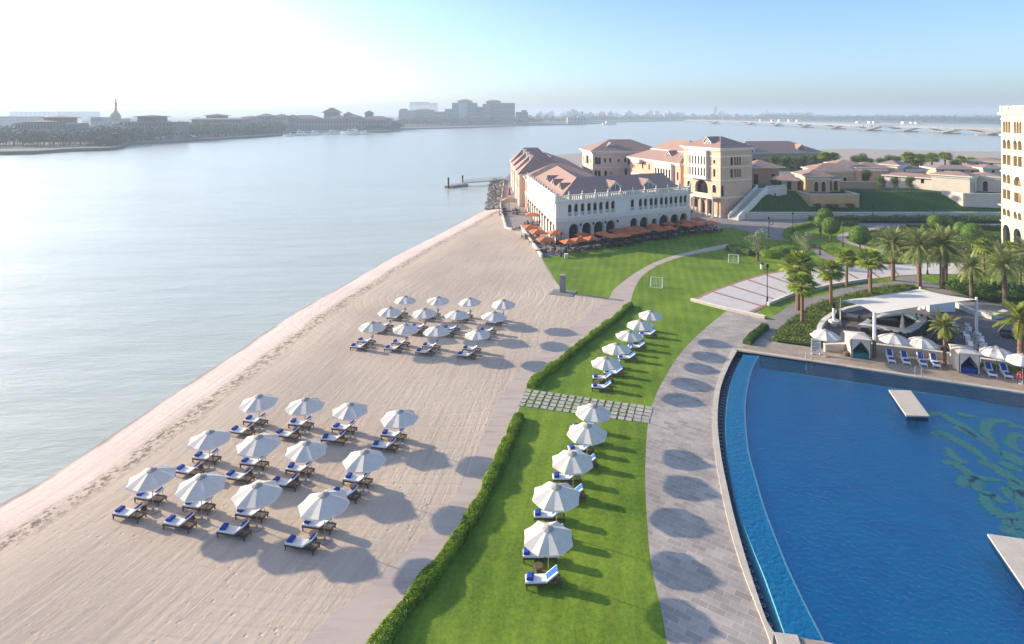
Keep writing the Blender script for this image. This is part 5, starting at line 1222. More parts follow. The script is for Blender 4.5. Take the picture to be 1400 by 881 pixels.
# ---- palms
def frond(mb, base, az, el, L, m, rnd, droop=1.0, nl=22, lw=.075, ll=.55):
    pts = []; d = Vector((math.cos(az) * math.cos(el), math.sin(az) * math.cos(el), math.sin(el))); p = Vector(base); n = 9
    for i in range(n + 1):
        pts.append(p.copy()); p = p + d * (L / n); d = (d + Vector((0, 0, -.17 * droop))).normalized()
    for i in range(n): mb.tube(pts[i], pts[i + 1], .035 * (1 - i / n) + .008, .035 * (1 - (i + 1) / n) + .008, m, 3, False)
    side = Vector((-math.sin(az), math.cos(az), 0))
    for i in range(nl):
        t = .14 + .86 * i / nl; k = t * n; a = min(int(k), n - 1); q = pts[a].lerp(pts[a + 1], k - a); fw = (pts[a + 1] - pts[a]).normalized()
        l = ll * (math.sin(math.pi * min(1, .18 + t * .82)) ** .6) * rnd.uniform(.85, 1.1)
        for s in (-1, 1):
            tip = q + (side * s * .75 + fw * .65 + Vector((0, 0, -.10 - .25 * droop * rnd.random()))).normalized() * l
            wv = fw * lw
            i0 = len(mb.v); mb.v += [tuple(q - wv * .5), tuple(q + wv * .5), tuple(q.lerp(tip, .55) + wv * .5), tuple(tip), tuple(q.lerp(tip, .55) - wv * .5)]
            mb.f.append((i0, i0 + 1, i0 + 2, i0 + 3, i0 + 4)); mb.m.append(mb.mi(m))
def date_palm(seed, h=4.6, L=3.1, nf=58, m=None, tr=.28, name='date_palm', bark=None, ll=.55):
    rnd = random.Random(seed); r = thing(name, '', 'palm tree'); m = m or DATE; bark = bark or BARK
    mb = MB(); ns = 12; lean = rnd.uniform(-.15, .15)
    pts = [Vector((lean * (i / ns) ** 2, 0, h * i / ns)) for i in range(ns + 1)]
    for i in range(ns):
        mb.tube(pts[i], pts[i + 1] - Vector((0, 0, .02)), tr * (1.05 - .1 * i / ns), tr * (.9 - .1 * i / ns), bark, 9)
    mb.lathe([(tr, h - .5), (tr * 1.5, h - .1), (tr * 1.1, h + .25), (.05, h + .45)], SOILDRY, 9, (lean, 0, 0)); mb.build('trunk', r)
    mb = MB()
    for i in range(nf):
        t = i / nf; el = R(78 - 105 * t + rnd.uniform(-8, 8)); az = i * 2.39996 + rnd.uniform(-.2, .2)
        frond(mb, (lean, 0, h + .2), az, el, L * rnd.uniform(.85, 1.08) * (1 if t > .12 else .8), m, rnd, .55 + .5 * t, ll=ll)
    mb.build('crown', r); return r
def fan_palm(seed, h=4.2, rl=.85, nf=46, name='fan_palm'):
    rnd = random.Random(seed); r = thing(name, '', 'palm tree'); mb = MB(); ns = 9
    for i in range(ns): mb.tube((0, 0, h * i / ns), (0, 0, h * (i + 1) / ns - .01), .19 - .05 * i / ns, .165 - .05 * i / ns, BARK2, 8)
    mb.lathe([(.15, h - .9), (.30, h - .3), (.22, h + .1), (.04, h + .3)], SOILDRY, 8); mb.build('trunk', r); mb = MB()
    for i in range(nf):
        t = i / nf; el = R(80 - 125 * t + rnd.uniform(-8, 8)); az = i * 2.39996 + rnd.uniform(-.25, .25)
        d = Vector((math.cos(az) * math.cos(el), math.sin(az) * math.cos(el), math.sin(el))); b = Vector((0, 0, h)); pl = rnd.uniform(.6, .95)
        q = b + d * pl - Vector((0, 0, .10 * pl)); mb.tube(b, q, .022, .014, FAN, 3, False)
        side = d.cross(Vector((0, 0, 1)));  side = side.normalized() if side.length > .01 else Vector((1, 0, 0)); up = side.cross(d).normalized()
        for k in range(13):
            a = R(-105 + 210 * k / 12); dd = (d * math.cos(a) + side * math.sin(a)); l = rl * (.72 + .28 * math.cos(a)) * rnd.uniform(.9, 1.1)
            wv = (side * math.cos(a) - d * math.sin(a)) * .085; tip = q + dd * l + Vector((0, 0, -.16 - .14 * abs(math.sin(a)))) * l + up * .06
            mid = q + dd * l * .55 + up * .05
            i0 = len(mb.v); mb.v += [tuple(q), tuple(mid + wv), tuple(tip), tuple(mid - wv)]; mb.f.append((i0, i0 + 1, i0 + 2, i0 + 3)); mb.m.append(mb.mi(FAN))
    mb.build('crown', r); return r
FP = [fan_palm(41), fan_palm(42)]; DP = [date_palm(51), date_palm(52, 4.6, 3.3)]; CP = date_palm(61, 3.4, 1.7, 22, COCO, .15, 'feather_palm', BARK2, .42)
FP[0]['group'] = FP[1]['group'] = 'fan palms along the curved walk'; DP[0]['group'] = DP[1]['group'] = 'tall date palms behind the pool bar'; CP['group'] = 'young feather palms on the pool deck'
def palm_at(proto, bx, by, cy_, lab, h0, rz, ws=1.0):
    b = P(bx, by); h = H - (cy_ - YH) * b.y / F; k = h / h0
    place(proto, (b.x, b.y, 0), rz, lab, (k * ws, k * ws, k))
for i, (bx, by, cy_, lab) in enumerate([(1096.7, 443, 389, 'fan palm at the end of the curved walk, crown overlapping the one behind'), (1091, 424, 362, 'fan palm whose crown stands just above the front one at the walk end'), (1136, 418, 370, 'fan palm alone in the grass strip before the white sail'),
        (1157.5, 392, 352, 'fan palm at the edge of the patio strip, slim trunk'), (1190, 404, 355, 'fan palm rising from the ivy beside the white sail'), (1345, 372, 337, 'fan palm before the foot of the tower, behind the date palms'), (1381, 376, 341, 'fan palm closest to the tower arches'), (1395, 390, 358, 'fan palm cut by the photo edge near the tower')]):
    palm_at(FP[i % 2], bx, by, cy_, lab, 4.2, i * 1.1, 1.18)
for i, (bx, by, cy_, lab) in enumerate([(1221, 383.6, 336, 'tall date palm on the patio strip, first from the fan palms'), (1257, 392, 341, 'tall date palm right behind the peak of the white sail'), (1288, 395, 338, 'tall date palm with the thickest trunk behind the white sail'), (1293, 388, 345, 'date palm half hidden behind the thick trunked one'),
        (1328, 412, 368, 'date palm beside the white post of the sail'), (1374, 420, 366, 'date palm on the small lawn toward the photo edge'), (1408, 402, 352, 'date palm with only its outer fronds inside the photo')]):
    palm_at(DP[i % 2], bx, by, cy_, lab, 4.6, i * 1.7, .92)
palm_at(CP, 1291.6, 500, 450, 'young feather palm on the pool deck between cabana and loungers', 3.4, .5)
palm_at(CP, 1395, 504, 441, 'bright yellow green feather palm at the pool deck corner by the red lifebuoy', 3.4, 2.2, 1.3)
for i, (px, by, cy_, lab) in enumerate([(1258, 232, 216, 'dark broad palm before the far sand, first of the loose row'), (1274, 233, 215.5, 'palm before the far sand with bare trunk, second of the loose row'), (1292, 231, 214, 'tallest palm before the far sand'), (1314, 230, 218, 'palm before the far sand behind the cream villa'), (1328, 229, 219, 'palm before the far sand closest to the tower'),
        (1128, 229, 213.5, 'palm at the end of the tree belt beside the hall'), (1140, 229, 214, 'slim palm at the end of the tree belt'), (1242, 231, 214, 'palm among the dark trees behind the rose villa')]):
    b = P(px, by + 4, 5.5); h = H - 5.5 - (cy_ - YH) * b.y / F; k = max(.5, h / 4.2)
    place(FP[i % 2], (b.x, b.y, 5.5), i * 2.0, lab, (k * 1.5, k * 1.5, k))
# ================================================================== furniture and small things
ORD = ['first', 'second', 'third', 'fourth', 'fifth', 'sixth', 'seventh', 'eighth', 'ninth', 'tenth', 'eleventh', 'twelfth', 'thirteenth', 'fourteenth']
def make_umbrella(rad=1.5, rim=2.28, apex=2.87, cm=None, vm=None, n=8, name='beach_parasol'):
    r = thing(name, '', 'parasol'); cm = cm or FABRIC
    mb = MB(); mb.lathe([(.32, 0), (.32, .08), (.06, .10), (.06, .32), (.04, .33)], STONE_B, 14); mb.build('base', r)
    mb = MB(); mb.tube((0, 0, .1), (0, 0, apex - .03), .028, .024, POLEM, 8); mb.build('pole', r)
    mb = MB(); prof = [(.24, apex - .07), (.6, apex - .20), (1.05, apex - .39), (rad, rim)]
    ph = math.pi / n
    rings = [[Vector((rr * math.cos(2 * math.pi * k / n + ph), rr * math.sin(2 * math.pi * k / n + ph), z)) for k in range(n)] for rr, z in prof]
    # panels sag a little between the ribs
    sg = [random.uniform(.5, 2.2) for _ in range(n)]
    def mid(a, b, s): m_ = (a + b) / 2; return m_ - Vector((m_.x, m_.y, 0)) * .012 * s - Vector((0, 0, .03 * s * sg[int(math.degrees(math.atan2(m_.y, m_.x)) // 45) % n]))
    for i in range(len(prof) - 1):
        for k in range(n):
            a, b, c, d = rings[i][k], rings[i][(k + 1) % n], rings[i + 1][(k + 1) % n], rings[i + 1][k]
            m0, m1 = mid(a, b, i * .6), mid(c, d, i * .6 + .6)
            mb.face([d, m1, m0, a], cm); mb.face([m1, c, b, m0], cm)
            if i == len(prof) - 2:
                dz = Vector((0, 0, -.11)); m2 = m1 + dz; mb.face([d + dz, m2, m1, d], cm); mb.face([m2, c + dz, c, m1], cm)
    cn = mb.build('canopy', r)
    mb = MB(); mb.lathe([(.34, apex - .10), (.345, apex - .07), (.30, apex - .05), (.10, apex + .02), (.02, apex + .04), (.015, apex + .12), (.001, apex + .13)], vm or VENT, 8); mb.build('vent_cap', cn)
    for k in range(n):
        a = 2 * math.pi * k / n + ph; mb = MB(); e = Vector((math.cos(a), math.sin(a), 0))
        mb.tube(Vector((0, 0, apex - .16)), e * (rad - .02) + Vector((0, 0, rim - .03)), .012, .010, POLEM, 4); mb.build('rib', cn)
    return r
def make_lounger(white=False):
    """foot end at the origin, head towards +x"""
    r = thing('sun_lounger', '', 'sun lounger'); fm = WHITE if white else DWOOD
    mb = MB(); Wd = .66
    for s in (-1, 1): mb.box((1.0, s * (Wd / 2), .27), (2.0, .05, .09), fm)
    for x in (.02, 1.98): mb.box((x, 0, .27), (.05, Wd - .05, .085), fm)
    for i in range(14): mb.box((.12 + i * .135, 0, .29), (.07, Wd - .05, .022), fm)
    mb.build('frame', r)
    for x in (.08, 1.92):
        for s in (-1, 1): mb = MB(); mb.box((x, s * (Wd / 2), .113), (.06, .055, .225), fm); mb.build('leg', r)
    mb = MB(); pad(mb, 0.02, 1.20, Wd - .04, .31, .10, MATTR); mb.build('mattress', r)
    bk = MB(); a = R(38); L = .80; M = Matrix.Rotation(-a, 3, 'Y')
    o = Vector((1.20, 0, .33)); 
    b2 = MB(); pad(b2, 0, L, Wd - .04, 0, .09, MATTR); b2.v = [tuple(M @ Vector(v) + o) for v in b2.v]
    b3 = MB(); b3.box((L / 2, 0, -.025), (L, Wd - .04, .03), fm); b3.v = [tuple(M @ Vector(v) + o) for v in b3.v]
    b2.mesh(b3.v, b3.f, fm); 
    for s in (-1, 1): b2.tube(o + M @ Vector((.6, s * .25, -.04)), Vector((1.78, s * .25, .30)), .015, .015, fm, 5)
    b2.build('backrest', r)
    return r, M, o
def pad(mb, x0, x1, wd, z0, th, m):
    """soft edged cushion"""
    xs = [x0, x0 + .03, x1 - .03, x1]; e = [.55, 1, 1, .55]; h = wd / 2; vs_ = []
    for x, k in zip(xs, e):
        for y, q in ((-h, .55), (-h + .03, 1), (h - .03, 1), (h, .55)): vs_.append((x, y, z0 + th * (.5 + .5 * min(k, q) if min(k, q) < 1 else 1)))
    n = 16; vs_ += [(x, y, z0) for x in (x0, x1) for y in (-h, h)]
    f = [(i * 4 + j, (i + 1) * 4 + j, (i + 1) * 4 + j + 1, i * 4 + j + 1) for i in range(3) for j in range(3)]
    f += [(16, 18, 12, 8, 4, 0), (17, 3, 7, 11, 15, 19), (16, 0, 1, 2, 3, 17), (18, 19, 15, 14, 13, 12), (16, 17, 19, 18)]
    mb.mesh(vs_, f, m)
LG, LM, LO = make_lounger(); LG['group'] = 'dark wood loungers on the sand'
bk_ = [o for o in KIDS[LG.name] if o.name.startswith('backrest')][0]; mb = MB(); mb.box((.70, 0, .135), (.20, .46, .10), BLUE); mb.v = [tuple(LM @ Vector(v) + LO) for v in mb.v]; mb.build('headrest_pillow', bk_)
LL, _, _ = make_lounger(); LL['group'] = 'dark wood loungers on the lawn'
mb = MB(); mb.box((.44, 0, .105), (.76, .40, .022), BLUE_L); mb.v = [tuple(LM @ Vector(v) + LO) for v in mb.v]; mb.build('back_towel', LL)
LW, _, _ = make_lounger(True); LW['group'] = 'white loungers beside the pool'
mb = MB(); mb.box((.44, 0, .105), (.74, .44, .022), BLUE); mb.v = [tuple(LM @ Vector(v) + LO) for v in mb.v]; mb.build('back_towel', LW)
def make_towel():
    mb = MB()
    for k, (y, z) in enumerate(((-.075, .062), (.075, .062), (0, .155))):
        if k < 2: mb.tube((-.21, y * 1.0, z), (.21, y, z), .075, .075, BLUE, 10)
    mb.lathe([(.001, 0.0)], BLUE) if False else None
    mb.box((0, 0, .075), (.40, .15, .14), BLUE)
    o = mb.build('rolled_towel', smooth=False); return tag(o, '', 'towel', 'rolled blue towels on the loungers')
TW = make_towel()
UMS = [make_umbrella(rim=rm_, apex=ap_) for rm_, ap_ in ((2.28, 2.87), (2.24, 2.85), (2.31, 2.89), (2.26, 2.90))]
for UM in UMS: UM['group'] = 'white beach parasols'
def make_table():
    r = thing('wicker_side_table', '', 'side table', group='wicker side tables under the parasols'); mb = MB()
    mb.lathe([(.20, 0), (.17, .2), (.22, .38)], RATTAN, 14); mb.build('body', r); mb = MB(); mb.lathe([(.27, .382), (.28, .40), (.28, .43), (.27, .44)], RATTAN, 16); mb.build('top', r); return r
TB = make_table()
def setup(ax, ay, rz, ulab, lgp, llab, tlab, tblab, foot=(-1.95, .86), tabpos=(-.75, 0), fy=0.0):
    a = P(ax, ay, 2.87); u = place(random.choice(UMS), (a.x, a.y, 0), rz + random.uniform(-.35, .35), ulab, random.uniform(.97, 1.03)); u.rotation_euler = (R(random.uniform(-2.2, 2.2)), R(random.uniform(-2.2, 2.2)), u.rotation_euler[2])
    c, s = math.cos(rz), math.sin(rz); rot = lambda x, y: (a.x + c * x - s * y, a.y + s * x + c * y)
    for k, sy in enumerate((-1, 1)):
        jx, jr = random.uniform(-.10, .10), random.uniform(-.03, .03)
        x, y = rot(foot[0] + jx, foot[1] * sy + fy); place(lgp, (x, y, 0), rz + jr, llab[k])
        x2, y2 = rot(foot[0] + jx + .27 + random.uniform(-.03, .05), foot[1] * sy + fy + random.uniform(-.05, .05)); place(TW, (x2, y2, .415), rz + jr + R(90 + random.uniform(-12, 12)), tlab[k], (1.1, 1.3, 1.15))
    x, y = rot(*tabpos); place(TB, (x, y, 0), 0, tblab)
near = [[(209.6, 645), (276, 656), (351, 666), (444, 681)], [(286, 593.5), (354, 600.5), (418, 608.5), (497, 621.5)], [(355, 545.5), (417, 549.5), (479, 555), (547, 563.5)]]
far_ = [[(508, 442), (554, 444), (597, 448), (654, 452)], [(532.5, 422), (581, 424), (625, 426), (674.5, 429)], [(553.5, 406.5), (598.6, 407.3), (643, 409), (688.8, 412.5)]]
for cl, rows, rz in (('near', near, R(-13)), ('far', far_, R(-12))):
    for ri, row in enumerate(rows):
        rn = ['front', 'middle', 'back'][ri]
        for i, (x, y) in enumerate(row):
            w_ = f'{ORD[i]} parasol from water, {rn} row, {cl} cluster'
            setup(x, y - (5 if cl == 'near' else 2) + ri * (.5 if cl == 'near' else 0), rz, f'white beach parasol, {ORD[i]} from the water, {rn} row of the {cl} cluster', LG,
                  [f'dark lounger, camera side of the {w_}', f'dark lounger, far side of the {w_}'],
                  [f'blue towel on camera side lounger, {w_}', f'blue towel on far side lounger, {w_}'], f'round wicker table under {w_}')
lawn_u = [(750, 715), (761, 663), (784, 614), (802.6, 576.5), (810, 548), (829, 487), (844, 470), (860, 452), (875, 439), (889, 424)]
for i, (x, y) in enumerate(lawn_u):
    w_ = f'{ORD[i]} lawn parasol from the camera'
    setup(x, y + (4 if i < 5 else 0), R(1) if i < 5 else R(-5), f'white parasol on the grass, {w_.replace(" parasol", "")}', LL,
          [f'lounger on the grass, camera side of the {w_}', f'lounger on the grass, far side of the {w_}'],
          [f'blue towel on camera side lounger, {w_}', f'blue towel on far side lounger, {w_}'], f'round wicker table under the {w_}', foot=(-1.35, .98), tabpos=(-.55, .3), fy=.38 if i < 5 else .1)
# pool deck
for i, (x, y, lab) in enumerate([(1128.6, 451.5, 'white parasol above the rules board at the pool deck end'), (1222, 456.5, 'white parasol over the first white loungers beside the pool'), (1260, 461.5, 'white parasol between the bar and the small feather palm'), (1362.5, 474.5, 'white parasol behind the second cabana toward the photo edge'), (1398, 485, 'white parasol cut by the photo edge beside the yellow green palm')]):
    a = P(x, y, 2.87); o = place(UM, (a.x, a.y, 0), .3 * i, lab); o['group'] = 'white parasols on the pool deck'
for i, (x, y) in enumerate([(1219.6, 496.5), (1240, 499), (1263, 501), (1281, 503), (1358, 516), (1379.6, 518)]):
    a = P(x, y, .1); w_ = f'{ORD[i]} white lounger along the pool from the green cushioned cabana'; rz = R(67)
    place(LW, (a.x, a.y, 0), rz, w_); c, s = math.cos(rz), math.sin(rz)
    o = place(TW, (a.x + c * .28, a.y + s * .28, .415), rz + R(90), f'blue towel on the {ORD[i]} white pool lounger from the first cabana')
# stepping stones
def stones():
    tl, tr, br_, bl = P(719, 532), P(893, 556.5), P(887, 580), P(707, 555.5); rnd = random.Random(9)
    mb = MB(); h, b = .25, .02
    vs_ = [(-h, -h, 0), (h, -h, 0), (h, h, 0), (-h, h, 0), (-h, -h, .05), (h, -h, .05), (h, h, .05), (-h, h, .05)]
    mb.mesh(vs_, [(4, 5, 6, 7), (0, 1, 5, 4), (1, 2, 6, 5), (2, 3, 7, 6), (3, 0, 4, 7)], STEP); pr = mb.build('stepping_stone'); tag(pr, '', 'stepping stone', 'square stepping stones across the lawn')
    N = 17; d = (tr - tl); ang = math.atan2(d.y, d.x)
    for r_ in range(5):
        for c in range(N):
            u = (c + .5) / N; v = (r_ + .5) / 5; p = tl.lerp(tr, u).lerp(bl.lerp(br_, u), v)
            lab = 'square grey stepping stone set in the grass between hedge and promenade'
            place(pr, (p.x + rnd.uniform(-.03, .03), p.y + rnd.uniform(-.03, .03), 0), ang + rnd.uniform(-.05, .05), lab, (1.0 if c < N - 2 else 1.22, 1, 1))
stones()
# beach shower
def shower():
    p = P(769, 401); t = thing('beach_shower', 'grey stone shower pillar on a square tray at the sand edge', 'shower', (p.x, p.y, 0), R(-20)); mb = MB()
    mb.box((0, 0, .05), (3.4, 2.6, .10), STONE_B); mb.box((0, 0, .115), (2.9, 2.1, .03), STONE_G); mb.build('tray', t)
    mb = MB(); mb.box((0, .1, 1.35), (.75, .6, 2.45), STONE_G); mb.box((0, .1, 2.6), (.85, .7, .08), STONE_B); mb.build('pillar', t)
    mb = MB(); mb.tube((0, -.2, 2.2), (0, -.6, 2.2), .03, .03, METAL_L, 6); mb.lathe([(.12, 2.14), (.03, 2.2)], METAL_L, 8, (0, -.6, 0)); mb.build('shower_head', t)
STONE_G = mat("shower_stone", (0.22, 0.22, 0.22), 0.6, 0.15, 3)
shower()
# goals
def goal(px, py, rz, wd, h, lab):
    p = P(px, py); t = thing('football_goal', lab, 'goal', (p.x, p.y, 0), rz, 'small football goals on the lawn'); mb = MB(); dp = .9
    A, B = Vector((-wd / 2, 0, 0)), Vector((wd / 2, 0, 0)); up = Vector((0, 0, h)); bk = Vector((0, dp, 0))
    for a, b in ((A, A + up), (B, B + up), (A + up, B + up), (A, A + bk), (B, B + bk), (A + bk, B + bk), (A + up, A + bk), (B + up, B + bk)): mb.tube(a, b, .045, .045, WHITE, 6)
    mb.build('frame', t); mb = MB()
    for i in range(1, 8):
        a = A.lerp(B, i / 8); mb.tube(a + up, a + bk, .005, .005, WHITE, 3)
    for i in range(1, 6):
        k = i / 6; a = up.lerp(bk, k); mb.tube(A + a, B + a, .005, .005, WHITE, 3)
        for s in (A, B): mb.tube(s + up * (1 - k), s + (up.lerp(bk, k)), .005, .005, WHITE, 3)
    mb.build('net', t)
goal(898, 391.5, R(160), 1.7, 1.35, 'small white football goal alone on the open lawn')
goal(1003, 358, R(160), 1.6, 1.25, 'small white football goal close to the dark clipped hedge')
# street lamps
def make_lamp(h, heads=1):
    t = thing('street_lamp', '', 'street lamp', group='dark street lamps'); mb = MB()
    mb.lathe([(.20, 0), (.20, .25), (.13, .35), (.12, .9), (.08, 1.0)], METAL_D, 10); mb.build('base', t)
    mb = MB(); mb.tube((0, 0, 1.0), (0, 0, h), .065, .045, METAL_D, 8); mb.build('pole', t)
    mb = MB(); mb.lathe([(.08, h - .02), (.20, h + .12), (.22, h + .45), (.10, h + .6), (.03, h + .75)], METAL_D, 8)
    mb.build('lantern', t); return t
LP = make_lamp(4.6)
for px, y0, y1, lab in [(1051, 296, 324.5, 'black street lamp with round hoop in the forecourt'), (1059.5, 264, 298.6, 'street lamp at the foot of the grass bank beside the stair'), (1084, 290, 318.5, 'street lamp standing in the clipped hedge bed'), (1121, 312, 349, 'street lamp before the three topiary balls'),
        (1152.5, 305, 337, 'street lamp inside the curling path bed'), (1193, 280, 302, 'street lamp before the middle of the grass bank'), (1049, 359, 415.5, 'tall black street lamp on the pale patio'), (1187, 345, 381, 'street lamp behind the fan palm on the patio strip'), (1268, 345, 375, 'street lamp between the date palms'),
        (767, 317, 351, 'street lamp on a pale plinth at the terrace corner'), (837, 303, 334, 'street lamp at the terrace edge, second from the corner'), (907, 293, 326, 'street lamp at the terrace edge, third from the corner'), (946, 287, 318, 'street lamp at the terrace edge, closest to the peach building'), (1277, 270, 301, 'street lamp before the grass bank near the white villa')]:
    b = P(px, y1); h = H - (y0 - YH) * b.y / F; k = h / 5.35; place(LP, (b.x, b.y, 0), 0, lab, (1, 1, k))
b = P(767, 352); mb = MB(); mb.box((0, 0, .35), (.6, .6, .7), WALLW); mb.box((0, 0, .73), (.7, .7, .06), TRIM); o = mb.build('lamp_plinth'); o.location = (b.x + .9, b.y - .5, 0); tag(o, 'square pale plinth at the terrace corner', 'plinth')
b = P(1051, 303.5); mb = MB(); 
for k in range(16):
    a0, a1 = 2 * math.pi * k / 16, 2 * math.pi * (k + 1) / 16; mb.tube((.55 + .38 * math.cos(a0), 0, 3.0 + .38 * math.sin(a0)), (.55 + .38 * math.cos(a1), 0, 3.0 + .38 * math.sin(a1)), .06, .06, METAL_D, 5)
mb.tube((0, 0, 3.0), (.2, 0, 3.0), .03, .03, METAL_D, 5)
lp0 = P(1051, 324.5); o = mb.build('hanging_ring'); o.location = (lp0.x, lp0.y, 0); tag(o, 'dark hoop bracket hanging on the forecourt lamp', 'bracket')
b = P(1042, 368); t = thing('litter_bin', 'small pale litter bin with dark lid beside the olive tree', 'bin', (b.x, b.y, 0)); mb = MB(); mb.lathe([(.3, 0), (.34, .8)], WALLW, 10); mb.build('body', t); mb = MB(); mb.lathe([(.34, .803), (.2, 1.0), (.05, 1.1)], METAL_D, 10); mb.build('lid', t)

# ---- hotel terraces: orange parasols, tables, chairs
def make_square(cm, name='square_parasol'):
    r = thing(name, '', 'parasol'); mb = MB(); mb.box((0, 0, .06), (.7, .7, .12), METAL_D); mb.build('base', r)
    mb = MB(); mb.tube((0, 0, .1), (0, 0, 3.0), .05, .04, METAL_D, 6); mb.build('pole', r)
    mb = MB(); s = 1.6; c = [Vector((x * s, y * s, 2.45)) for x, y in ((-1, -1), (1, -1), (1, 1), (-1, 1))]; ap = Vector((0, 0, 3.05))
    for i in range(4):
        a, b = c[i], c[(i + 1) % 4]; m_ = (a + b) / 2 - Vector((0, 0, .05)); mb.face([a, m_, ap], cm); mb.face([m_, b, ap], cm); dz = Vector((0, 0, -.16)); mb.face([a + dz, m_ + dz, m_, a], cm); mb.face([m_ + dz, b + dz, b, m_], cm)
    mb.build('canopy', r); return r
OU = make_square(ORANGE); OU['group'] = 'orange parasols on the hotel terrace'
def make_dining():
    mb = MB(); mb.box((0, 0, .73), (.85, .85, .05), WHITE if False else TABLE_T); mb.tube((0, 0, .0), (0, 0, .70), .05, .05, METAL_D, 6); mb.box((0, 0, .02), (.5, .5, .04), METAL_D)
    return tag(mb.build('terrace_table'), 'square terrace table among the orange parasols', 'table', 'square tables on the hotel terrace')
TABLE_T = mat("table_top", (0.30, 0.26, 0.23), 0.5, 0.15, 4)
def make_chair(m, name, lab, grp):
    mb = MB(); mb.box((0, 0, .42), (.5, .5, .08), m)
    for x in (-.22, .22):
        for y in (-.22, .22): mb.box((x, y, .19), (.05, .05, .38), m)
    mb.box((-.23, 0, .68), (.05, .5, .46), m)
    for y in (-.25, .25): mb.box((.0, y, .62), (.46, .04, .05), m)
    return tag(mb.build(name), lab, 'chair', grp)
DT = make_dining(); DC = make_chair(CHAIRD, 'terrace_chair', 'dark wicker armchair at a terrace table among the orange parasols', 'dark chairs on the hotel terrace')
zz = lambda x, y: (700 + x / 4.667, 270 + y / 4.667)
front_u = [zz(362, 258), zz(425, 247), zz(455, 216), zz(510, 238), zz(580, 208), zz(640, 222), zz(675, 190), zz(705, 217), zz(745, 180), zz(765, 202), zz(830, 190), zz(800, 172), zz(905, 160), zz(935, 182), zz(1003, 173), zz(1005, 148), zz(1095, 133), zz(1112, 154), zz(1180, 146), zz(1185, 120), zz(1275, 142)]
side_u = [(760, 316), (746, 325), (736, 314.5), (725, 308), (727, 291.5)]
rnd = random.Random(4)
def dine(x, y, rz, n=2):
    place(DT, (x, y, .04), rz, None)
    for k in range(n):
        a = rz + k * 2 * math.pi / n; place(DC, (x - .75 * math.cos(a), y - .75 * math.sin(a), .04), a, None)
for i, (x, y) in enumerate(front_u):
    a = P(x, y, 2.75); place(OU, (a.x, a.y, .04), R(26) + rnd.uniform(-.12, .12), f'orange square parasol on the front terrace, {["first","second","third","fourth","fifth","sixth","seventh","eighth","ninth","tenth","eleventh","twelfth","thirteenth","fourteenth","fifteenth","sixteenth","seventeenth","eighteenth","nineteenth","twentieth","last"][i]} from the beach corner', .82)
    for k in range(2):
        dx, dy = ((-1.1, -.7), (1.2, .3))[k]; dine(a.x + dx, a.y + dy - .4, R(26) + (0 if k else 1.5), 3)
for k in range(14):                                                     # loungers-like low seating along the terrace edge
    u = k / 13; a = P(790, 340).lerp(P(975, 312), u) + Vector((-.5, 1.0, 0)); dine(a.x, a.y, R(26), 2)
for i, (x, y) in enumerate(side_u):
    a = P(x, y, 2.75); place(OU, (a.x, a.y, .04), R(5) + rnd.uniform(-.2, .2), f'orange square parasol beside the sand wall, {ORD[i]} from the terrace corner', .95); dine(a.x - .9, a.y - .6, R(5), 4); dine(a.x + 1.2, a.y + .5, R(5), 3)
TU = make_square(TAN_C, 'square_parasol'); p = P(696, 275.5, 2.75); place(TU, (p.x, p.y, .04), 0, 'wide brown square parasol on the promenade near the jetty', 1.25)
p2 = P(694, 271, 2.75)
for k in range(5): dine(p.x - 1.5 + (k % 2) * 3.4, p.y - 7 + k * 2.2, .2, 4)
def closed_parasol(px, py, h, m, lab, rw=.28):
    p = P(px, py); t = thing('closed_parasol', lab, 'parasol', (p.x, p.y, .03)); mb = MB(); mb.lathe([(.3, 0), (.3, .08), (.05, .1)], STONE_B, 10); mb.build('base', t)
    mb = MB(); mb.tube((0, 0, .1), (0, 0, h), .03, .03, POLEM, 6); mb.build('pole', t); mb = MB(); mb.lathe([(rw * .9, h * .32), (rw, h * .36), (rw * .55, h * .6), (rw * .7, h * .68), (rw * .2, h * .95), (.02, h)], m, 9); mb.build('canopy', t)
closed_parasol(696.5, 272, 3.6, MAROON, 'closed maroon parasol on the promenade near the jetty', .5)

# ---- pool bar
def sail():
    A, B, C_, D_ = PD(1149, 411, 74.5), PD(1195.5, 429.5, 64.7), PD(1335, 409.5, 71.6), PD(1258, 395, 80.5)
    t = thing('shade_sail', 'large white four cornered shade sail over the pool bar', 'shade sail', (B.x, B.y, 0)); mb = MB(); N = 18; g = []
    for i in range(N + 1):
        row = []
        for j in range(N + 1):
            u, v = i / N, j / N
            cu = u + .10 * math.sin(math.pi * v) * (.5 - u) * 1.0; cv = v + .10 * math.sin(math.pi * u) * (.5 - v) * 1.0
            row.append(A.lerp(B, cu).lerp(D_.lerp(C_, cu), cv))
        g.append(row)
    for dz in (0, -.012):
        for i in range(N):
            for j in range(N):
                q = [g[i][j], g[i + 1][j], g[i + 1][j + 1], g[i][j + 1]]; q = [p_ + Vector((0, 0, dz)) for p_ in q]; mb.face(q if dz == 0 else q[::-1], SAILC)
    mb.build('canvas', t, world=True)
    for top, m, r0 in ((A, WHITE, .07), (C_, WHITE, .17), (D_, WHITE, .14)):
        mb = MB(); mb.tube((top.x, top.y, .03), (top.x, top.y, top.z + .25), r0, r0 * .8, m, 10); mb.lathe([(r0 * 2, 0.035), (r0 * 1.8, .25), (r0, .4)], m, 12, (top.x, top.y, 0)); mb.build('post', t, world=True)
    mb = MB(); mb.tube((B.x, B.y, .03), (B.x, B.y, 1.9), .19, .17, BARK, 10); mb.tube((B.x, B.y, 1.9), (B.x, B.y, B.z + .2), .17, .15, WHITE, 10); mb.build('post', t, world=True)
SAILC = mat("sail_canvas", (0.66, 0.625, 0.56), 0.85, 0.03, 1)
sail()
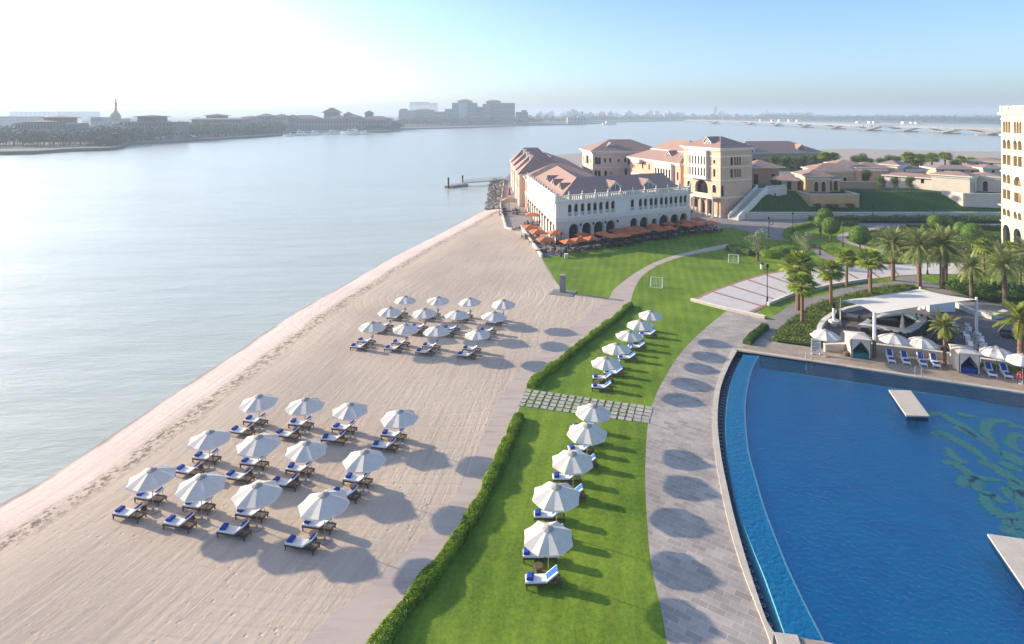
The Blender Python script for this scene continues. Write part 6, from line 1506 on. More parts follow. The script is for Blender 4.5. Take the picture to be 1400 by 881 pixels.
CUSH = mat("slate_cushion", (0.09, 0.10, 0.11), 0.9, 0.15, 4)
def bar():
    zb = lambda x, y: P(1160 + x / 11.667, 415 + y / 11.667, 1.1)
    out = [zb(155, 345), zb(300, 250), zb(520, 160), zb(760, 125), zb(915, 112), zb(1075, 175), zb(1250, 245), zb(1130, 360), zb(960, 450), zb(880, 440), zb(500, 380), zb(300, 355)]
    c = sum(out, Vector()) / len(out); inn = [c + (p - c) * .74 for p in out]
    t = thing('pool_bar', 'kite shaped pool bar counter with white top under the shade sail', 'bar', (c.x, c.y, 0)); n = len(out)
    mb = MB()
    for i in range(n):
        j = (i + 1) % n; a, b, e, f = out[i], out[j], inn[j], inn[i]; z0, z1 = .84, 1.12
        v = lambda p, z: (p.x, p.y, z)
        mb.face([v(a, z1), v(b, z1), v(e, z1), v(f, z1)], WHITE); mb.face([v(a, z0), v(b, z0), v(b, z1), v(a, z1)], WHITE); mb.face([v(f, z1), v(e, z1), v(e, z0), v(f, z0)], WHITE)
    mb.build('counter_top', t, world=True); mb = MB()
    for i in range(n):
        j = (i + 1) % n; k = .93; a, b, e, f = (c + (out[i] - c) * k), (c + (out[j] - c) * k), c + (out[j] - c) * .86, c + (out[i] - c) * .86
        v = lambda p, z: (p.x, p.y, z); mb.face([v(a, .03), v(b, .03), v(b, 1.02), v(a, 1.02)], DWOOD); mb.face([v(f, 1.02), v(e, 1.02), v(e, .03), v(f, .03)], DWOOD)
    mb.build('counter_front', t, world=True)
    mb = MB(); mb.box((c.x - 1.0, c.y + .6, .55), (3.2, .8, 1.0), DWOOD, R(-10)); mb.box((c.x - 1.0, c.y + .6, 1.09), (3.3, .9, .06), METAL_D, R(-10)); mb.build('back_counter', t, world=True)
    mb = MB(); mb.lathe([(.24, 0), (.24, .03), (.04, .05), (.04, .70), (.20, .71), (.20, .77)], CHAIRD, 10); mb.box((-.17, 0, .95), (.04, .34, .34), CHAIRD)
    st = tag(mb.build('bar_stool'), 'dark bar stool drawn up to the white topped pool bar', 'bar stool', 'dark stools around the pool bar')
    for i in range(7, n + 1):
        a, b = out[(i - 1) % n], out[i % n]; m_ = max(1, int((b - a).length / .75))
        for k in range(m_):
            p = a.lerp(b, (k + .5) / m_); d = (p - c); d.z = 0; q = c + d * (1 + .45 / d.length); place(st, (q.x, q.y, .032), math.atan2(-d.y, -d.x), None)
    for i in (5, 6):
        a, b = out[i], out[i + 1]; m_ = int((b - a).length / .8)
        for k in range(m_):
            p = a.lerp(b, (k + .5) / m_); d = (p - c); d.z = 0; q = c + d * (1 + .45 / d.length); place(st, (q.x, q.y, .032), math.atan2(-d.y, -d.x), None)
    return c
BC = bar()
def person(px, py, rz, lab):
    """standing figure grown from a skinned skeleton; teal shirt and dark trousers"""
    p = P(px, py, 1.35); me = bpy.data.meshes.new('person')
    J = {'pel': (0, 0, .95), 'bel': (0, 0, 1.12), 'che': (0, .02, 1.34), 'nek': (0, .02, 1.50), 'hd0': (0, .03, 1.60), 'hd1': (0, .02, 1.74),
         'shl': (.19, .02, 1.42), 'ell': (.24, .06, 1.15), 'wrl': (.20, .24, 1.05), 'hal': (.18, .32, 1.05), 'shr': (-.19, .02, 1.42), 'elr': (-.25, .03, 1.15), 'wrr': (-.22, .20, 1.02), 'har': (-.20, .28, 1.02),
         'hil': (.10, 0, .90), 'knl': (.11, .02, .50), 'anl': (.11, 0, .08), 'tol': (.12, .16, .04), 'hir': (-.10, 0, .90), 'knr': (-.11, .03, .50), 'anr': (-.12, -.02, .08), 'tor': (-.13, .14, .04)}
    rad = dict(pel=.15, bel=.135, che=.155, nek=.055, hd0=.085, hd1=.085, shl=.07, ell=.045, wrl=.032, hal=.04, shr=.07, elr=.045, wrr=.032, har=.04, hil=.095, knl=.065, anl=.045, tol=.04, hir=.095, knr=.065, anr=.045, tor=.04)
    E = [('pel', 'bel'), ('bel', 'che'), ('che', 'nek'), ('nek', 'hd0'), ('hd0', 'hd1'), ('che', 'shl'), ('shl', 'ell'), ('ell', 'wrl'), ('wrl', 'hal'), ('che', 'shr'), ('shr', 'elr'), ('elr', 'wrr'), ('wrr', 'har'), ('pel', 'hil'), ('hil', 'knl'), ('knl', 'anl'), ('anl', 'tol'), ('pel', 'hir'), ('hir', 'knr'), ('knr', 'anr'), ('anr', 'tor')]
    ks = list(J); me.from_pydata([J[k] for k in ks], [(ks.index(a), ks.index(b)) for a, b in E], [])
    o = bpy.data.objects.new('person', me); COL.objects.link(o)
    md = o.modifiers.new('skin', 'SKIN'); 
    for k, sv in zip(ks, me.skin_vertices[0].data): sv.radius = (rad[k], rad[k] * (.72 if k in ('pel', 'bel', 'che') else 1)); sv.use_root = (k == 'pel')
    o.modifiers.new('sub', 'SUBSURF').levels = 1
    dg = bpy.context.evaluated_depsgraph_get(); ev = o.evaluated_get(dg); nm = bpy.data.meshes.new_from_object(ev); o.modifiers.clear(); o.data = nm
    nm.materials.clear(); [nm.materials.append(m) for m in (SKIN, TEAL, METAL_D)]
    for f in nm.polygons:
        z = f.center.z; x = abs(f.center.x); f.material_index = 2 if z < .96 and not (x > .17 and z > .9) else (0 if z > 1.49 or (x > .17 and z < 1.2) else 1); f.use_smooth = True
    o.location = (p.x, p.y, .033); o.rotation_euler = (0, 0, rz); tag(o, lab, 'person', 'bar staff in teal shirts')
    mb = MB(); mb.lathe([(.06, 1.62), (.10, 1.68), (.10, 1.76), (.07, 1.83), (.01, 1.85)], HAIR, 10, (0, -.005, 0)); h = mb.build('hair', o)
    mb = MB(); mb.box((0, .105, 1.655), (.02, .03, .035), SKIN); 
    for s in (-1, 1): mb.box((s * .033, .10, 1.69), (.022, .012, .012), HAIR)
    mb.box((0, .098, 1.615), (.045, .012, .010), RED if False else SKIN); mb.build('face', o)
person(1234.5, 437, R(200), 'person in teal shirt standing inside the bar behind the closed parasol')
person(1253, 435, R(120), 'person in teal shirt at the far corner inside the bar')
closed_parasol(1233.5, 461, 2.7, CREAM, 'closed pinkish cream parasol directly before the bar counter')
closed_parasol(1282, 448, 2.6, CREAM, 'closed pinkish parasol behind the bar near the white chairs')
# dining corner beside the bar
WC = make_chair(WHITE, 'white_chair', 'white chair at a small table on the bar terrace', 'white chairs on the bar terrace')
mb = MB(); mb.box((0, 0, .73), (.8, .8, .04), POLEM); mb.tube((0, 0, 0), (0, 0, .71), .04, .04, WHITE, 6); mb.box((0, 0, .02), (.45, .45, .04), WHITE); WT = tag(mb.build('wooden_table'), '', 'table', 'wooden topped tables on the bar terrace')
for i, (x, y, lab) in enumerate([(1315, 446, 'small wooden table nearest the white sail post, far one of three'), (1331, 459, 'small wooden table in the middle of the white chairs'), (1335, 468, 'small wooden table of the white chairs closest to the pool')]):
    p = P(x, y, .7); place(WT, (p.x, p.y, .032), R(20), lab)
    for k in range(4):
        a = R(20) + k * math.pi / 2; place(WC, (p.x - .72 * math.cos(a), p.y - .72 * math.sin(a), .032), a, None)
# low walls and planters of the bar terrace
def lowwall(px, h, wd, name, lab, m=WALLW, z=.03):
    q = [P(x, y) for x, y in px]; mb = MB()
    for a, b in zip(q, q[1:]): mb.seg(a.xy, b.xy, wd, 0, h, m); mb.seg(a.xy, b.xy, wd + .1, h, h + .06, TRIM)
    return tag(mb.build(name, origin=(q[0].x, q[0].y, 0)), lab, 'wall')
lowwall([(1119, 462), (1121, 452), (1127, 443), (1140, 434), (1158, 427), (1180, 422)], .55, .45, 'curved_seat_wall', 'curved white seat wall between the ivy and the bar terrace')
lowwall([(1127, 481), (1157, 480), (1190, 480), (1215, 483), (1262, 488), (1300, 494)], .8, .3, 'deck_wall', 'tan low wall behind the pool loungers and first cabana', COPING)
lowwall([(1340, 501), (1400, 509), (1480, 522)], .8, .3, 'deck_wall', 'tan low wall behind the pool loungers by the lifebuoy', COPING)
lowwall([(1050, 418), (1083, 404), (1134, 392), (1186, 384)], .35, .35, 'patio_edge_wall', 'thin white kerb wall along the patio strip')
lowwall([(945, 411.5), (995, 424.5), (1024, 431), (1046, 436)], .3, .45, 'patio_step', 'pale stone step wall across the patio corner', COPING)
lowwall([(1300, 417), (1330, 430), (1357, 437), (1375, 431)], .6, .5, 'planter_wall', 'white planter wall by the sail post')
mb = MB(); p = P(1281, 424); mb.box((0, 0, .8), (3.4, 2.0, 1.55), WHITE); mb.box((0, 0, 1.6), (3.55, 2.15, .06), TRIM); o = mb.build('service_counter'); o.location = (p.x, p.y, .035); tag(o, 'white boxy service counter behind the shade sail post', 'counter')
mb = MB(); mb.box((0, 0, .22), (2.6, 1.6, .40), CHAIRD); mb.box((-1.0, 0, .55), (.5, 1.6, .3), CHAIRD); mb.box((.2, 0, .455), (1.9, 1.4, .07), CUSH); p = P(1159, 436); 

o = mb.build('daybed'); o.location = (p.x, p.y, .032); o.rotation_euler = (0, 0, R(-35)); tag(o, 'low dark daybed beside the curved seat wall', 'daybed')
for i, (x, y, lab) in enumerate([(1290, 470, 'dark cushioned sofa behind the small feather palm'), (1300, 481, 'grey cushioned sofa behind the second cabana'), (1383, 462, 'dark sofa on the bar terrace near the photo edge')]):
    mb = MB(); mb.box((0, 0, .2), (2.0, .9, .34), CHAIRD); mb.box((0, .38, .5), (2.0, .14, .4), CHAIRD); mb.box((0, -.03, .41), (1.9, .7, .09), CUSH); o = mb.build('terrace_sofa'); p = P(x, y); o.location = (p.x, p.y, .033); o.rotation_euler = (0, 0, R(-25)); tag(o, lab, 'sofa', 'dark sofas on the bar terrace')
p = P(1140, 446); t = thing('planter_urn', 'white bowl planter with pale lamp column beside the curved seat wall', 'planter', (p.x, p.y, .032)); mb = MB(); mb.lathe([(.35, 0), (.6, .45), (.62, .7), (.5, .7)], WHITE, 14); mb.build('bowl', t); mb = MB(); mb.tube((0, 0, .68), (0, 0, 2.2), .17, .17, WHITE, 10); mb.build('column', t); mb = MB(); mb.tube((0, 0, 2.2), (0, 0, 2.75), .19, .19, METAL_D, 10); mb.build('lamp_head', t)
# cabanas
def cabana(px, py, rz, wd, dp, h, cush, lab):
    p = P(px, py); t = thing('cabana', lab, 'cabana', (p.x, p.y, .03), rz, 'cream curtained cabanas beside the pool')
    for x in (-wd / 2, wd / 2):
        for y in (0, dp): mb = MB(); mb.tube((x, y, 0), (x, y, h), .04, .04, DWOOD, 6); mb.build('post', t)
    mb = MB(); e = .08; mb.box((0, dp / 2, h + .06), (wd + .2, dp + .2, .10), CREAM)
    a = [(-wd / 2 - e, -e, h + .115), (wd / 2 + e, -e, h + .115), (wd / 2 + e, dp + e, h + .115), (-wd / 2 - e, dp + e, h + .115)]; ap = (0, dp / 2, h + .34)
    for i in range(4): mb.face([a[i], a[(i + 1) % 4], ap], FABRIC)
    mb.build('roof', t)
    def curtain(p0, p1, z0, z1, n=22):
        mb = MB(); p0 = Vector(p0); p1 = Vector(p1); d = (p1 - p0); nn = Vector((-d.y, d.x, 0)).normalized()
        pts = [p0 + d * (i / n) + nn * (.045 * math.sin(i * 1.9)) for i in range(n + 1)]
        for i in range(n): mb.face([(pts[i].x, pts[i].y, z0), (pts[i + 1].x, pts[i + 1].y, z0), (pts[i + 1].x, pts[i + 1].y, z1), (pts[i].x, pts[i].y, z1)], CREAM)
        return mb.build('curtain', t)
    curtain((-wd / 2, .02, 0), (-wd / 2, dp, 0), .08, h); curtain((wd / 2, .02, 0), (wd / 2, dp, 0), .08, h); curtain((-wd / 2, dp, 0), (wd / 2, dp, 0), .08, h)
    for s in (-1, 1):                                                # drawn-back front curtains, gathered at the sides
        mb = MB(); n = 10
        for i in range(n):
            z1, z0 = h - i * (h - .1) / n, h - (i + 1) * (h - .1) / n
            w1 = (wd / 2) * (1 - min(1, i / 6)) * .98 + .13; w0 = (wd / 2) * (1 - min(1, (i + 1) / 6)) * .98 + .13
            mb.face([(s * wd / 2, -.02, z0), (s * (wd / 2 - w0), -.02, z0), (s * (wd / 2 - w1), -.02, z1), (s * wd / 2, -.02, z1)], CREAM)
        mb.build('front_curtain', t)
    mb = MB(); mb.box((0, dp * .5, .22), (wd - .2, dp - .3, .40), cush); mb.box((0, dp * .5, .47), (wd - .25, dp - .4, .10), cush)
    for k in range(3): mb.box((-.5 + .5 * k, dp - .35, .68), (.42, .16, .34), cush)
    mb.build('day_bed', t)
cabana(1177, 491, R(-14), 1.85, 2.3, 1.95, TEAL, 'cream cabana with teal cushions beside the sail post')
cabana(1325.5, 512, R(-16), 1.75, 2.3, 1.95, BLUE, 'cream cabana with blue cushions beside the small feather palm')
mb = MB(); mb.lathe([(.25, 0), (.38, .25), (.34, .42), (.28, .42)], RATTAN, 12); p = P(1158, 487); o = mb.build('towel_basket'); o.location = (p.x, p.y, .03); tag(o, 'round brown basket beside the teal cushioned cabana', 'basket')
# rules board
def board():
    p = P(1115.5, 485); t = thing('rules_board', 'white standing board with rows of dark lettering at the pool corner', 'sign', (p.x, p.y, .03), R(-12)); w_, h = .95, 1.55
    mb = MB(); mb.box((0, 0, .15 + h / 2), (w_, .06, h), WHITE); mb.build('panel', t)
    mb = MB(); rnd = random.Random(2)
    for k, (z, n) in enumerate([(1.42, 4), (1.22, 5), (1.06, 5), (.90, 4), (.74, 6), (.60, 4), (.42, 3)]):
        x = -.36
        for i in range(n):
            l = rnd.uniform(.08, .17)
            if x + l > .40: break
            mb.box((x + l / 2, -.034, z), (l, .006, .075 if k else .10), METAL_D if k != 3 else RATTAN); x += l + .035
    mb.build('lettering', t)
    for s in (-1, 1): mb = MB(); mb.box((s * .4, 0, .075), (.08, .3, .15), WHITE); mb.build('foot', t)
board()
def ladder(px, py, lab):
    p = P(px, py); t = thing('pool_ladder', lab, 'pool ladder', (p.x, p.y, .05), R(-23), 'bright metal pool ladders'); 
    for s in (-.27, .27):
        mb = MB(); q = [Vector((s, .35, 0)), Vector((s, .35, .75)), Vector((s, .2, .92)), Vector((s, 0, .92)), Vector((s, -.12, .7)), Vector((s, -.15, -1.0))]; mb.pipe(cr(q, 3), [.028] * 16, METAL_L, 7); mb.build('handrail', t)
    for z in (-.25, -.55): mb = MB(); mb.box((0, -.15, z), (.5, .12, .03), METAL_L); mb.build('tread', t)
ladder(1106, 493.5, 'bright pool ladder before the rules board'); ladder(1256.5, 515.5, 'bright pool ladder before the white loungers')
p = P(1396, 515, .6); t = thing('lifebuoy', 'red lifebuoy on a short post by the feather palm', 'lifebuoy', (p.x, p.y, .03)); mb = MB()
for k in range(20):
    a0, a1 = 2 * math.pi * k / 20, 2 * math.pi * (k + 1) / 20; mb.tube((.32 * math.cos(a0), 0, .65 + .32 * math.sin(a0)), (.32 * math.cos(a1), 0, .65 + .32 * math.sin(a1)), .09, .09, RED, 8)
mb.build('ring', t); mb = MB(); mb.tube((0, .1, 0), (0, .1, 1.0), .04, .04, WHITE, 6); mb.build('post', t)
# ================================================================== the far shore
def far_trees():
    rnd = random.Random(12); mb = MB()
    def clump(c, r, h, n):
        for _ in range(n):
            d = rdir(rnd); k = rnd.random() ** .35; leaf_quad(mb, c + Vector((d.x * r, d.y * r, abs(d.z) * h * .5 + d.z * h * .4)) * k, r * .42, (d + rdir(rnd) * .8).normalized(), rnd, FARTREE)
        mb.tube((c.x, c.y, 0.8), (c.x, c.y, c.z), .3, .2, FARTREE, 4, False)
    def belt(pxs, n, back, h0, h1, r0, r1, z=1.2, q=26):
        pts = resample([P(x, y, -1) for x, y in pxs], n)
        for p in pts:
            k = rnd.random(); o = back[0] + (back[1] - back[0]) * k; f = 1 + o / max(80, p.y); h = rnd.uniform(h0, h1)
            r = rnd.uniform(r0, r1); clump(Vector((p.x * f + rnd.uniform(-4, 4), p.y + o, z + h * .38)), r, h * .68, q)
    belt([(-80, 209), (0, 207.5), (60, 206), (110, 204.5), (150, 203.5), (168, 200), (240, 194), (330, 188.5), (385, 184.5)], 420, (8, 60), 9, 15, 5, 8, q=34)
    belt([(-80, 204), (100, 200), (240, 192), (385, 183.5)], 360, (50, 130), 11, 17, 6, 9, q=34)
    belt([(135, 205), (165, 201.5)], 40, (2, 14), 4, 9, 3, 5)
    belt([(330, 188), (360, 186), (385, 184)], 90, (8, 60), 8, 15, 5, 8)
    belt([(500, 181), (535, 180.5), (545, 178)], 90, (8, 50), 8, 16, 6, 10)
    belt([(545, 177), (600, 175.5), (640, 174.5), (700, 172.5), (735, 171)], 260, (95, 190), 14, 24, 9, 14)
    belt([(735, 170.5), (780, 170), (830, 168), (960, 166), (1050, 166)], 330, (120, 420), 12, 26, 10, 18)
    belt([(1040, 166), (1100, 166.5), (1200, 167.8), (1364, 170.8), (1420, 172)], 520, (60, 330), 12, 22, 9, 15)
    belt([(1080, 166), (1200, 167), (1400, 170)], 260, (200, 700), 14, 26, 10, 18)
    belt([(1040, 165.5), (1075, 166), (1110, 166)], 70, (300, 700), 22, 40, 14, 22)
    for _ in range(900):
        x = rnd.uniform(-300, 1500); y = rnd.uniform(158.2, 161.5); p = P(x, y, 1); clump(Vector((p.x, p.y, 4)), rnd.uniform(8, 16), rnd.uniform(6, 13), 10)
    o = mb.build('distant_trees'); tag(o, 'hazy dark tree belt along the far shore', 'trees', kind='stuff')
far_trees()
WCNT = {}; WREST = {}
def far_block(root, px0, px1, ytop, D, ybase, m, dep=None, rows=2, cols=0, roofy=None, rm=None, arch=False, over=.02):
    """a far building block given by its photo columns and the distance it stands at"""
    a = PD(px0, ybase, D); b = PD(px1, ybase, D); z0 = 1.1; z1 = H - (ytop - YH) * D / F; Wd = b.x - a.x; dep = dep or max(10, Wd * .5)
    f = Facade((a.x, D), (b.x, D), 0); mb = MB(); c = rect(Vector((a.x, D)), Vector((1, 0)), Wd, dep)
    mb.prism([(p.x, p.y) for p in c], z0, z1, m); f.box(mb, -.3, Wd + .3, z1 - .9, z1 + .3, -.2, .5, m); mb.build('wall', root, world=True)
    if cols:
        zb = H - (ybase - YH) * D / F; hh = (z1 - zb) / rows
        for r_ in range(rows):
            for k in range(cols):
                WCNT[root.name] = WCNT.get(root.name, 0) + 1; mb = MB() if WCNT[root.name] <= 95 else WREST.setdefault(root.name, (MB(), root))[0]
                u = (k + .5) * Wd / cols; w_ = Wd / cols * .26; v0 = zb + r_ * hh + hh * .22; v1 = v0 + hh * .55
                if arch: mb.cap([f.pt(u - w_, v0, .06), f.pt(u + w_, v0, .06), f.pt(u + w_, v1 - w_ * .8, .06), f.pt(u, v1, .06), f.pt(u - w_, v1 - w_ * .8, .06)], FARG)
                else: f.box(mb, u - w_, u + w_, v0, v1, -.1, .06, FARG)
                if WCNT[root.name] <= 95: mb.build('window', root, world=True)
    if roofy:
        zr = H - (roofy - YH) * D / F; mb = MB(); hip(mb, c, z1 + .1, zr, Wd * over + .8, rm or FARR, soffit=FARR, th=.4); mb.build('roof', root, world=True)
    return a
def far_thing(label, cat, name, px, D): p = PD(px, 170, D); return thing(name, label, cat, (p.x, p.y, 1.1))
t = far_thing('low hazy palace with two flat overhanging roofs, at the far left shore', 'palace', 'waterfront_palace', 55, 560)
far_block(t, 20, 90, 169, 545, 188, FARW, 30, 2, 16, arch=True); far_block(t, 32, 70, 167.5, 560, 172, FARW, 22, 1, 8, roofy=165, over=.06); far_block(t, 60, 85, 161.5, 575, 170, FARW, 20, 1, 6, roofy=158.8, over=.1)
t = far_thing('hazy palace with a broad flat roof just right of the minaret', 'palace', 'waterfront_palace', 200, 600)
far_block(t, 170, 236, 167, 590, 180, FARW, 30, 2, 14, arch=True); far_block(t, 188, 212, 160, 610, 168, FARW, 22, 1, 6, roofy=157.4, over=.1)
t = far_thing('hazy palace with a flat roof tower, between the minaret and the red roofed houses', 'palace', 'waterfront_palace', 295, 690)
far_block(t, 262, 330, 164, 770, 174, FARW, 30, 2, 16, roofy=161.5); far_block(t, 282, 302, 158.5, 790, 166, FARW, 20, 1, 5, roofy=155.8, over=.1)
t = far_thing('pale sunlit colonnade building left of the mosque dome', 'building', 'colonnade_building', 131, 760); far_block(t, 124, 139, 160.5, 760, 168, FARW2, 20, 1, 9)
def mosque():
    D = 900; c = PD(153, 160, D); t = thing('mosque', 'hazy mosque with round dome and one tall slim minaret', 'mosque', (c.x, c.y, 1)); k = D / F
    mb = MB(); mb.box((c.x, c.y + 10, 10), (20 * k * 1.2, 26, 18), FARW); mb.build('hall', t, world=True); mb = MB()
    mb.lathe([(6.2 * k, 18), (6.6 * k, 21)] + [(6.6 * k * math.cos(a), 21 + 8.2 * math.sin(a)) for a in [R(x) for x in (15, 30, 45, 60, 75, 88)]], FARW, 18, (c.x, c.y + 8, 0)); mb.build('dome', t, world=True)
    q = PD(158.3, 160, D); mb = MB(); zt = H + (YH - 133) * k
    mb.lathe([(1.9, 1), (1.9, 28), (2.6, 29), (2.6, 30.4), (1.5, 30.6), (1.4, 41), (2.2, 41.8), (2.2, 43.0), (1.1, 43.2), (1.0, zt - 5), (1.3, zt - 4.5), (.1, zt)], FARW, 10, (q.x, q.y, 0)); mb.build('minaret', t, world=True)
mosque()
for px0, px1, yt, D, lab in [(13, 77, 153.0, 2700, 'faint pale long block behind the far left palace'), (79, 123, 152.8, 2500, 'faint pale block between the palace and the mosque'), (-30, 22, 159.5, 1000, 'faint pale low block at the far left edge'), (560, 586, 139.8, 3600, 'faint white tall block in the haze left of the twin hotel'), (586, 597, 141.2, 3650, 'faint white lower block joined to the tall one in the haze')]:
    t = far_thing(lab, 'building', 'distant_building', px0, D); far_block(t, px0, px1, yt, D, 160, FARW2, 60, 3, 10)
for i, (x0, x1, yt, yb, yr, D, m) in enumerate([(350, 371, 159.5, 170, 155.5, 900, FARW), (371, 391, 160, 171, 156, 910, FARW2), (391, 403, 161, 176, 157, 920, FARW), (330, 350, 161, 172, 158.5, 890, FARW2)]):
    t = far_thing(f'red roofed shore house, {ORD[i]} of the row left of the marina arcade' if i < 3 else 'red roofed shore house set apart from the row by the palace trees', 'house', 'shore_house', x0, D); far_block(t, x0, x1, yt, D, yb, m, 20, 2, 5, roofy=yr)
t = far_thing('long arcaded marina building with red roofs and a pyramid roof in the middle', 'building', 'marina_arcade', 450, 925)
for x0, x1, yt, yr in ((392, 434, 163, 157.5), (434, 447, 162, None), (447, 472, 163, 157), (472, 490, 161, 156.5), (490, 532, 164, 159)): far_block(t, x0, x1, yt, 925, 178, FARW, 26, 2, max(3, int((x1 - x0) / 4)), roofy=yr, arch=x0 == 434)
far_block(t, 443, 461, 154.5, 945, 160, FARW, 16, 1, 4, roofy=147.5, over=.12); far_block(t, 470, 480, 157.5, 945, 162, FARW, 12, 1, 3, roofy=153, over=.1); far_block(t, 499, 508, 155.5, 945, 160, FARW, 12, 1, 3, roofy=151, over=.1)
t = far_thing('large hazy twin block hotel on the far beach', 'hotel', 'beach_hotel', 655, 1420)
D = 1420
far_block(t, 545, 568, 151.5, D, 168, FARW, 30, 3, 0); far_block(t, 547, 556, 149.6, D + 6, 152, FARW, 14, 1, 0, roofy=148.4, over=.1); far_block(t, 567, 591, 151.2, D, 168, FARW, 30, 4, 8, roofy=148.6, over=.06); far_block(t, 591, 609, 153, D, 168, FARW, 30, 3, 8)
far_block(t, 608, 619, 149.3, D, 168, FARW, 30, 4, 5); far_block(t, 618, 627, 141, D, 168, FARW, 40, 6, 4); far_block(t, 627, 639, 140.2, D - 8, 168, FARW2, 40, 6, 0); far_block(t, 639, 651.5, 141, D, 168, FARW, 40, 6, 6); far_block(t, 626, 645, 138.6, D + 10, 143, FARW, 24, 1, 0, roofy=135.6, over=.04)
far_block(t, 651, 662, 146.5, D + 10, 168, FARW, 30, 5, 3); far_block(t, 660, 670, 142.5, D - 4, 168, FARW, 34, 5, 6); far_block(t, 670, 684, 140.5, D + 6, 168, FARW, 34, 6, 4); far_block(t, 683, 704, 141.2, D, 168, FARW, 40, 3, 9); far_block(t, 665, 684, 139, D + 12, 143, FARW, 24, 1, 0, roofy=136.6, over=.05)
for mb, rt in WREST.values(): mb.build('upper_windows', rt, world=True)['kind'] = 'stuff'
t = far_thing('low hazy annex right of the twin block hotel', 'building', 'hotel_annex', 712, 1500); far_block(t, 705, 722, 153.5, 1500, 168, FARW, 30, 3, 6); far_block(t, 713, 720, 151.5, 1510, 155, FARW, 14, 1, 0, roofy=150.4, over=.1)
t = far_thing('white waterside building with a small tower, between hotel and bridge', 'building', 'waterside_building', 790, 1600); far_block(t, 776, 802, 161, 1600, 171, FARW2, 30, 2, 6); far_block(t, 790, 800, 158.5, 1610, 163, FARW2, 20, 1, 3); far_block(t, 795, 797.5, 152.5, 1615, 160, FARW2, 5, 1, 0)
t = far_thing('slim dark tower standing above the hazy far town', 'tower', 'town_tower', 978, 3200); far_block(t, 976.8, 979.6, 146.8, 3200, 158, FARW, 12, 4, 0)
t = far_thing('pale gabled pair of halls behind the bridge deck', 'building', 'town_hall', 1015, 2600); far_block(t, 1005, 1011.5, 158, 2600, 164, FARW2, 30, 1, 0, roofy=156); far_block(t, 1017, 1025, 158.5, 2600, 164, FARW2, 30, 1, 0, roofy=156.6)
def mast():
    p = PD(1048, 160, 2700); t = thing('lattice_mast', 'thin lattice mast with cross arms above the bridge', 'mast', (p.x, p.y, 1)); mb = MB(); zt = H + (YH - 149.5) * 2700 / F
    for s in (-4, 4): mb.tube((p.x + s, p.y, 1), (p.x + s * .15, p.y, zt), .8, .5, FARW, 4)
    for z, l in ((zt - 3, 10), (zt - 10, 14), (zt - 16, 10)): mb.box((p.x, p.y, z), (l, 1, 1), FARW)
    mb.build('frame', t, world=True)
mast()
rnd = random.Random(31)
fh = None
mb = MB(); mb.box((0, 0, 4), (16, 12, 8), FARW2); mb.box((0, 0, 8.3), (17, 13, .6), FARW2); mb.box((2, 1, 9.6), (6, 6, 2.4), FARW2); 
for k in range(4): mb.box((-6 + k * 4, -6.05, 4), (1.6, .2, 2.4), FARG)
fh = tag(mb.build('town_house'), 'small pale flat roofed house in the hazy town beyond the water', 'house', 'houses of the hazy far town')
for i in range(235):
    if i < 110: x, D = rnd.uniform(735, 1010), rnd.uniform(2500, 4200)
    elif i < 140: x, D = rnd.uniform(180, 545), rnd.uniform(1000, 2200)
    elif i < 170: x, D = rnd.uniform(-60, 200), rnd.uniform(900, 2000)
    else:
        x = rnd.uniform(-40, 400); D = 470 + max(0, x) * 1.15 + rnd.uniform(60, 190)
    p = PD(x, 160, D); s = rnd.uniform(.7, 1.5) * (1.4 if i < 110 else 1); place(fh, (p.x, p.y, 1.1), rnd.uniform(-.3, .3), None, (s * rnd.uniform(.8, 1.6), s, s * rnd.uniform(.9, 2.3) if i < 110 else rnd.uniform(.7, 1.45)))
mb = MB(); mb.box((0, 0, 2.5), (14, 10, 5), WHITE); mb.box((0, -5.05, 2.4), (9, .2, 2), FARG); mb.cap([(-7.5, -5.5, 5.01), (7.5, -5.5, 5.01), (7.5, 5.5, 5.01), (-7.5, 5.5, 5.01)], WHITE); sh = tag(mb.build('shore_shed'), 'tiny white shed before the far trees behind the bridge', 'shed', 'white sheds behind the bridge')
for x, D in ((1041, 2000), (1057, 1950), (1068, 1930), (1080, 1900), (1091, 1880), (1174, 1650), (1190, 1620), (1197, 1610), (1236, 1540), (1248, 1530), (1254, 1520)):
    p = PD(x, 165, D); place(sh, (p.x, p.y, 1.1), 0, None, (rnd.uniform(.7, 1.3), 1, rnd.uniform(.9, 1.5)))
# beach parasols of the far hotel, a few pixels each
mb = MB(); mb.lathe([(2.2, 2.2), (.1, 3.4)], FABRIC, 8); mb.tube((0, 0, 0), (0, 0, 2.3), .08, .08, WHITE, 5); fp = tag(mb.build('beach_parasol'), 'tiny white parasol on the hazy far beach', 'parasol', 'tiny parasols on the far beaches')
for i in range(44):
    if i < 24: x, y = rnd.uniform(600, 642), rnd.uniform(170.2, 171.2)
    elif i < 38: x, y = rnd.uniform(232, 270), rnd.uniform(187, 190)
    else: x, y = rnd.uniform(180, 225), rnd.uniform(190.5, 192)
    p = P(x, y, 1.5); place(fp, (p.x, p.y, 1.3), 0, None, 1.0 if i >= 24 else 1.5)
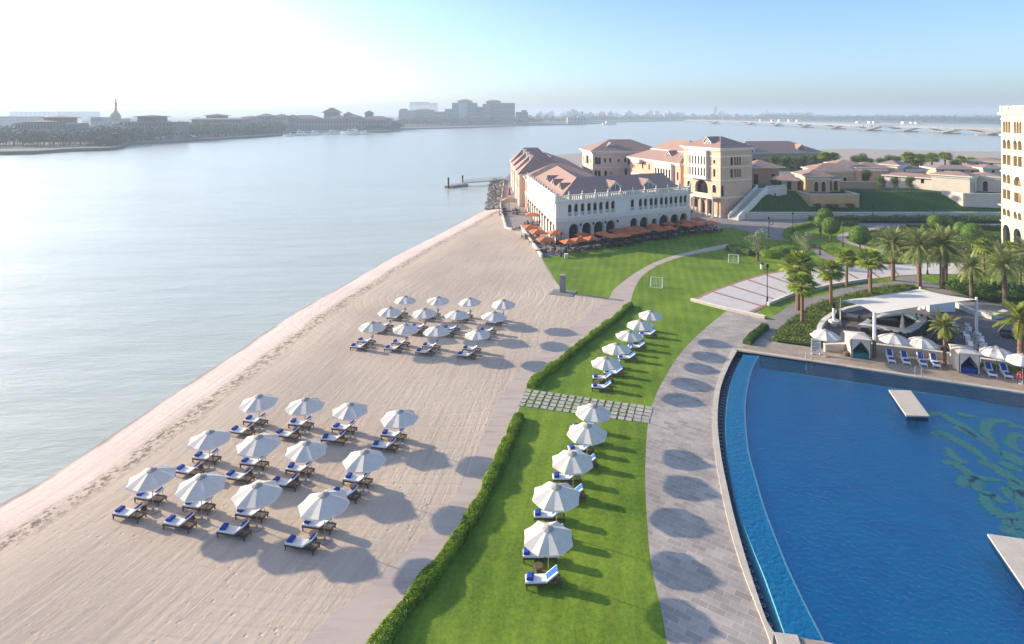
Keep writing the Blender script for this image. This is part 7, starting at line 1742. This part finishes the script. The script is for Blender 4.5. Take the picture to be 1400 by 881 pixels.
# boats
def yacht(px, py, Lm, lab, rz=0, small=False):
    p = P(px, py, -1); t = thing('motor_yacht', lab, 'boat', (p.x, p.y, -1), rz, 'boats moored along the far shore'); mb = MB(); k = Lm / 12
    st = [(-6, 1.5, 0.1, 1.3), (-2, 1.9, 0, 1.4), (3, 1.6, 0, 1.6), (5, .8, .2, 1.9), (6.3, .05, .9, 2.1)]; vs_ = []
    for x, w_, z0, z1 in st: vs_ += [(x * k, -w_ * k, z1 * k), (x * k, -w_ * .7 * k, z0 * k), (x * k, w_ * .7 * k, z0 * k), (x * k, w_ * k, z1 * k)]
    mb.mesh(vs_, [(i * 4 + j, (i + 1) * 4 + j, (i + 1) * 4 + (j + 1) % 4, i * 4 + (j + 1) % 4) for i in range(4) for j in range(4)] + [(3, 2, 1, 0)], WHITE); mb.build('hull', t)
    mb = MB(); q = [(-3.5, 0), (3, 0), (1.4, 1.5), (-3, 1.5)]
    for s in (-1, 1): mb.face([(x * k, s * 1.25 * k, (1.45 + z) * k) for x, z in (q if s < 0 else q[::-1])], WHITE)
    for a, b, m in ((1, 2, FARG), (2, 3, WHITE), (3, 0, WHITE)): mb.face([(q[a][0] * k, -1.25 * k, (1.45 + q[a][1]) * k), (q[a][0] * k, 1.25 * k, (1.45 + q[a][1]) * k), (q[b][0] * k, 1.25 * k, (1.45 + q[b][1]) * k), (q[b][0] * k, -1.25 * k, (1.45 + q[b][1]) * k)], m)
    mb.box((-.6 * k, 0, 2.35 * k), (3 * k, 2.56 * k, .5 * k), FARG); mb.build('cabin', t); mb = MB(); mb.box((-2 * k, 0, 3.2 * k), (2.4 * k, 2 * k, .3 * k), WHITE); mb.tube((-2 * k, 0, 3 * k), (-2.4 * k, 0, 4.6 * k), .08 * k, .05 * k, WHITE, 5); mb.build('flybridge', t)
yacht(394, 187, 14, 'small moored boat with covered deck, first from the shore trees', R(160)); yacht(413, 185.8, 22, 'long low moored boat before the arcade'); yacht(432, 185, 20, 'moored boat before the middle of the marina arcade'); yacht(456, 184, 20, 'low moored motorboat between the arcade and the big yacht'); yacht(480, 184.6, 28, 'largest white motor yacht before the marina arcade', R(170)); yacht(496, 184, 18, 'white motorboat just behind the largest yacht', R(170))
yacht(833, 171, 34, 'low dark workboat on the open water before the bridge', R(10))
# ---- bridge
def bridge():
    feet = [(975, 169.4), (1024, 171), (1061, 172.7), (1099, 174.6), (1141, 176.6), (1187, 179.2), (1236.5, 179.9 + .6), (1291, 183), (1351, 185.2)]
    feet = [P(x, y, -1) for x, y in feet]; first = feet[0] + (feet[0] - feet[1]) * .9; last = feet[-1] + (feet[-1] - feet[-2]) * 1.6
    t = thing('road_bridge', 'long low concrete road bridge on slanted piers across the water', 'bridge', (feet[4].x, feet[4].y, 0)); ax = [first] + feet + [last]
    c = cr(ax, 5); zd = 5.6; mb = MB()
    for a, b in zip(c, c[1:]): mb.seg(a.xy, b.xy, 16, zd, zd + 1.9, CONC)
    mb.build('deck', t, world=True); mb = MB()
    for a, b in zip(c, c[1:]):
        for s in (-7.7, 7.7): mb.seg(a.xy, b.xy, .4, zd + 1.9, zd + 3.0, CONC, off=s)
    mb.build('railing', t, world=True)
    for i, p in enumerate(feet):
        d = (ax[i + 2] - ax[i]); d.z = 0; d.normalize(); n = Vector((d.y, -d.x, 0)); mb = MB(); S = 26
        pl = [p + n * -16 - d * 9, p + n * 10 - d * 9, p + n * 16, p + n * 10 + d * 9, p + n * -16 + d * 9]
        mb.prism([(q.x, q.y) for q in pl], -1.6, .4, CONC)
        for sgn in (-1, 1):
            a0, a1 = p + d * sgn * 1.0, p + d * sgn * S; w_ = 5.5
            v = [a0 + n * w_ + Vector((0, 0, 1.2)), a0 - n * w_ + Vector((0, 0, 1.2)), a0 - n * w_ + Vector((0, 0, 2.9)), a0 + n * w_ + Vector((0, 0, 2.9)), a1 + n * w_ + Vector((0, 0, zd + 1 - .6)), a1 - n * w_ + Vector((0, 0, zd + 1 - .6)), a1 - n * w_ + Vector((0, 0, zd + 1 + .1)), a1 + n * w_ + Vector((0, 0, zd + 1 + .1))]
            mb.mesh(v, [(0, 1, 2, 3), (4, 7, 6, 5), (0, 3, 7, 4), (1, 5, 6, 2), (3, 2, 6, 7), (0, 4, 5, 1)], CONC)
        mb.box((p.x, p.y, 1.4), (9, 9, 3), CONC, math.atan2(d.y, d.x)); mb.build('pier', t, world=True)
bridge()

# ------------------------------------------------------------------ the hazy air over the water
def haze():
    mb = MB(); x0, x1, y0, y1, z0, z1 = -9500, 5600, -60, 12500, -2.4, 72
    mb.mesh([(x, y, z) for x in (x0, x1) for y in (y0, y1) for z in (z0, z1)], [(0, 1, 3, 2), (4, 6, 7, 5), (0, 4, 5, 1), (2, 3, 7, 6), (0, 2, 6, 4), (1, 5, 7, 3)], HAZE)
    o = mb.build('haze'); tag(o, 'thin pale morning haze over the water', 'haze', kind='stuff')
hz = bpy.data.materials.new('haze_air'); hz.use_nodes = True; hz.node_tree.nodes.clear(); HAZE = hz
ho = hz.node_tree.nodes.new('ShaderNodeOutputMaterial'); hv = hz.node_tree.nodes.new('ShaderNodeVolumePrincipled')
hv.inputs['Color'].default_value = (0.68, 0.82, 0.98, 1); hv.inputs['Density'].default_value = 0.00038; hv.inputs['Anisotropy'].default_value = 0.15
hz.node_tree.links.new(hv.outputs[0], ho.inputs['Volume'])
haze()
